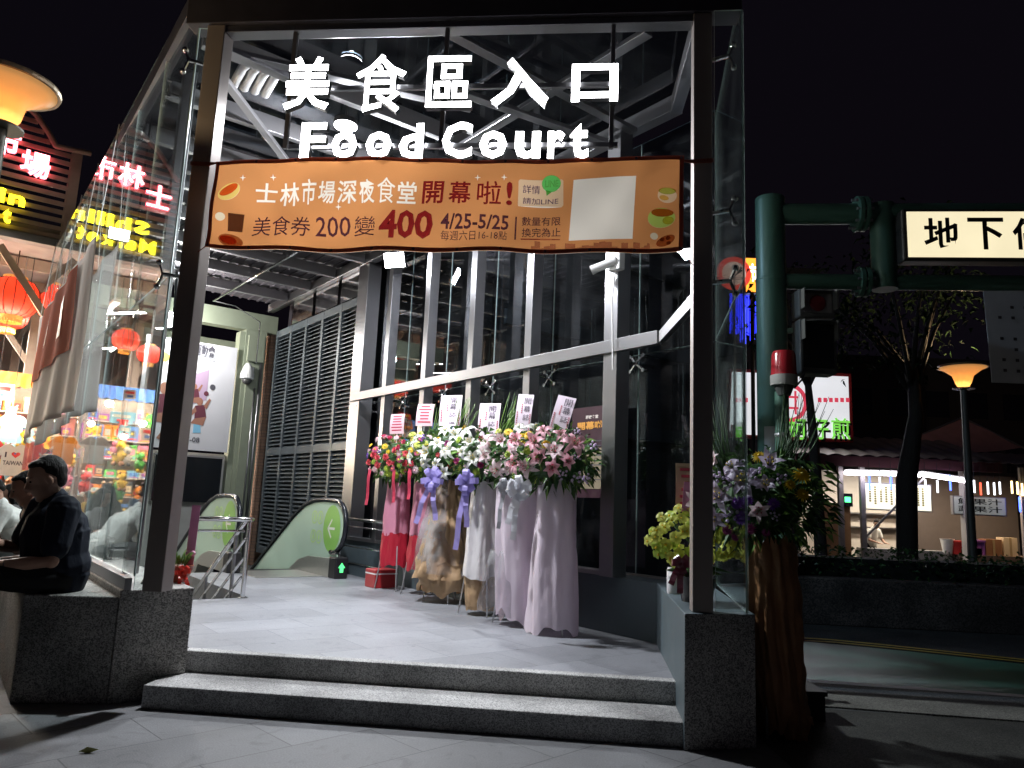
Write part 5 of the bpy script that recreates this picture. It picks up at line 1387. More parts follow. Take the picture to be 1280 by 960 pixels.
cc = at_z(842, 742, 0.9)
t = T('ornament', 'white porcelain ornament with round hollows beside the orchid pot', 'ornament', (cc.x, cc.y, 0.9), 0.0)
mb = MB(); mb.lathe([(0.0, 0), (.055, 0), (.06, .02), (.06, .20), (.05, .22), (0.0, .22)], cc, None, 18); mb.ball(cc + V((.035, -.04, .07)), .036, None, 10, 6); t.part('body', mb, mat('porcelain', (0.68, 0.68, 0.70), .2), smooth=True, angle=R(50))
mb = MB(); mb.ball(cc + V((-.03, -.055, .15)), .028, None, 10, 6); t.part('knob', mb, mat('porcelain', (0.68, 0.68, 0.70), .2), smooth=True)

# small potted plant with a red bow by the post
oc = at_z(221, 727, 0.83)
t = T('potted_plant', 'small green plant in a terracotta bowl tied with a red bow on the plinth', 'potted plant', (oc.x, oc.y, 0.83), 0.0)
mb = MB(); mb.lathe([(0.0, 0.0), (0.07, 0.0), (0.12, 0.10), (0.125, 0.14), (0.11, 0.14), (0.0, 0.12)], oc, None, 18); t.part('pot', mb, mat('terracotta', (0.30, 0.08, 0.04), 0.35), smooth=True, angle=R(40))
mb = MB(); r = random.Random(8)
for k in range(46):
    a = r.uniform(0, 6.3); leaf(mb, oc + V((.05 * math.cos(a), .05 * math.sin(a), .12)), V((math.cos(a) * .5, math.sin(a) * .5, 1.2)), r.uniform(.12, .26), .022, LEAF2 if k % 3 else LEAF, r)
t.part('foliage', mb)
t.part('bow', bow(oc + V((.09, -.11, .10)), (.4, -1, 0), .065, mat('bow_bright_red', (.62, .03, .015), .3, trans=.1), r, 6, ((.02, -.10), (-.05, -.12)), .035))
mb = MB(); q = oc + V((.03, .05, .1)); mb.sheet([q, q + V((.075, 0, 0)), q + V((.085, 0, .55)), q + V((.01, 0, .55))], .002); mb.ball(q + V((.05, -.02, .14)), .03, None, 8, 5, (1.6, .6, .8)); t.part('ribbon', mb, mat('pink_slip', (0.65, 0.25, 0.45), .5))
# a leaf fallen on the paving
q = at_z(108, 942, 0.0)
mb = MB(); leaf(mb, V((q.x - .05, q.y, .010)), V((1, .15, .1)), .115, .045, mat('dry_leaf', (.40, .40, .12), .5), random.Random(2), .1, .0)
tag(mb.build('fallen_leaf', base=(q.x, q.y, 0.0)), 'small yellowish leaf fallen on the paving before the steps', 'leaf')

# ------------------------------------------------------------------ people
def finish(o, voxel, smooth=4):
    """fuse overlapping volumes into one continuous skin"""
    rm = o.modifiers.new('remesh', 'REMESH'); rm.mode = 'VOXEL'; rm.voxel_size = voxel
    sm = o.modifiers.new('smooth', 'SMOOTH'); sm.iterations = smooth; sm.factor = 0.6
    dg = bpy.context.evaluated_depsgraph_get()
    me = bpy.data.meshes.new_from_object(o.evaluated_get(dg))
    o.modifiers.clear(); old = o.data; o.data = me; bpy.data.meshes.remove(old)
    me.polygons.foreach_set('use_smooth', [True] * len(me.polygons)); me.update()
    return o
SKIN = mat('skin', (0.42, 0.24, 0.17), 0.5, 0, 0.06, 10)
HAIR = mat('black_hair', (0.010, 0.008, 0.007), 0.6, 0, 0.3, 60, bump=1.0, bscale=120, stretch=(1, 1, .2), spec=.25)
EYE = mat('eye_dark', (0.02, 0.015, 0.012), 0.2, 0, 0)
def limb(mb, pts, rs, seg=10):
    mb.tube(pts, list(rs), None, seg)
    for p, r_ in zip(pts, rs): mb.ball(p, r_ * 0.98, None, seg, 6)
def ebal(mb, c, ax, rad):
    """ellipsoid with given axes"""
    o = len(mb.v); mb.ball((0, 0, 0), 1, None, 14, 10)
    for i in range(o, len(mb.v)):
        q = mb.v[i]; mb.v[i] = c + ax[0] * q.x * rad[0] + ax[1] * q.y * rad[1] + ax[2] * q.z * rad[2]
def hand(mb, w, d, up, grip=0.6):
    """palm and five fingers from wrist w along d; fingers curl toward -up"""
    d = d.normalized(); s = d.cross(up).normalized(); n = s.cross(d)
    pc = w + d * 0.045
    ebal(mb, pc, (d, s, n), (0.052, 0.040, 0.017))
    for k, (off, L) in enumerate(((-.030, .060), (-.010, .072), (.010, .068), (.029, .054))):
        a = w + d * 0.080 + s * off
        b = a + d * L * .45 - n * L * .18 * grip; c_ = b + d * L * .35 * (1 - .5 * grip) - n * L * .38 * grip; e = c_ + d * L * .25 * (1 - grip) - n * L * .26
        mb.tube([pc + s * off * .7, a, b, c_, e], [.010, .0095, .009, .0085, .007], None, 7); mb.ball(e, .007, None, 6, 4)
    a = w + d * .03 - s * .036
    mb.tube([w + d * .02 - s * .015, a, a + d * .035 - s * .018 - n * .012, a + d * .058 - s * .010 - n * .026], [.013, .012, .010, .008], None, 7)
class Body:
    """joints are given in the person's own axes: f forward, s to their right, z up, relative to the seat or the feet"""
    def __init__(b, name, label, base, face, group=None, sc=1.0):
        b.t = T(name, label, 'person', base, 0.0, group)
        f = V(face); f.z = 0; f.normalize(); b.f = f; b.s = f.cross(V((0, 0, 1))); b.o = V(base); b.k = sc
    def P(b, f, s, z): return b.o + (b.f * f + b.s * s + V((0, 0, z))) * b.k
    def head(b, mb, c, nod=0.0, turn=0.0, female=False):
        k = b.k; f = (b.f * math.cos(turn) + b.s * math.sin(turn)); s = f.cross(V((0, 0, 1)))
        F = f * math.cos(nod) - V((0, 0, 1)) * math.sin(nod); U = s.cross(F)
        ebal(mb, c + U * .025 * k - F * .012 * k, (F, s, U), (.098 * k, .077 * k, .098 * k))
        ebal(mb, c - U * .045 * k + F * .028 * k, (F, s, U), (.064 * k, .058 * k, .070 * k))
        ebal(mb, c - U * .098 * k + F * .062 * k, (F, s, U), (.022 * k, .025 * k, .018 * k))
        mb.tube([c + F * .083 * k + U * .018 * k, c + F * .108 * k - U * .022 * k, c + F * .088 * k - U * .034 * k], [.011 * k, .016 * k, .013 * k], None, 8)
        ebal(mb, c + F * .078 * k - U * .062 * k, (F, s, U), (.016 * k, .024 * k, .011 * k))
        ebal(mb, c + F * .080 * k + U * .030 * k, (F, s, U), (.014 * k, .055 * k, .010 * k))
        for q in (1, -1): ebal(mb, c + s * .078 * k * q - U * .008 * k - F * .004 * k, (F, s, U), (.020 * k, .010 * k, .032 * k))
        hb = MB()
        ebal(hb, c + U * .040 * k - F * .030 * k, (F, s, U), (.088 * k, .081 * k, .092 * k))
        ebal(hb, c - U * .005 * k - F * .054 * k, (F, s, U), (.050 * k, .070 * k, .066 * k))
        ebal(hb, c + U * .094 * k + F * .018 * k, (F, s, U), (.050 * k, .064 * k, .026 * k))
        if female:
            for q in (1, -1): limb(hb, [c + s * .06 * k * q - F * .03 * k, c + s * .075 * k * q - U * .12 * k - F * .04 * k, c + s * .07 * k * q - U * .25 * k - F * .05 * k], [.05 * k, .045 * k, .03 * k])
            limb(hb, [c - F * .07 * k, c - F * .09 * k - U * .15 * k, c - F * .085 * k - U * .28 * k], [.07 * k, .07 * k, .05 * k])
        b.eyes = [c + F * .081 * k + s * .030 * k * q + U * .010 * k for q in (1, -1)]
        b.hb = hb; b.F = F; b.U = U; b.hc = c
    def done(b, body, clothes, vox=.009, eyes=True, hair=HAIR):
        finish(b.t.part('body', body, SKIN), vox)
        finish(b.t.part('hair', b.hb, hair), vox, 2)
        for nm, mb, m in clothes: finish(b.t.part(nm, mb, m), vox, 5)
        if eyes:
            for e in b.eyes:
                mb = MB(); mb.ball(e, (.0065 * b.k), None, 8, 6); b.t.part('eye', mb, EYE)
        return b.t
def seated(label, p, d, z, shirt, trousers, hands, lean=0.10, nod=0.55, sc=1.0, female=False, sleeve=.65, vox=.009, group=None, spread=.11, collar=True, turn=0.0, face=(-1, 0, 0), bulk=1.0, hk=1.0):
    b = Body('person', label, PD(p, d, z), PD(*face), group, sc)
    P = b.P; mb = MB()
    hipz = .10
    ch = P(lean * .55, 0, .36); nk = P(lean, 0, .56); hc = P(lean + .06, 0, .70)
    shl = {q: P(lean * .9, .185 * q, .50) for q in (1, -1)}
    limb(mb, [P(0, 0, hipz), P(lean * .3, 0, .22), ch, P(lean * .9, 0, .50)], [.14 * sc, .13 * sc, .145 * sc, .09 * sc], 12)
    limb(mb, [P(lean * .9, 0, .50), nk, P(lean + .035, 0, .64)], [.075 * sc, .058 * sc, .056 * sc])
    b.k = sc * hk; b.head(mb, hc - V((0, 0, .02 * (hk - 1) * 10)), nod, turn, female); b.k = sc
    sh = MB(); sb = sc * bulk
    limb(sh, [P(-.02, 0, hipz + .0), P(-.01, 0, hipz + .05), P(lean * .3 - .01, 0, .22), P(lean * .55 - .01, 0, .36), P(lean * .85 - .01, 0, .475)], [.160 * sb, .168 * sb, .158 * sb, .165 * sb, .10 * sb], 14)
    ebal(sh, P(lean * .75 - .015, 0, .42), (b.f, b.s, V((0, 0, 1))), (.13 * sb, .215 * sc, .115 * sb))
    if collar: limb(sh, [P(lean * .9, 0, .46), P(lean * .95, 0, .515), P(lean * 1.0 - .008, 0, .562)], [.115 * sc, .090 * sc, .076 * sc])
    for q in (1, -1):
        el, wr, hd, up = hands[0 if q > 0 else 1]
        E_ = P(*el); W_ = P(*wr)
        limb(mb, [shl[q], (shl[q] + E_) / 2, E_, (E_ * .6 + W_ * .4), W_], [.058 * sc, .050 * sc, .042 * sc, .040 * sc, .028 * sc])
        hdv = b.f * hd[0] + b.s * hd[1] + V((0, 0, hd[2])); upv_ = b.f * up[0] + b.s * up[1] + V((0, 0, up[2]))
        hand(mb, W_, hdv, upv_)
        e2 = shl[q] + (E_ - shl[q]) * sleeve
        limb(sh, [shl[q], (shl[q] + e2) / 2, e2], [.082 * sb, .074 * sb, .070 * sb])
    tr = MB()
    limb(tr, [P(-.01, -.07, .09), P(-.01, .07, .09)], [.125 * sc, .125 * sc])
    for q in (1, -1):
        kn = P(.46, spread * q * 1.2, .10); an = P(.44, spread * q, -.36)
        limb(mb, [P(0, .09 * q, .09), kn, an], [.08 * sc, .06 * sc, .04 * sc])
        limb(tr, [P(0, .09 * q, .09), P(.25, spread * q * 1.1, .105), kn, P(.46, spread * q, -.15), an], [.105 * sc, .092 * sc, .075 * sc, .068 * sc, .06 * sc])
        limb(mb, [an, P(.46, spread * q, -.41), P(.62, spread * q * 1.2, -.43)], [.038 * sc, .04 * sc, .026 * sc])
    shoes = MB()
    for q in (1, -1): limb(shoes, [P(.43, spread * q, -.42), P(.52, spread * q * 1.1, -.43), P(.64, spread * q * 1.2, -.445)], [.048 * sc, .046 * sc, .034 * sc])
    b.done(mb, [('shirt', sh, shirt), ('trousers', tr, trousers), ('shoes', shoes, mat('shoe_dark', (.03, .03, .03), .5))], vox)
    return b
def standing(label, p, d, z, face, shirt, trousers, sc=1.0, female=False, phase=0.0, bag=None, group=None, vox=.018):
    b = Body('person', label, PD(p, d, z), PD(*face), group, sc)
    P = b.P; mb = MB(); w_ = .9 if female else 1.0
    limb(mb, [P(0, 0, .93), P(0, 0, 1.1), P(.01, 0, 1.26), P(.0, 0, 1.40)], [.13 * w_, .115 * w_, .13 * w_, .085])
    limb(mb, [P(0, 0, 1.40), P(.015, 0, 1.50)], [.07, .052])
    b.head(mb, P(.035, 0, 1.60), .15 + .2 * math.sin(phase), .6 * math.sin(phase * 2), female)
    sh = MB(); tr = MB(); shoes = MB()
    limb(sh, [P(0, 0, .90), P(-.005, 0, 1.1), P(.005, 0, 1.26), P(.0, 0, 1.39)], [.155 * w_, .14 * w_, .152 * w_, .09], 14)
    ebal(sh, P(0, 0, 1.34), (b.f, b.s, V((0, 0, 1))), (.105, .19 * w_, .10))
    limb(tr, [P(0, -.06, .92), P(0, .06, .92)], [.125, .125])
    for q in (1, -1):
        st_ = .10 * math.sin(phase + (0 if q > 0 else PI))
        S = P(0, .18 * q * w_, 1.38); E_ = P(-.03 + st_ * .4, .225 * q * w_, 1.10); W_ = P(.12 + st_, .20 * q * w_, .90 + .1 * abs(math.sin(phase)))
        limb(mb, [S, E_, W_], [.052, .042, .028]); hand(mb, W_, (W_ - E_), b.s * q, .7)
        limb(sh, [S, S + (E_ - S) * .75], [.07, .062])
        kn = P(.03 + st_, .09 * q, .50); an = P(-.02 + st_ * .6, .09 * q, .09)
        limb(mb, [P(0, .085 * q, .90), kn, an, P(.10 + st_ * .6, .095 * q, .03)], [.085, .058, .04, .03])
        limb(tr, [P(0, .085 * q, .90), P(.02, .09 * q, .70), kn, an], [.105, .092, .072, .06])
        limb(shoes, [an - V((0, 0, .045)), P(.06 + st_ * .6, .095 * q, .04), P(.14 + st_ * .6, .10 * q, .032)], [.045, .042, .030])
    b.done(mb, [('shirt', sh, shirt), ('trousers', tr, trousers), ('shoes', shoes, mat('shoe_dark', (.03, .03, .03), .5))], vox, eyes=False)
    if bag:
        bm_ = MB(); c = P(-.02, .30, .82); ebal(bm_, c, (b.f, b.s, V((0, 0, 1))), (.15, .06, .14)); b.t.part('bag', bm_, bag, smooth=True)
    return b
NAVY = mat('navy_polo', (0.010, 0.013, 0.024), 0.8, 0, 0.2, 9, bump=1.0, bscale=7, stretch=(1, 1, .5), spec=.2)
BLACKC = mat('black_cloth', (0.010, 0.010, 0.011), 0.8, 0, 0.2, 9, bump=.9, bscale=8, spec=.2)
DENIM = mat('dark_denim', (0.03, 0.04, 0.07), 0.75, 0, 0.1, 20)
WHITEC = mat('white_shirt', (0.70, 0.70, 0.66), 0.75, 0, 0.06, 8, bump=.9, bscale=7)
SEATG = 'people resting on the ledge outside the glass'
phone_hands = (((.14, .25, .24), (.38, .10, .30), (.9, -.25, .15), (-.2, .2, 1)), ((.10, -.26, .20), (.36, -.10, .17), (.95, .25, .0), (0, -.2, 1)))
b = seated('man in a dark polo shirt sitting on the granite ledge looking down at his phone', 0.86, 7.0, 0.78, NAVY, BLACKC, phone_hands, sc=1.27, nod=.40, lean=.05, face=(-.98, -.18, 0), turn=.18, bulk=1.18, hk=1.10, sleeve=.72, group=SEATG, vox=.008)
ph = b.P(.50, .06, .345)
t = T('phone', 'dark phone held up by the seated man in the dark polo shirt', 'phone', ph, 0.0)
fz = (b.f * .45 + V((0, 0, .9))).normalized(); fx = b.s
mb = MB(); y_ = fz; u_ = fx.cross(fz).normalized()
mb.sheet([ph - fx * .037 - u_ * .075, ph + fx * .037 - u_ * .075, ph + fx * .037 + u_ * .075, ph - fx * .037 + u_ * .075], .010)
o = t.part('body', mb, BLACK)
mb = MB(); q = ph + fz * .0055 * (1 if fz.dot(-b.f) < 0 else 1)
mb.sheet([q - fx * .033 - u_ * .07, q + fx * .033 - u_ * .07, q + fx * .033 + u_ * .07, q - fx * .033 + u_ * .07], .001); t.part('screen', mb, emis('phone_screen', (.75, .85, 1.0), 0.9))
mb = MB(); wr = b.P(.30, -.135, .175); ex = (b.P(.36, -.10, .17) - b.P(.10, -.26, .20)).normalized()
mb.lathe([(.040, -.012), (.044, 0), (.040, .012)], wr, None, 14, axis=ex); b.t.part('wristwatch', mb, mat('watch_strap', (.10, .09, .08), .3))
seated('person in black T-shirt seated on the ledge behind the man in dark polo', 0.90, 7.55, 0.78, BLACKC, DENIM, phone_hands, sc=1.12, nod=.45, sleeve=.6, group=SEATG, lean=.17, collar=False)
seated('man in a white shirt bending far forward on the ledge, mirrored in the glass', 0.98, 9.9, 0.78, WHITEC, mat('grey_trousers', (.10, .11, .11), .7), (((.42, .22, .18), (.55, .10, .02), (.6, -.2, -.8), (1, 0, 0)), ((.42, -.22, .18), (.55, -.10, .02), (.6, .2, -.8), (1, 0, 0))), sc=1.06, nod=.9, lean=.34, sleeve=1.0, group=SEATG)
seated('woman with long hair sitting on the ledge near the far end', 0.95, 11.4, 0.78, mat('grey_top', (.16, .15, .15), .7), BLACKC, phone_hands, sc=.98, nod=.3, lean=.1, sleeve=.6, female=True, group=SEATG, collar=False)
q = loc_in(A_PD, at_y(4, 660, 5.75))
WALKG = 'shoppers walking in the market lane'
standing('shopper in a white top standing at the mouth of the lane beside the seated people', 0.20, 8.05, 0.0, (1, .35), WHITEC, DENIM, 1.0, True, .4, None, WALKG, .012)
CL = lambda n, c: mat('cloth_' + n, c, .7, 0, .08, 10)
for args in (('long haired shopper in black jacket walking up the market lane', .45, 13.2, (.1, 1), BLACKC, BLACKC, .97, True, 1.0, CL('bagred', (.4, .05, .05))),
             ('shopper in a pale blue shirt carrying a tan bag in the market lane', -.35, 14.4, (.5, -1), CL('paleblue', (.30, .42, .55)), DENIM, 1.0, False, 2.0, CL('tan', (.35, .22, .12))),
             ('shopper in a grey hoodie heading toward the souvenir stalls', -.9, 16.2, (-.2, 1), CL('grey', (.18, .18, .19)), BLACKC, 1.03, False, 3.0, None),
             ('shopper in a pink T-shirt facing the T-shirt rack', .65, 17.4, (.2, 1), CL('pink', (.6, .28, .36)), DENIM, .94, True, 4.2, None),
             ('shopper in a maroon jacket near the toy stall', -1.5, 18.0, (-.3, 1), CL('maroon', (.16, .03, .05)), BLACKC, 1.0, False, 5.0, None),
             ('young shopper in a yellow shirt beside the toy boxes', -.1, 18.6, (1, .6), CL('yellow', (.62, .42, .08)), DENIM, .88, False, 5.9, None)):
    standing(*args[:3], 0.0, args[3], args[4], args[5], args[6], args[7], args[8], args[9], WALKG)

# ------------------------------------------------------------------ market sign gate
WOODB = mat('brown_slat', (0.34, 0.25, 0.20), 0.55, 0, 0.15, 5)
DS = 20.05
t = T('market_sign', 'arched slatted market sign with red neon characters and yellow neon English letters', 'market sign', (0, DS, 0), A_PD)
mb = MB()
for p in (1.78, -2.05): mb.box(p - .11, p + .11, DS + .02, DS + .3, 0, 9.62)
t.part('post', mb, WOODB)
arc = [(1.32, 9.60), (1.15, 9.86), (.85, 10.22), (.45, 10.5), (0, 10.62), (-.45, 10.55), (-.85, 10.25), (-1.2, 9.86), (-1.4, 9.60)]
mb = MB(); mb.tube([(2.05, DS, 9.66), (1.32, DS, 9.60)] + [(p, DS, z) for p, z in arc] + [(-1.4, DS, 9.60), (-2.3, DS, 9.62)], .07, seg=8); t.part('arch_frame', mb, WOODB)
def arch_z(p):
    for (a, za), (b_, zb) in zip(arc[:-1], arc[1:]):
        if b_ <= p <= a: return zb + (za - zb) * (p - b_) / (a - b_)
    return 9.6
z = 7.42
while z < 10.5:
    pr = [p / 20 for p in range(-40, 35) if arch_z(p / 20) > z + .05]
    if pr:
        mb = MB(); mb.box(max(-2.0, min(pr)), min(1.72, max(pr)), DS + .03, DS + .09, z - .05, z + .05); t.part('slat', mb, WOODB)
    z += .205
mb = MB(); mb.box(-2.3, 2.1, DS - .02, DS + .3, 7.16, 7.34); t.part('lower_beam', mb, mat('beam_grey', (.22, .20, .19), .5))
NRED = emis('neon_red', (1.0, 0.13, 0.17), 4.0); NCORE = emis('neon_red_core', (1.0, 0.62, 0.64), 9.0)
NYEL = emis('neon_yellow', (1.0, 0.86, 0.02), 2.6)
for ch, p, zz in (('士', -1.0, 9.0), ('林', -.33, 9.36), ('市', .33, 9.36), ('場', .97, 9.0)):
    mb = MB(); mb.text(ch, (p - .30, DS - .05, zz - .31), (1, 0, 0), (0, 0, 1), w=.60, h=.62, m=NRED, depth=.05, bold=.03)
    o = t.part('neon_character', mb)
    mb = MB(); mb.text(ch, (p - .285, DS - .082, zz - .295), (1, 0, 0), (0, 0, 1), w=.57, h=.59, m=NCORE, bold=-.004); t.part('neon_core', mb, parent=o)
def neon_word(wd, p0, p1, z0, z1):
    tot = p1 - p0; n = len(wd); x = p0
    ws = {'i': .5, 'l': .5, 'r': .7, 't': .65, 'M': 1.5, 'S': 1.05}; su = sum(ws.get(c, 1) for c in wd)
    for c in wd:
        w_ = tot * ws.get(c, 1) / su
        hh = (z1 - z0) * (1.0 if c in 'ShliMkt' else .72)
        mb = MB(); mb.text(c, (x + w_ * .1, DS - .05, z0), (1, 0, 0), (0, 0, 1), w=w_ * .8, h=hh, m=NYEL, depth=.04, bold=.035); t.part('neon_letter', mb); x += w_
neon_word('Shilin', -.92, .92, 7.92, 8.26)
neon_word('Market', -1.12, .68, 7.46, 7.80)
t = T('floodlight', 'white floodlight clamped under the neon letters of the market sign', 'floodlight', (-.19, DS - .2, 7.74), A_PD)
mb = MB(); mb.box(-.42, .04, DS - .22, DS - .10, 7.58, 7.88); t.part('housing', mb, BLACK)
mb = MB(); mb.box(-.40, .02, DS - .236, DS - .222, 7.60, 7.86); t.part('lamp_face', mb, emis('flood_far', (1, .98, .95), 20))
mb = MB(); mb.tube([(-.19, DS - .10, 7.7), (-.19, DS + .03, 7.4)], .025, seg=6); t.part('bracket', mb, BLACK)
area('market_flood_beam', PD(-.19, DS - .26, 7.72), PD(-.6, 8, 0), .4, .26, 260, (1, .97, .93))

# ------------------------------------------------------------------ market hall behind the sign
CEIL = mat('corrugated_ceiling', (0.40, 0.36, 0.34), 0.45, 0.3, 0.15, 3)
t = T('market_hall', 'open market hall with ribbed metal ceiling and timber coloured columns', 'market hall', (-2, 21, 0), A_PD)
mb = MB()
for i in range(46):
    d = 20.35 + i * .32
    mb.add([(-9, d, 7.62), (2.6, d, 7.62), (2.6, d + .16, 7.55), (-9, d + .16, 7.55), (2.6, d + .32, 7.62), (-9, d + .32, 7.62)], [(0, 1, 2, 3), (3, 2, 4, 5)])
mb.box(-9, 2.6, 20.35, 35.1, 7.64, 7.70)
t.part('ceiling', mb, CEIL)
for d in (20.4, 23.0, 25.6, 28.2, 31, 34):
    mb = MB(); mb.box(-9, 2.6, d, d + .16, 7.22, 7.52); t.part('beam', mb, mat('hall_beam', (.30, .25, .21), .5))
for p in (1.95, -2.2, -5.8):
    mb = MB(); mb.box(p - .08, p + .08, 20.5, 35, 7.08, 7.22); t.part('purlin', mb, mat('hall_beam', (.30, .25, .21), .5))
    for d in (20.6, 27, 34):
        mb = MB(); mb.box(p - .14, p + .14, d, d + .28, 0, 7.08); t.part('column', mb, mat('hall_column', (.42, .33, .25), .55))
        mb = MB(); mb.bar((p, d + .1, 5.2), (p - 1.4, d + .1, 7.1), .12, .16); t.part('strut', mb, mat('hall_column', (.42, .33, .25), .55))
mb = MB(); mb.box(-9, 2.6, 35.1, 35.3, 0, 7.6); t.part('back_wall', mb, mat('hall_wall', (.35, .30, .26), .7))

# lanterns
LANT = mat('lantern_red', (0.62, 0.035, 0.02), 0.55, 0, 0.1, 4, emit=(1.0, 0.05, 0.015), es=0.85)
LBLK = mat('lantern_rib', (0.03, 0.008, 0.006), 0.6)
LGOLD = mat('lantern_gold', (0.65, 0.36, 0.08), 0.4, 0.3, 0.1, emit=(1, .45, .12), es=.35)
LGRP = 'red paper lanterns hanging in the market'
def lantern(label, c, r, ceil):
    t = T('paper_lantern', label, 'lantern', (c.x, c.y, c.z - r), A_PD, LGRP)
    mb = MB(); n = 24
    prof = [(r * .42, -r * .80), (r * .72, -r * .66), (r * .92, -r * .38), (r, 0), (r * .92, r * .38), (r * .72, r * .66), (r * .42, r * .80)]
    mb.lathe(prof, c, None, n); t.part('paper_shade', mb, LANT, smooth=True)
    mb = MB()
    for k in range(16):
        a = 2 * PI * k / 16; mb.tube([c + V((q * 1.008 * math.cos(a), q * 1.008 * math.sin(a), zz)) for q, zz in prof], r * .016, seg=4)
    t.part('rib', mb, LBLK)
    mb = MB(); mb.lathe([(r * .44, -r * .92), (r * .46, -r * .78), (r * .40, -r * .78)], c, None, n); t.part('rim', mb, LGOLD); mb = MB(); mb.lathe([(r * .40, r * .78), (r * .46, r * .78), (r * .44, r * .90)], c, None, n); t.part('rim', mb, LGOLD)
    mb = MB(); mb.grid(lambda u, v: c + V((r * (.43 + .02 * math.cos(56 * PI * u)) * math.cos(2 * PI * u), r * (.43 + .02 * math.cos(56 * PI * u)) * math.sin(2 * PI * u), -r * .92 - r * .14 * v)), 84, 1); t.part('fringe', mb, LGOLD)
    mb = MB(); mb.tube([c + V((0, 0, r * .9)), V((c.x, c.y, ceil))], .012, seg=5); t.part('cord', mb, LBLK)
lantern('biggest red lantern, hanging closest to the street lamp', loc_in(A_PD, at_d(16, 372, 21.2)), .58, 7.2)
lantern('red lantern half hidden behind the biggest one', loc_in(A_PD, at_d(10, 392, 23.4)), .5, 7.2)
lantern('red lantern beside the hanging white market banner', loc_in(A_PD, at_d(66, 382, 22.0)), .40, 7.2)
for lab, p, d, zz in (('red lantern over the lane below the neon floodlight', -.82, 20.9, 5.35), ('red lantern over the middle of the souvenir stalls', -.15, 22.6, 5.4), ('red lantern above the toy stall shelves', -1.9, 23.5, 5.5), ('red lantern deep in the hall over the lane', .35, 27.0, 5.6)):
    lantern(lab, V((p, d, zz)), .33, 7.2)

# tubes under the hall ceiling
TUBEW = emis('tube_white', (1.0, 0.96, 0.90), 9)
for i, (a, b_, lab) in enumerate((((1.15, 20.9, 6.1), (1.15, 23.4, 6.1), 'long white tube light by the hanging banner'), ((-.6, 21.5, 6.4), (-.6, 24, 6.4), 'white tube light over the lane entrance'), ((-2.8, 21.5, 6.4), (-2.8, 24, 6.4), 'white tube light over the toy stall'),
                                 ((.4, 26, 6.4), (.4, 28.5, 6.4), 'white tube light deep inside the hall'), ((-1.8, 27, 6.4), (-1.8, 29.5, 6.4), 'far white tube light behind the toy stall'))):
    t = T('tube_light', lab, 'tube light', (a[0], (a[1] + b_[1]) / 2, a[2]), A_PD, 'tube lights under the market hall ceiling')
    mb = MB(); mb.box(a[0] - .09, a[0] + .09, a[1], b_[1], a[2] + .03, a[2] + .12); mb.tube([(a[0], a[1] + .3, a[2] + .1), (a[0], a[1] + .3, 7.1)], .01, seg=4); mb.tube([(a[0], b_[1] - .3, a[2] + .1), (a[0], b_[1] - .3, 7.1)], .01, seg=4); t.part('fixture', mb, WHITE)
    mb = MB(); mb.tube([(a[0], a[1] + .05, a[2]), (a[0], b_[1] - .05, a[2])], .028, seg=8); t.part('tube', mb, TUBEW)
    area('tube_beam', PD(a[0], (a[1] + b_[1]) / 2, a[2] - .06), PD(a[0], (a[1] + b_[1]) / 2, 0), .12, 2.4, 380, (1, .95, .88))

# hanging white banner along the outside of the glass
t = T('hanging_banner', 'long white plastic banner with an orange red print hung along the outside of the glass', 'banner', (1.2, 13, 2.43), A_PD)
PLB = mat('banner_plastic', (0.58, 0.52, 0.49), 0.7, 0, 0.06, 3, trans=0.35, spec=0.15, bump=0.5, bscale=5, stretch=(1, 1, .12))
PLO = mat('banner_print', (0.62, 0.12, 0.04), 0.85, 0, 0.25, 2, trans=0.35, spec=0.05)
def hb_(u, v, off=0):
    d = 10.0 + 5.9 * u; zz = 2.44 + (4.62 - 2.44) * v + .12 * (1 - v) * math.sin(3 * u + .4) - .12 * (1 - v) * u
    return V((1.20 + .035 * math.sin(26 * u + 3 * v) * (1 - .5 * v) + .05 * math.sin(7 * u) * (1 - v) - off, d, zz))
mb = MB(); mb.grid(hb_, 90, 24, PLB); o = t.part('sheet', mb, smooth=True); sd = o.modifiers.new('thickness', 'SOLIDIFY'); sd.thickness = .002
mb = MB(); mb.grid(lambda u, v: hb_(.22 + .70 * u, .42 + .55 * v, .03), 60, 10, PLO); t.part('print', mb, smooth=True)
mb = MB(); mb.grid(lambda u, v: hb_(.34 + .10 * u, .55 + .28 * v, .04), 6, 6, mat('banner_yellow', (.72, .48, .08), .5)); mb.grid(lambda u, v: hb_(.60 + .06 * u, .60 + .25 * v, .04), 6, 6); t.part('printed_mark', mb, smooth=True)
for u in (.0, .25, .5, .75, 1): q = hb_(u, 1); mb = MB(); mb.tube([q, V((1.28, q.y, 6.10))], .006, seg=4); t.part('cord', mb, WHITE)

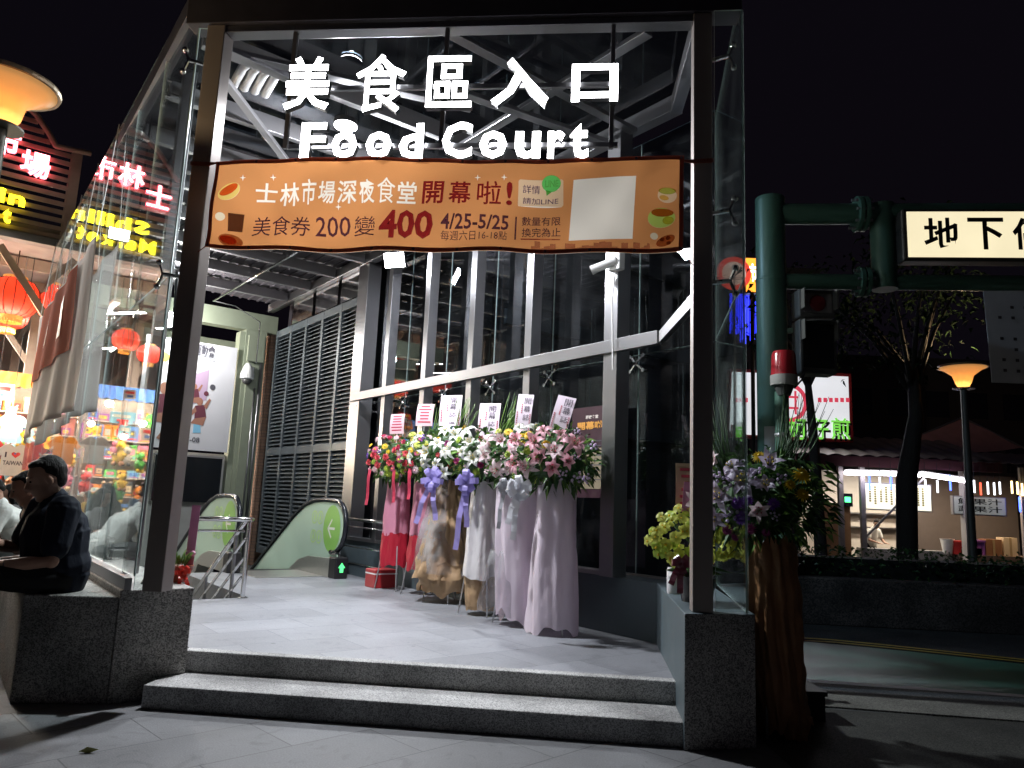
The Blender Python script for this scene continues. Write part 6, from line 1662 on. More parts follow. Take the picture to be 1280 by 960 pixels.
# ------------------------------------------------------------------ souvenir stalls
def prices(): return None
PALETTE = [mat('goods_' + n, c, .45, 0, .08, 9) for n, c in dict(red=(.55, .03, .03), orange=(.68, .24, .03), yellow=(.74, .52, .06), green=(.08, .36, .08), blue=(.05, .16, .48), sky=(.2, .45, .62), pink=(.66, .22, .36), purple=(.25, .08, .32), white=(.72, .70, .66), brown=(.28, .13, .06), cream=(.66, .52, .34), black=(.04, .04, .05)).items()]
r = random.Random(21)
GG = 'boxed toys and souvenirs on the market shelves'
boxmesh = {}
def goods_mesh(k, w_, h_, d_):
    key = (k, w_, h_)
    if key in boxmesh: return boxmesh[key]
    mb = MB(); mb.box(-w_ / 2, w_ / 2, -d_ / 2, d_ / 2, 0, h_, PALETTE[k])
    mb.box(-w_ * .32, w_ * .32, -d_ / 2 - .004, -d_ / 2, h_ * .3, h_ * .72, PALETTE[(k * 5 + 3) % 12]); mb.box(-w_ * .42, w_ * .42, -d_ / 2 - .003, -d_ / 2, h_ * .08, h_ * .2, PALETTE[(k * 7 + 8) % 12])
    mb.ball((0, -d_ / 2 - .001, h_ * .52), min(w_, h_) * .14, PALETTE[(k * 3 + 2) % 12], 8, 4, (1, .2, 1))
    me = bpy.data.meshes.new('toy_box'); me.from_pydata([tuple(q) for q in mb.v], [], mb.f)
    for q in mb.mats: me.materials.append(q)
    me.polygons.foreach_set('material_index', mb.m); me.update(); boxmesh[key] = me
    return me
def put_goods(p, d, z, w_, h_):
    k = r.randrange(12); o = bpy.data.objects.new('toy_box', goods_mesh(k, round(w_, 1), round(h_, 1), .18)); col.objects.link(o)
    o.location = PD(p, d, z); o.rotation_euler = (0, 0, A_PD + r.uniform(-.15, .15))
    tag(o, 'small colourful boxed toy standing on a lit souvenir shelf', 'toy box', GG)
SHW = mat('shelf_white', (.55, .50, .45), .6)
for i, (p0, p1, lab) in enumerate(((-5.4, -3.0, 'souvenir stall farthest from the glass, shelves crowded with boxes'), (-2.8, -.35, 'toy stall facing the lane under the red lanterns, white shelves full of boxes'), (-.15, 2.5, 'souvenir stall with T-shirts hung across its front'))):
    d0 = 21.9 + .4 * (i == 1)
    t = T('souvenir_stall', lab, 'market stall', ((p0 + p1) / 2, d0, 0), A_PD, 'souvenir stalls in the market hall')
    mb = MB(); mb.box(p0, p1, d0 + .62, d0 + .68, 0, 4.0); t.part('back_panel', mb, mat('stall_panel%d' % i, ((.45, .10, .08), (.5, .42, .34), (.42, .16, .14))[i], .6, 0, .2))
    for j, z in enumerate((.85, 1.35, 1.85, 2.35, 2.85, 3.35)):
        mb = MB(); mb.box(p0, p1, d0 + .05 + .05 * j, d0 + .60, z, z + .03); t.part('shelf', mb, SHW)
        x = p0 + .12
        while x < p1 - .15:
            w_ = r.choice((.2, .3)); h_ = r.choice((.2, .3, .4))
            if r.random() < .92: put_goods(x + w_ / 2, d0 + .22 + .05 * j + r.uniform(-.06, .06), z + .031, w_ - .02, h_)
            x += w_ + .02
    mb = MB(); mb.box(p0, p1, d0, d0 + .5, 0, .82); t.part('counter', mb, mat('stall_cloth%d' % i, ((.35, .05, .06), (.12, .2, .3), (.4, .3, .1))[i], .7))
    mb = MB()
    for p in (p0, p1):
        mb.box(p - .03, p + .03, d0 - .05, d0 + .01, 0, 4.1)
    t.part('pole', mb, STEEL_D)
    mb = MB(); mb.grid(lambda u, v: V((p0 - .05 + (p1 - p0 + .1) * u, d0 - .35 + .2 * v, 3.95 + .35 * v - (.05 if int(u * 24) % 2 else 0) * (1 - v))), 24, 2, PALETTE[(0, 4, 1)[i]]); t.part('valance', mb)
BULB = emis('bulb_warm', (1.0, 0.80, 0.52), 40)
k = 0
for p, d, z in ((-4.2, 21.4, 3.7), (-2.4, 21.6, 3.6), (-1.5, 21.3, 3.3), (-.7, 21.5, 3.75), (.25, 21.2, 3.4), (.95, 21.4, 3.8), (1.3, 21.2, 3.2), (1.9, 21.4, 3.6), (-1.1, 21.2, 2.9), (-.3, 21.0, 3.15), (.6, 21.1, 3.0), (-1.9, 21.1, 3.1), (-3.2, 21.2, 3.3)):
    t = T('bare_bulb', 'glowing bare bulb hung on a cable before the souvenir shelves', 'light bulb', (p, d, z), A_PD, 'bare bulbs over the souvenir stalls')
    mb = MB(); mb.ball((p, d, z), .075, None, 10, 6); t.part('glass_bulb', mb, BULB, smooth=True)
    mb = MB(); mb.tube([(p, d, z + .07), (p, d, z + .14)], .03, seg=8); mb.tube([(p, d, z + .14), (p, d, 7.1)], .008, seg=4); t.part('cable', mb, BLACK)
    k += 1
    if k > 8: continue
    l = bpy.data.lights.new('bulb_light', 'POINT'); l.energy = 220; l.color = (1, .84, .62); l.shadow_soft_size = .08
    o = bpy.data.objects.new('bulb_light', l); col.objects.link(o); o.location = PD(p, d - .12, z - .02)
# plush toys and bags hung in front of the shelves
r = random.Random(33); plush = []
for k, (c1, c2) in enumerate(((0, 8), (2, 9), (5, 8), (6, 10), (9, 10), (3, 2), (1, 8), (8, 11))):
    mb = MB(); mb.ball((0, 0, -.17), .12, PALETTE[c1], 10, 7, (1, .7, 1.15)); mb.ball((0, -.01, .02), .095, PALETTE[c1], 10, 7)
    for q in (1, -1): mb.ball((.07 * q, 0, .10), .035, PALETTE[c2], 7, 5); mb.ball((.10 * q, -.03, -.14), .04, PALETTE[c1], 7, 5); mb.ball((.06 * q, -.04, -.30), .05, PALETTE[c2], 7, 5)
    mb.ball((0, -.075, .0), .03, PALETTE[c2], 7, 5); mb.tube([(0, 0, .1), (0, 0, .32)], .004, PALETTE[11], 4)
    me = bpy.data.meshes.new('plush_toy'); me.from_pydata([tuple(q) for q in mb.v], [], mb.f)
    for q in mb.mats: me.materials.append(q)
    me.polygons.foreach_set('material_index', mb.m); me.polygons.foreach_set('use_smooth', [True] * len(me.polygons)); me.update(); plush.append(me)
for i in range(64):
    o = bpy.data.objects.new('plush_toy', plush[r.randrange(8)]); col.objects.link(o)
    s_ = r.uniform(.7, 1.5); o.location = PD(r.uniform(-4.8, 2.2), 21.55 + r.uniform(-.25, .1), r.uniform(1.3, 3.6)); o.scale = (s_,) * 3; o.rotation_euler = (0, 0, A_PD + r.uniform(-.6, .6))
    tag(o, 'plush toy hung on a string before the souvenir shelves', 'plush toy', 'plush toys hung before the market shelves')
for i in range(26):
    p, d, z = r.uniform(-4.5, 2.2), 21.4 + r.uniform(-.3, .1), r.uniform(2.0, 4.3); w_, h_ = r.uniform(.25, .6), r.uniform(.18, .4)
    mb = MB(); mb.box(-w_ / 2, w_ / 2, -.008, .008, 0, h_, PALETTE[(0, 2, 8, 1, 8, 5)[i % 6]]); mb.box(-w_ * .38, w_ * .38, -.010, -.008, h_ * .55, h_ * .8, PALETTE[(2, 0, 0, 8, 4, 8)[i % 6]]); mb.box(-w_ * .3, w_ * .2, -.010, -.008, h_ * .18, h_ * .4, PALETTE[(8, 0, 4, 11, 3, 0)[i % 6]])
    o = mb.build('price_card'); o.location = PD(p, d, z); o.rotation_euler = (0, r.uniform(-.1, .1), A_PD + r.uniform(-.2, .2))
    tag(o, 'bright price card hung among the market goods', 'price card', 'price cards in the souvenir stalls')
# T-shirts on a rail
def tshirt(label, p, d, z, w_, m, text=False):
    t = T('t_shirt', label, 'T-shirt', (p, d, z), A_PD, 'T-shirts hung before the souvenir stall')
    k = w_ / .56
    half = [(0, .60), (.09, .66), (.15, .655), (.20, .63), (.37, .46), (.28, .36), (.215, .43), (.225, .0)]
    poly = [(x * k, y * k) for x, y in half[1:]] + [(-x * k, y * k) for x, y in half[::-1]][:-1] + [(0, .60 * k)]
    mb = MB(); vs = []; n = len(poly)
    for yy in (-.025, .025): vs += [(p + x, d + yy, z + y) for x, y in poly]
    mb.add(vs, [tuple(range(n)), tuple(range(n, 2 * n))[::-1]] + [(i, n + i, n + (i + 1) % n, (i + 1) % n) for i in range(n)])
    t.part('shirt', mb, m)
    if text:
        mb = MB(); yd = d - .027
        mb.text('I', (p - .16 * k, yd, z + .38 * k), (1, 0, 0), (0, 0, 1), w=.03 * k, h=.11 * k, m=CINK, bold=.01)
        mb.text('TAIWAN', (p - .18 * k, yd, z + .22 * k), (1, 0, 0), (0, 0, 1), w=.36 * k, h=.09 * k, m=CINK, bold=.02)
        hp = [(.065 * 16 * math.sin(a) ** 3 / 16, .065 * (13 * math.cos(a) - 5 * math.cos(2 * a) - 2 * math.cos(3 * a) - math.cos(4 * a)) / 16) for a in [2 * PI * i / 30 for i in range(30)]]
        mb.add([(p + .03 * k + x * k * 1.2, yd - .001, z + .44 * k + y * k * 1.1) for x, y in hp], [tuple(range(30))], PALETTE[0])
        mb.box(p + .0 * k, p + .035 * k, yd - .003, yd - .002, z + .445 * k, z + .475 * k, PALETTE[4])
        t.part('print', mb)
    mb = MB(); mb.tube([(p - .15 * k, d, z + .63 * k), (p, d, z + .69 * k), (p + .15 * k, d, z + .63 * k)], .008, seg=5); mb.tube([(p, d, z + .69 * k), (p, d, 3.0)], .005, seg=4); t.part('hanger', mb, STEEL)
q = loc_in(A_PD, at_d(14, 592, 20.9))
tshirt('white T-shirt printed with a heart and the word TAIWAN', q.x, 20.9, q.z - .05, .62, PALETTE[8], True)
tshirt('red T-shirt hanging beside the white heart T-shirt', q.x - .52, 21.0, q.z + .1, .58, PALETTE[0])
tshirt('blue T-shirt hung on the rail above the white one', q.x - .1, 21.15, q.z + .72, .55, PALETTE[5])
tshirt('yellow T-shirt hung at the end of the rail', q.x + .40, 21.1, q.z + .52, .52, PALETTE[2])
tshirt('orange T-shirt hung toward the toy stall', q.x - 1.25, 21.1, q.z + .3, .56, PALETTE[1])
tshirt('white plain T-shirt hung over the lane side', q.x - 1.9, 21.0, q.z + .35, .56, PALETTE[8])

# ------------------------------------------------------------------ street lamps with glowing trumpet shades
AMB = mat('lamp_amber', (0.85, 0.55, 0.25), 0.4, 0, 0, emit=(1.0, 0.52, 0.17), es=0.5, trans=0.6)
AMBH = emis('lamp_hot', (1.0, 0.80, 0.42), 7)
def street_lamp(label, base, ztop, r_, power):
    t = T('street_lamp', label, 'street lamp', base, 0.0, 'trumpet shaped street lamps')
    x, y = base[0], base[1]
    mb = MB(); mb.tube([(x, y, 0), (x, y, 1.0), (x, y, ztop - r_ * 1.0)], [.085, .07, .055], seg=12); mb.lathe([(.16, 0), (.16, .05), (.09, .12)], base, None, 14); t.part('pole', mb, mat('lamp_pole', (.13, .12, .10), .5, .4), smooth=True, angle=R(40))
    mb = MB(); prof = [(.09, -r_ * .92), (.13, -r_ * .75), (r_ * .42, -r_ * .42), (r_ * .75, -r_ * .16), (r_, -.02), (r_, .0), (r_ * .97, .0), (r_ * .72, -r_ * .13), (r_ * .40, -r_ * .36), (.12, -r_ * .7)]
    mb.lathe(prof, (x, y, ztop), None, 36); t.part('shade', mb, AMB, smooth=True)
    mb = MB(); mb.lathe([(r_ * 1.0, -.03), (r_ * 1.015, -.012), (r_ * 1.0, .006)], (x, y, ztop), None, 36); t.part('rim', mb, mat('lamp_rim', (.30, .22, .14), .4, .5))
    mb = MB(); mb.lathe([(.0, -r_ * .85), (.05, -r_ * .8), (.06, -r_ * .5), (.04, -r_ * .32), (0, -r_ * .28)], (x, y, ztop), None, 14); t.part('lamp_tube', mb, AMBH, smooth=True)
    mb = MB(); mb.lathe([(.0, -r_ * 1.02), (.20 * r_ / .45, -r_ * 1.02), (.20 * r_ / .45, -r_ * .98), (0, -r_ * .98)], (x, y, ztop), None, 24); t.part('collar', mb, mat('lamp_pole', (.13, .12, .10), .5, .4))
    l = bpy.data.lights.new('lamp_light', 'POINT'); l.energy = power; l.color = (1, .72, .40); l.shadow_soft_size = .05
    o = bpy.data.objects.new('lamp_light', l); col.objects.link(o); o.location = (x, y, ztop + .03)
q = at_y(8, 104, 5.35)
street_lamp('amber street lamp beside the market lane, cut by the picture edge', (q.x, q.y, 0), q.z, .37, 40)
q = at_y(1203, 458, 13.5)
street_lamp('amber street lamp standing before the food stalls across the road', (q.x, q.y, 0), q.z, .42, 90)

# ------------------------------------------------------------------ green gantry with the lit parking sign
GRN = mat('gantry_green', (0.07, 0.155, 0.115), 0.42, 0.1, 0.12, 4)
gx, gy = 2.70, 7.60
ad = V((2.35, -.26, 0)).normalized()
t = T('sign_gantry', 'dark green tubular sign gantry with two arms over the pavement', 'gantry', (gx, gy, 0))
mb = MB(); mb.tube([(gx, gy, 0), (gx, gy, 4.06)], .156, seg=28); mb.tube([(gx, gy, 4.062), (gx, gy, 4.94)], .152, seg=28); mb.lathe([(.158, 4.045), (.162, 4.06), (.158, 4.075)], (gx, gy, 0), None, 28); mb.lathe([(.155, 4.94), (.15, 4.975), (.0, 4.99)], (gx, gy, 0), None, 28)
mb.lathe([(.30, 0), (.30, .03), (.17, .03)], (gx, gy, 0), None, 20); t.part('pole', mb, GRN, smooth=True, angle=R(35))
for z, rr in ((4.80, .112), (4.05, .082)):
    a = V((gx, gy, z)); mb = MB(); mb.tube([a, a + ad * 4.6], rr, seg=20); t.part('arm', mb, GRN, smooth=True, angle=R(35))
    c = a + ad * .93
    for s_ in (-.03, .03):
        mb = MB(); mb.tube([c + ad * (s_ - .02), c + ad * (s_ + .02)], rr + .075, seg=24); t.part('flange', mb, GRN, smooth=True, angle=R(35))
    for k in range(8):
        an = 2 * PI * k / 8; n_ = ad.cross(V((0, 0, 1))); q = c + (n_ * math.cos(an) + V((0, 0, 1)) * math.sin(an)) * (rr + .045)
        mb = MB(); mb.tube([q - ad * .085, q + ad * .085], .016, seg=6); t.part('bolt', mb, STEEL_D)
a = V((gx, gy, 0)) + ad * 1.15
mb = MB(); mb.tube([(a.x, a.y, 3.97), (a.x, a.y, 4.90)], .125, seg=20); t.part('strut', mb, GRN, smooth=True, angle=R(35))
# sign box
so = V((gx, gy, 0)) + ad * 1.23 + V((-.02, -.20, 0)); nrm = ad.cross(V((0, 0, 1)))
t = T('parking_sign', 'long cream lit sign box with black characters on the green gantry', 'sign', (so.x, so.y, 4.28))
z0, z1 = 4.19, 4.74; Ls = 2.75
mb = MB(); mid = so + ad * Ls / 2; mb.bar((so.x, so.y, (z0 + z1) / 2), (so.x + ad.x * Ls, so.y + ad.y * Ls, (z0 + z1) / 2), .18, z1 - z0); o = t.part('case', mb, mat('sign_case', (.05, .045, .04), .3, .4)); b = o.modifiers.new('bevel', 'BEVEL'); b.width = .02; b.segments = 2
fo = so + nrm * .094
mb = MB(); mb.sheet([fo + ad * .045 + V((0, 0, z0 + .035)), fo + ad * (Ls - .045) + V((0, 0, z0 + .035)), fo + ad * (Ls - .045) + V((0, 0, z1 - .035)), fo + ad * .045 + V((0, 0, z1 - .035))], .006)
def lit_panel(name, c, s, vary=.12, scale=2.0):
    m = mat(name, c, .4, 0, 0); n = m.node_tree.nodes; L = m.node_tree.links; b = n['Principled BSDF']
    tc = n.new('ShaderNodeTexCoord'); nz = n.new('ShaderNodeTexNoise'); nz.inputs['Scale'].default_value = scale; L.new(tc.outputs['Object'], nz.inputs['Vector'])
    mr = n.new('ShaderNodeMapRange'); mr.inputs[3].default_value = s * (1 - vary); mr.inputs[4].default_value = s * (1 + vary); L.new(nz.outputs[0], mr.inputs[0]); L.new(mr.outputs[0], b.inputs['Emission Strength'])
    b.inputs['Emission Color'].default_value = tuple(c) + (1,); b.inputs['Base Color'].default_value = tuple(x * .6 for x in c) + (1,)
    return m
t.part('lit_face', mb, lit_panel('cream_lit', (1.0, .88, .58), .56))
for i, ch in enumerate('地下停車場'):
    o_ = fo + nrm * .006 + ad * (.20 + i * .42) + V((0, 0, z0 + .115)); mb = MB(); mb.text(ch, o_, ad, (0, 0, 1), w=.34, h=.335, m=BLACK, bold=.022); t.part('sign_character', mb)
# pedestrian signal
sx_, sy_ = 3.07, 7.42
t = T('traffic_signal', 'unlit two lens signal in a grey housing beside the green pole', 'traffic signal', (sx_, sy_, 3.0))
HOUS = mat('signal_grey', (.10, .10, .095), .5, .2)
for z0, z1 in ((3.60, 3.90), (3.02, 3.585)):
    mb = MB(); mb.box(sx_ - .19, sx_ + .19, sy_ - .10, sy_ + .12, z0, z1); o = t.part('housing', mb, HOUS); b = o.modifiers.new('bevel', 'BEVEL'); b.width = .025; b.segments = 3
mb = MB(); mb.box(sx_ - .14, sx_ + .14, sy_ - .108, sy_ - .101, 3.65, 3.85); t.part('lens', mb, mat('lens_clear', (.22, .20, .20), .1))
mb = MB(); mb.lathe([(.085, 0), (.07, .02), (0, .03)], (sx_, sy_ - .108, 3.75), None, 20, axis=(0, -1, 0)); t.part('red_lens', mb, mat('lens_red', (.20, .02, .025), .15))
mb = MB(); mb.box(sx_ - .155, sx_ + .155, sy_ - .106, sy_ - .101, 3.08, 3.53); t.part('lens', mb, mat('lens_dark', (.015, .016, .016), .12))
for z in (3.58, 3.90):
    mb = MB(); mb.grid(lambda u, v: V((sx_ - .17 + .34 * u, sy_ - .10 - .10 * v, z - .02 + .02 * math.sin(PI * u) - .03 * v)), 8, 2); mb.box(sx_ - .172, sx_ - .16, sy_ - .2, sy_ - .1, z - .22, z - .02); mb.box(sx_ + .16, sx_ + .172, sy_ - .2, sy_ - .1, z - .22, z - .02); t.part('visor', mb, HOUS)
mb = MB(); mb.bar((gx, gy, 3.5), (sx_ - .1, sy_ + .05, 3.5), .05, .05); t.part('bracket', mb, GRN)
# red beacon
q = at_y(980, 482, 7.2)
t = T('warning_beacon', 'red domed warning beacon on a white base fixed to the green pole', 'beacon', q)
mb = MB(); mb.lathe([(.125, .10), (.12, .14), (.115, .30), (.10, .34), (.0, .35)], q, None, 24); t.part('dome', mb, mat('beacon_red', (.42, .025, .035), .18, 0, .05, sub=.1), smooth=True, angle=R(40))
mb = MB(); mb.lathe([(.0, .0), (.125, .0), (.13, .02), (.13, .099), (.0, .099)], q, None, 24); t.part('base', mb, mat('beacon_base', (.42, .40, .38), .4), smooth=True, angle=R(40))
mb = MB(); mb.lathe([(.06, -.10), (.09, -.02), (.09, 0)], q, None, 16); mb.tube([q - V((0, 0, .06)), V((gx, gy - .1, q.z - .06))], .02, seg=6); t.part('bracket', mb, HOUS)
mb = MB(); mb.tube([q + V((.1, 0, -.02)), q + V((.2, .05, .08)), q + V((.28, .15, .2))], .01, seg=5); mb.tube([q + V((-.02, 0, -.1)), q + V((-.05, .03, -.45)), V((gx - .02, gy - .15, q.z - .55))], .008, seg=5); t.part('cable', mb, BLACK)
# slim dark post and paper on the pole
q = at_y(977, 490, 7.25)
t = T('post', 'slim dark green post standing just before the gantry pole', 'post', (q.x, 7.25, 0))
mb = MB(); mb.tube([(q.x, 7.25, 0), (q.x, 7.25, q.z)], .068, seg=14); mb.lathe([(.07, 0), (.0, .03)], (q.x, 7.25, q.z), None, 14); t.part('shaft', mb, GRN, smooth=True, angle=R(40))
mb = MB(); mb.lathe([(.074, .0), (.078, .02), (.074, .04)], (q.x, 7.25, q.z - .45), None, 14); t.part('band', mb, STEEL_D)
q = at_y(955, 562, 7.43)
mb = MB(); mb.grid(lambda u, v: V((gx + .162 * math.sin(-.9 + .75 * u), gy - .162 * math.cos(-.9 + .75 * u), q.z - .24 + .48 * v)), 8, 1); mb.grid(lambda u, v: V((gx + .163 * math.sin(-.1 + .28 * u), gy - .163 * math.cos(-.1 + .28 * u), q.z - .22 + .46 * v)), 4, 1)
o = mb.build('paper_notice', mat('notice_paper', (.45, .45, .46), .6), base=(gx - .1, gy - .15, q.z)); tag(o, 'pale paper notices wrapped round the green pole at chest height', 'notice')
# white notice board hanging at the right
a = at_y(1229, 364, 7.25); b_ = at_y(1300, 362, 7.1); c_ = at_y(1300, 482, 7.1); d_ = at_y(1240, 478, 7.25)
t = T('notice_board', 'dim white notice board hung under the gantry arm', 'notice board', (a.x, a.y, d_.z))
mb = MB(); mb.sheet([d_, c_ + V((.5, -.06, 0)), b_ + V((.5, -.06, 0)), a], .012); t.part('board', mb, mat('board_white', (.50, .48, .48), .5))
mb = MB(); rr = random.Random(4)
for i in range(7):
    for j in range(4):
        if rr.random() < .75:
            mb = MB(); p = d_ + (c_ - d_) * (.25 + .28 * j) + (a - d_) * (.12 + .115 * i) + V((0, -.012, 0)); mb.sheet([p, p + V((.035, 0, 0)), p + V((.035, 0, .03)), p + V((0, 0, .03))], .001); t.part('printed_mark', mb, mat('board_ink', (.10, .08, .08), .6))

# ------------------------------------------------------------------ planter wall and clipped hedge across the road
t = T('planter_wall', 'low dark rendered planter wall beyond the road', 'wall', (8, 11.55, 0))
mb = MB(); mb.prism([(3.2, 11.7), (9.0, 11.30), (18, 10.2), (18, 10.6), (9.0, 11.70), (3.2, 12.1)], 0, .70); o = t.part('wall', mb, speckle_mat('render_dark', (.05, .04, .035), (.16, .13, .11), 60, .85, .5, .3)); bb = o.modifiers.new('bevel', 'BEVEL'); bb.width = .02
mb = MB(); mb.box(8.35, 8.62, 11.14, 11.18, .42, .50); mb.box(8.42, 8.52, 11.15, 11.2, .2, .42); t.part('water_outlet', mb, mat('outlet_grey', (.25, .22, .22), .6))
t = T('hedge', 'dark clipped hedge growing behind the planter wall', 'hedge', (8, 12.2, .6))
r = random.Random(12); mb = MB()
for i in range(2600):
    x = r.uniform(3.4, 15); yb = 11.95 - (x - 3.4) * .10; s_ = .5 + .5 * math.sin(x * 2.3) * math.sin(x * .9 + 1)
    p = V((x, yb + r.uniform(-.25, .9), .62 + r.uniform(0, 1) ** .6 * (.46 + .10 * s_)))
    leaf(mb, p, V((r.uniform(-1, 1), r.uniform(-1, .3), r.uniform(-.2, 1))), r.uniform(.06, .13), r.uniform(.03, .06), (LEAF3, LEAF3, LEAF)[i % 3], r)
t.part('foliage', mb)
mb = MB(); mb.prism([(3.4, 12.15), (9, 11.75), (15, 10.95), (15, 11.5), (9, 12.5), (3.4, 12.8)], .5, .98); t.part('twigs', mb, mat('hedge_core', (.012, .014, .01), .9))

# trees
BARK = mat('bark', (.035, .026, .02), .85, 0, .3, 12, bump=.8, bscale=25, stretch=(1, 1, .3))
LEAF_N = mat('leaf_street', (.012, .024, .010), .9, 0, .3, 10, spec=.05)
def tree(label, base, pts, rad, crown, n, seed, lf=(.10, .2)):
    t = T('tree', label, 'tree', base, 0.0, 'street trees before the food stalls')
    r = random.Random(seed); mb = MB(); mb.tube(pts, rad, seg=12)
    tips = []
    for i in range(9):
        a = V(pts[-1]) - V((0, 0, r.uniform(0, .9 if n > 500 else .05))); e = a + V((r.uniform(-1.2, 1.2), r.uniform(-1.2, 1.2), r.uniform(.8, 2.4))); m_ = (a + e) / 2 + V((0, 0, .2)); mb.tube([a, m_, e], [.05, .035, .015], seg=6); tips.append(e)
    t.part('trunk', mb, BARK, smooth=True)
    mb = MB()
    cl = []
    for c, rr in crown: cl.append((V(c), rr))
    for tp in tips: cl.append((tp, r.uniform(.5, .9)))
    for i in range(n):
        c, rr = cl[r.randrange(len(cl))]; q = V((r.gauss(0, .5), r.gauss(0, .5), r.gauss(0, .42))) * rr
        leaf(mb, c + q, V((r.uniform(-1, 1), r.uniform(-1, 1), r.uniform(-.8, .5))), r.uniform(*lf), r.uniform(.04, .08), LEAF_N, r)
    t.part('crown', mb)
b0 = at_y(1134, 700, 13.0); b1 = at_y(1133, 600, 13.0); b2 = at_y(1145, 520, 13.1); b3 = at_y(1140, 455, 13.2)
tree('slender dark tree before the lit stall menu', (b0.x, 13.0, 0), [(b0.x, 13, 0), b0, b1, b2, b3], [.20, .17, .17, .12, .08], [(b3 + V((-.3, 0, .8)), 1.2), (b3 + V((.6, .2, 1.2)), 1.1), (b3 + V((-1.0, .3, .5)), .9), (b3 + V((.1, 0, 2)), 1.2)], 1500, 3)
b0 = at_y(1026, 690, 13.6); b1 = at_y(1018, 560, 13.6); b2 = at_y(1010, 480, 13.6)
tree('thin leaning dark tree before the white stall sign', (b0.x, 13.6, 0), [(b0.x + .1, 13.6, 0), b0, b1, b2], [.13, .11, .09, .06], [(b2 + V((-.1, 0, 1.8)), .7)], 200, 4)

# ------------------------------------------------------------------ food stalls across the road
SY = 20.0
WARM = mat('stall_wall_tile', (.60, .55, .48), .5, 0, .1, 4)
TIN = mat('tin_roof', (.26, .20, .19), .55, .3, .25, 4)
def pt(x, y, Y=SY): return at_y(x, y, Y)
# big white signboard
a = pt(912, 479); b_ = pt(1064, 466); z0, z1 = pt(1064, 553).z, pt(1064, 467).z
t = T('stall_signboard', 'big white lit signboard with red frame and green characters behind the pole', 'signboard', ((a.x + b_.x) / 2, SY, z0))
mb = MB(); mb.box(a.x, b_.x, SY, SY + .25, z0, z1); t.part('case', mb, mat('sign_red_frame', (.45, .03, .05), .4))
mb = MB(); mb.box(a.x + .06, b_.x - .09, SY - .012, SY - .002, z0 + .09, z1 - .09); t.part('lit_face', mb, lit_panel('signboard_white', (.93, .95, 1.0), .46, .25, .8))
GCH = mat('sign_green', (.12, .55, .06), .4, emit=(.3, 1, .12), es=.40); RCH = mat('sign_red', (.55, .04, .08), .4, emit=(1, .08, .15), es=.35)
for ch, x0, x1 in (('蚵', 984, 1008), ('仔', 1014, 1036), ('煎', 1039, 1063)):
    A = pt(x0, 549); B = pt(x1 - 1, 523)
    mb = MB(); mb.text(ch, (A.x + .06, SY - .016, A.z - .05), (1, 0, 0), (0, 0, 1), w=B.x - A.x, h=B.z - A.z, m=BLACK, bold=.02); mb.text(ch, (A.x, SY - .026, A.z), (1, 0, 0), (0, 0, 1), w=B.x - A.x, h=B.z - A.z, m=GCH, bold=.012); t.part('sign_character', mb)
A = pt(916, 551); B = pt(930, 533); mb = MB(); mb.text('蚵', (A.x, SY - .026, A.z), (1, 0, 0), (0, 0, 1), w=B.x - A.x, h=B.z - A.z, m=GCH, bold=.03); t.part('sign_character', mb)
c = pt(984, 503); mb = MB()
ring = [(c.x + q * math.cos(an), SY - .018, c.z + q * math.sin(an)) for q in (.55, .44) for an in [2 * PI * i / 32 for i in range(32)]]
mb.add(ring, [(i, (i + 1) % 32, 32 + (i + 1) % 32, 32 + i) for i in range(32)])
for dx in (-.22, 0, .22): mb.box(c.x + dx - .03, c.x + dx + .03, SY - .019, SY - .016, c.z - .32, c.z + .32)
for dz in (-.15, .15): mb.box(c.x - .3, c.x + .3, SY - .020, SY - .017, c.z + dz - .03, c.z + dz + .03)
t.part('emblem', mb, RCH)
mb = MB()
for x in list(range(1022, 1060, 7)) + [918, 924, 930]:
    A = pt(x, 500); mb.box(A.x, A.x + .10, SY - .018, SY - .013, A.z - .06, A.z + .06)
t.part('small_print', mb, RCH)
area('signboard_glow', (7.4, SY - .1, 4.6), (7.4, 5, 2.2), 3.0, 1.6, 45, (.9, .93, 1.0))
# main food stall
fx0, fx1 = pt(1040, 650).x, pt(1188, 650).x
t = T('food_stall', 'lit food stall with tiled roof, white counter and hanging menu across the road', 'food stall', ((fx0 + fx1) / 2, SY, 0))
mb = MB(); mb.box(fx0, fx1, SY + 2.2, SY + 2.35, 0, 3.0); t.part('back_wall', mb, WARM)
zc = .85; mb = MB(); mb.box(fx0 + .9, fx1, SY, SY + .6, 0, zc); t.part('counter', mb, mat('counter_steel', (.5, .5, .5), .35, .6))
mb = MB()
zr0, zr1 = pt(1070, 566).z, pt(1070, 545).z + .35
def roof(u, v): return V((fx0 - 1.2 + (fx1 - fx0 + 2.2) * u, SY - .7 + 2.6 * v, zr0 - .15 + .75 * v + .05 * abs(math.sin(u * 40))))
mb.grid(roof, 160, 4); t.part('roof', mb, TIN)
mb = MB(); mb.box(fx0 - 1.2, fx1 + 1.0, SY - .72, SY - .66, zr0 - .42, zr0 - .15); t.part('fascia', mb, mat('fascia_maroon', (.12, .04, .05), .6))
for x in (fx0 + .05, fx0 + .62, fx1 + .1):
    mb = MB(); mb.box(x - .06, x + .06, SY - .5, SY - .38, 0, zr0 - .3); t.part('post', mb, mat('post_grey', (.32, .30, .29), .6))
mb = MB(); mb.bar((fx0 + .62, SY - .45, 1.1), (fx0 + 2.4, SY - .45, 2.9), .05, .05); t.part('brace', mb, STEEL_D)
mb = MB(); mb.box(fx0 - .35, fx0 + .45, SY - .1, SY, 0, 2.0); t.part('wooden_door', mb, mat('plywood', (.36, .20, .09), .5, 0, .15, 3, stretch=(1, 1, .2)))
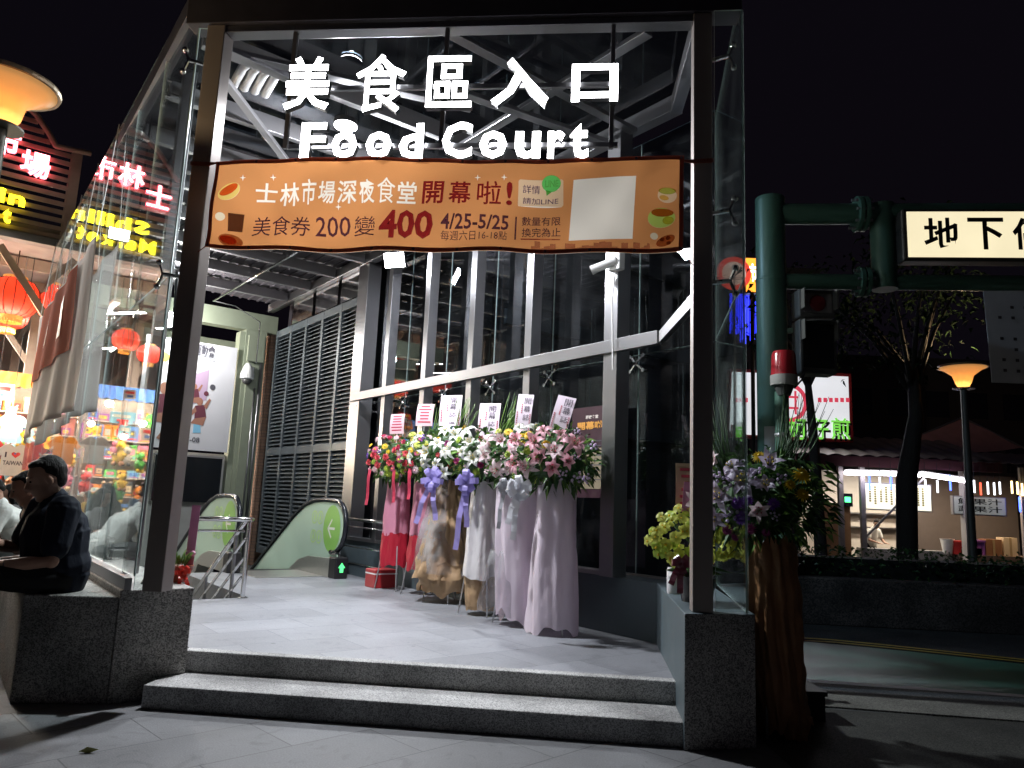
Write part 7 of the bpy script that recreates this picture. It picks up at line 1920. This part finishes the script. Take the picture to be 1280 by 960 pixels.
for z in (1.35, 1.75):
    mb = MB(); mb.box(fx0 + .9, fx1 - .2, SY + 1.9, SY + 2.19, z, z + .04); t.part('shelf', mb, STEEL)
area('stall_light', ((fx0 + fx1) / 2 + .4, SY + .6, 2.75), ((fx0 + fx1) / 2 + .4, SY + 1.2, 0), 2.6, .3, 60, (1, .88, .72))
# tarp roof behind
t = T('tarp_roof', 'faded red tarpaulin roof pitched above the food stalls', 'tarpaulin', (11, SY + 1.6, 3.3))
A, B, Cc, Dd = pt(1098, 566, 21.5), pt(1203, 522, 22.5), pt(1280, 560, 22.5), pt(1190, 566, 21.0)
mb = MB(); mb.grid(lambda u, v: (A * (1 - u) + Dd * u) * (1 - v) + (B * (1 - u) + Cc * u) * v + V((0, 0, .04 * math.sin(9 * u + 4 * v))), 14, 8); t.part('cloth', mb, mat('tarp_red', (.48, .24, .24), .6, 0, .2, 3), smooth=True)
mb = MB(); mb.tube([A, Dd], .03, seg=6); mb.tube([B, Cc], .03, seg=6); mb.tube([A, B], .03, seg=6); t.part('frame', mb, STEEL_D)
# stall lamps
TW = emis('stall_tube', (1.0, .93, 1.0), 9)
for x0, y0, x1, y1, lab in ((1056, 591, 1102, 592, 'fluorescent tube over the stall menu, nearest the wooden door'), (1104, 592, 1150, 594, 'fluorescent tube in the middle of the stall eaves'), (1152, 593, 1206, 601, 'slanting fluorescent tube at the end of the stall eaves')):
    A = pt(x0, y0, SY - .75); B = pt(x1, y1, SY - .75)
    t = T('tube_light', lab, 'tube light', (A + B) / 2, 0.0, 'fluorescent tubes under the food stall eaves')
    mb = MB(); mb.tube([A, B], .05, seg=8); t.part('tube', mb, TW)
    mb = MB(); mb.bar(A + V((0, .05, .07)), B + V((0, .05, .07)), .1, .05); t.part('fixture', mb, WHITE)
def board(name, label, cat, x0, y0, x1, y1, Y, m, rows, inkm, marks=True, words=None, th=.12):
    A = pt(x0, y1, Y); B = pt(x1, y0, Y)
    t = T(name, label, cat, ((A.x + B.x) / 2, Y, A.z))
    mb = MB(); mb.box(A.x, B.x, Y, Y + th, A.z, B.z); t.part('case', mb, STEEL_D)
    mb = MB(); mb.box(A.x + .03, B.x - .03, Y - .010, Y - .002, A.z + .03, B.z - .03); t.part('face', mb, m)
    if words:
        n = len(words); hh = (B.z - A.z - .1) / n
        for i, wd in enumerate(words):
            mb = MB(); mb.text(wd, (A.x + .12, Y - .014, B.z - .05 - hh * (i + 1) + .03), (1, 0, 0), (0, 0, 1), w=B.x - A.x - .24, h=hh * .82, m=inkm, bold=.015); t.part('sign_character', mb)
    else:
        rr = random.Random(6); mb = MB(); x = A.x + .12
        while x < B.x - .15:
            z = B.z - .10
            while z > A.z + rr.uniform(.1, .25): mb.box(x, x + .055, Y - .013, Y - .011, z - .045, z); z -= .06
            x += rr.uniform(.12, .16)
        t.part('small_print', mb, inkm)
    return t
board('menu_board', 'long lit menu board with rows of dishes hanging in the food stall', 'menu board', 1081, 606, 1164, 637, SY - .3, lit_panel('menu_lit', (1.0, .95, .78), .62), 4, mat('menu_ink', (.30, .25, .05), .5))
board('juice_sign', 'grey fruit juice sign board with two rows of black characters', 'sign', 1192, 622, 1257, 643, SY - .5, mat('juice_board', (.45, .45, .42), .5, emit=(.8, .85, .8), es=.10), 2, BLACK, words=('鮮果汁', '蔬果汁'))
q = pt(1055, 625); t = T('exit_light', 'small green lit sign by the wooden door of the stall', 'light', q); mb = MB(); mb.box(q.x - .14, q.x + .14, q.y - .2, q.y - .1, q.z - .17, q.z + .17); t.part('case', mb, BLACK); mb = MB(); mb.box(q.x - .07, q.x + .09, q.y - .206, q.y - .202, q.z - .06, q.z + .08); t.part('lit_face', mb, emis('green_lit', (.1, 1, .3), 1.6))
b = None
bb = Body('person', 'vendor with dark hair bending over the counter of the food stall', V((pt(1088, 690, SY + 1).x, SY + 1.0, 0)), V((.4, -1, 0)), None, 1.0)
P = bb.P; mb = MB(); limb(mb, [P(0, 0, .93), P(.08, 0, 1.15), P(.16, 0, 1.33)], [.13, .12, .09]); limb(mb, [P(.16, 0, 1.33), P(.2, 0, 1.42)], [.06, .05]); bb.head(mb, P(.26, 0, 1.50), .6)
sh = MB(); limb(sh, [P(0, 0, .9), P(.07, 0, 1.15), P(.15, 0, 1.32)], [.16, .15, .11]); tr = MB()
for q in (1, -1):
    limb(mb, [P(.13, .18 * q, 1.30), P(.2, .24 * q, 1.05), P(.40, .12 * q, .98)], [.05, .04, .028]); hand(mb, P(.40, .12 * q, .98), bb.f, V((0, 0, 1)))
    limb(sh, [P(.13, .18 * q, 1.30), P(.18, .22 * q, 1.12)], [.07, .06]); limb(mb, [P(0, .09 * q, .9), P(0, .09 * q, .5), P(0, .09 * q, .06), P(.12, .1 * q, .03)], [.08, .06, .04, .03]); limb(tr, [P(0, .09 * q, .9), P(0, .09 * q, .5), P(0, .09 * q, .08)], [.11, .08, .065])
bb.done(mb, [('shirt', sh, WHITEC), ('trousers', tr, BLACKC)], .018, eyes=False)
# second stall to the right, shelves of crates
t = T('juice_stall', 'dim open fruit juice stall with string lights at the picture edge', 'market stall', (13.2, SY, 0))
x0, x1 = pt(1190, 650).x, pt(1330, 650).x
mb = MB(); mb.box(x0, x1, SY + 1.8, SY + 1.95, 0, 3); t.part('back_wall', mb, mat('juice_wall', (.10, .08, .07), .7))
mb = MB(); mb.box(x0, x1, SY - .2, SY + .5, 0, .80); t.part('counter', mb, mat('counter_dark', (.14, .10, .08), .6))
mb = MB(); mb.grid(lambda u, v: V((x0 - .2 + (x1 - x0 + .4) * u, SY - .9 + 2.6 * v, 3.15 + .5 * v + .03 * abs(math.sin(u * 30)))), 90, 2); t.part('roof', mb, TIN)
for x in (x0 + .05, pt(1262, 650).x): mb = MB(); mb.box(x - .05, x + .05, SY - .6, SY - .5, 0, 3.1); t.part('post', mb, mat('post_grey', (.32, .30, .29), .6))
area('juice_light', ((x0 + x1) / 2, SY - .3, 2.6), ((x0 + x1) / 2, SY + .2, 0), 2.0, .2, 45, (1, .75, .5))
for i, (x, y, w_, h_, m, nm, lab, cat) in enumerate(((1187, 681, .34, .38, PALETTE[8], 'bucket', 'white bucket on the counter end beside the red crates', 'bucket'), (1201, 681, .40, .34, PALETTE[0], 'crate', 'red plastic crate on the juice stall counter', 'crate'), (1213, 688, .55, .22, PALETTE[10], 'cardboard_box', 'flat pale cardboard box before the red crate', 'box'),
                               (1221, 681, .36, .38, PALETTE[7], 'crate', 'dark maroon crate next to the red one', 'crate'), (1241, 684, .42, .42, PALETTE[9], 'cardboard_box', 'brown cardboard box on the juice counter', 'box'), (1262, 684, .36, .48, PALETTE[10], 'cardboard_box', 'tall pale box at the juice counter edge', 'box'))):
    q = pt(x, y, SY - .1)
    t = T(nm, lab, cat, (q.x, SY, .802), 0.0)
    mb = MB()
    if nm == 'bucket': mb.lathe([(.11, 0), (.17, h_), (.18, h_), (.16, h_ - .02), (.10, .02)], (q.x, SY, .802), None, 18)
    else:
        mb.box(q.x - w_ / 2, q.x + w_ / 2, SY - .15, SY + .15, .802, .802 + h_)
    t.part('body', mb, m)
    mb = MB()
    if nm == 'bucket': mb.tube([(q.x - .17, SY, .802 + h_), (q.x, SY - .12, .802 + h_ * .75), (q.x + .17, SY, .802 + h_)], .008, seg=5); t.part('handle', mb, STEEL)
    elif nm == 'crate': mb.box(q.x - w_ / 2 - .015, q.x + w_ / 2 + .015, SY - .165, SY + .165, .802 + h_ - .05, .802 + h_ + .002); mb.box(q.x - .08, q.x + .08, SY - .158, SY - .15, .802 + h_ * .45, .802 + h_ * .6); t.part('rim', mb, m)
    else: mb.box(q.x - .03, q.x + .03, SY - .153, SY - .15, .803, .80 + h_); t.part('tape', mb, mat('tape_tan', (.4, .28, .14), .3))
# hanging light sticks and bulbs
r = random.Random(9); BLUE = emis('led_blue', (.06, .12, 1.0), 3.5); LEDW = emis('led_white', (.9, .93, 1.0), 1.6); LEDR = emis('led_red', (1, .1, .05), 1.5); LEDY = emis('led_warm', (1, .72, .3), 3.0)
sticks = [(1087, 607, BLUE), (1114, 606, BLUE), (1188, 607, BLUE), (1100, 606, LEDW), (1142, 607, LEDW), (1157, 609, LEDW), (1172, 610, LEDW), (1218, 610, LEDW), (1226, 613, LEDR), (1235, 612, LEDW), (1243, 613, LEDW), (1250, 612, LEDW)] + [(1265, 611, LEDY), (1272, 612, LEDY), (1278, 614, LEDY), (1275, 634, BLUE)]
for x, y, m in sticks:
    q = pt(x, y, SY - .85 if x < 1210 else SY - .75)
    t = T('light_stick', 'thin hanging light stick under the stall eaves', 'light stick', q, 0.0, 'hanging light sticks along the food stall eaves')
    mb = MB(); L_ = .26 if m is BLUE else .20; mb.tube([q + V((0, 0, L_)), q - V((0, 0, .12))], .022, seg=6); t.part('stick', mb, m)
    mb = MB(); mb.tube([q + V((0, 0, L_)), V((q.x, q.y, 3.12))], .006, seg=4); t.part('cord', mb, BLACK)
# lit signs seen past the edge of the glass
def panel(name, label, cat, x0, y0, x1, y1, Y, m, txt=None, tm=None, th=.2):
    A = pt(x0, y1, Y); B = pt(x1, y0, Y); t = T(name, label, cat, ((A.x + B.x) / 2, Y, A.z))
    mb = MB(); mb.box(A.x, B.x, Y, Y + th, A.z, B.z); t.part('case', mb, BLACK)
    mb = MB(); mb.box(A.x + .03, B.x - .03, Y - .012, Y - .002, A.z + .03, B.z - .03); t.part('lit_face', mb, m)
    if txt: mb = MB(); mb.text(txt, (A.x + .08, Y - .02, A.z + (B.z - A.z) * .32), (1, 0, 0), (0, 0, 1), w=(B.x - A.x) * .55, h=(B.z - A.z) * .5, m=tm, bold=.03); t.part('sign_character', mb)
    mb = MB(); mb.tube([V(((A.x + B.x) / 2, Y + .1, A.z)), V(((A.x + B.x) / 2, Y + .1, 0))], .05, seg=8); t.part('pole', mb, BLACK)
panel('shop_sign', 'orange lit upright shop sign with a white character half behind the green pole', 'sign', 931, 322, 952, 366, 17, lit_panel('orange_lit', (1.0, .30, .03), 1.5, .3), '市', emis('sign_white_lit', (1, .95, .9), 2))
q = pt(917, 342, 16.5); t = T('round_sign', 'round red and white sign seen through the edge glass', 'sign', (q.x, 16.5, 0)); mb = MB(); mb.lathe([(.0, .02), (.40, .02), (.40, 0)], q, None, 28, axis=(0, -1, 0)); t.part('disc', mb, mat('disc_red', (.5, .03, .04), .4, emit=(1, .08, .05), es=.5)); mb = MB(); mb.lathe([(.0, .03), (.28, .03), (.28, .021)], q, None, 28, axis=(0, -1, 0)); t.part('centre', mb, mat('disc_white', (.6, .5, .5), .4, emit=(1, .6, .5), es=.4)); mb = MB(); mb.tube([q, (q.x, 16.6, 0)], .04, seg=8); t.part('pole', mb, STEEL_D)
A = pt(912, 432, 18.5); B = pt(945, 368, 18.5)
t = T('light_curtain', 'hanging curtain of blue light strings beyond the glass edge', 'light curtain', ((A.x + B.x) / 2, 18.5, A.z))
mb = MB(); mb.box(A.x, B.x, 18.5, 18.56, B.z, B.z + .08); t.part('rail', mb, BLACK)
r = random.Random(14)
for i in range(16):
    x = A.x + .02 + (B.x - A.x - .04) * i / 15; mb = MB(); mb.tube([(x, 18.5, B.z), (x + r.uniform(-.01, .01), 18.5, A.z + r.uniform(0, .45))], .012, seg=5); t.part('light_string', mb, emis('led_deep_blue', (.03, .04, 1.0), 2.2))
mb = MB(); mb.tube([((A.x + B.x) / 2, 18.55, B.z), ((A.x + B.x) / 2, 18.55, 0)], .04, seg=6); t.part('pole', mb, BLACK)
# dark far buildings
for i, (x0, x1, Y, h, c, lab) in enumerate(((7.5, 15, 36, 13.5, (.05, .045, .07), 'dark apartment block behind the gantry, barely visible'), (16.5, 30, 42, 10.5, (.06, .05, .05), 'low dark building behind the juice stall'))):
    t = T('building', lab, 'building', ((x0 + x1) / 2, Y, 0))
    mb = MB(); mb.box(x0, x1, Y, Y + 9, 0, h); t.part('wall', mb, mat('far_wall%d' % i, c, .8))
    mb = MB(); mb.box(x0 - .2, x1 + .2, Y - .2, Y + 9.2, h + .003, h + .4); t.part('roof', mb, mat('far_roof', (.05, .05, .05), .9))
    for a_ in range(int((x1 - x0) / 2.2)):
        for z in (4.5, 7.5, 10.3):
            if z + 1.6 < h: mb = MB(); mb.box(x0 + .6 + a_ * 2.2, x0 + 1.9 + a_ * 2.2, Y - .03, Y - .002, z, z + 1.5); t.part('window', mb, mat('far_glass', (.02, .02, .03), .1))
# white rubbish sack behind the brown paper stand
q = at_z(992, 848, 0.25)
t = T('rubbish_bag', 'white plastic bag on the ground behind the brown paper stand', 'bag', (q.x, q.y + .35, 0))
mb = MB(); r = random.Random(3); c = V((q.x - .02, q.y + .35, .24)); mb.ball(c, .24, None, 16, 10, (.8, .7, 1.0))
for i in range(len(mb.v)): mb.v[i] += V((r.uniform(-.02, .02), r.uniform(-.02, .02), r.uniform(-.02, .02)))
t.part('sack', mb, mat('bag_white', (.6, .6, .62), .4)); mb = MB(); mb.tube([c + V((0, 0, .2)), c + V((.02, 0, .30)), c + V((.06, 0, .36))], [.05, .03, .06], seg=8); t.part('knot', mb, mat('bag_white', (.6, .6, .62), .4))
q = at_z(1010, 905, 0.0)
t = T('crate', 'dark plastic crate on the pavement beside the brown paper stand', 'crate', (q.x, q.y + .2, 0))
mb = MB(); mb.box(q.x - .22, q.x + .16, q.y + .05, q.y + .40, 0.006, .22); t.part('body', mb, mat('crate_dark', (.025, .022, .02), .6)); mb = MB(); mb.box(q.x - .235, q.x + .175, q.y + .035, q.y + .415, .20, .235); t.part('rim', mb, mat('crate_dark', (.025, .022, .02), .6))
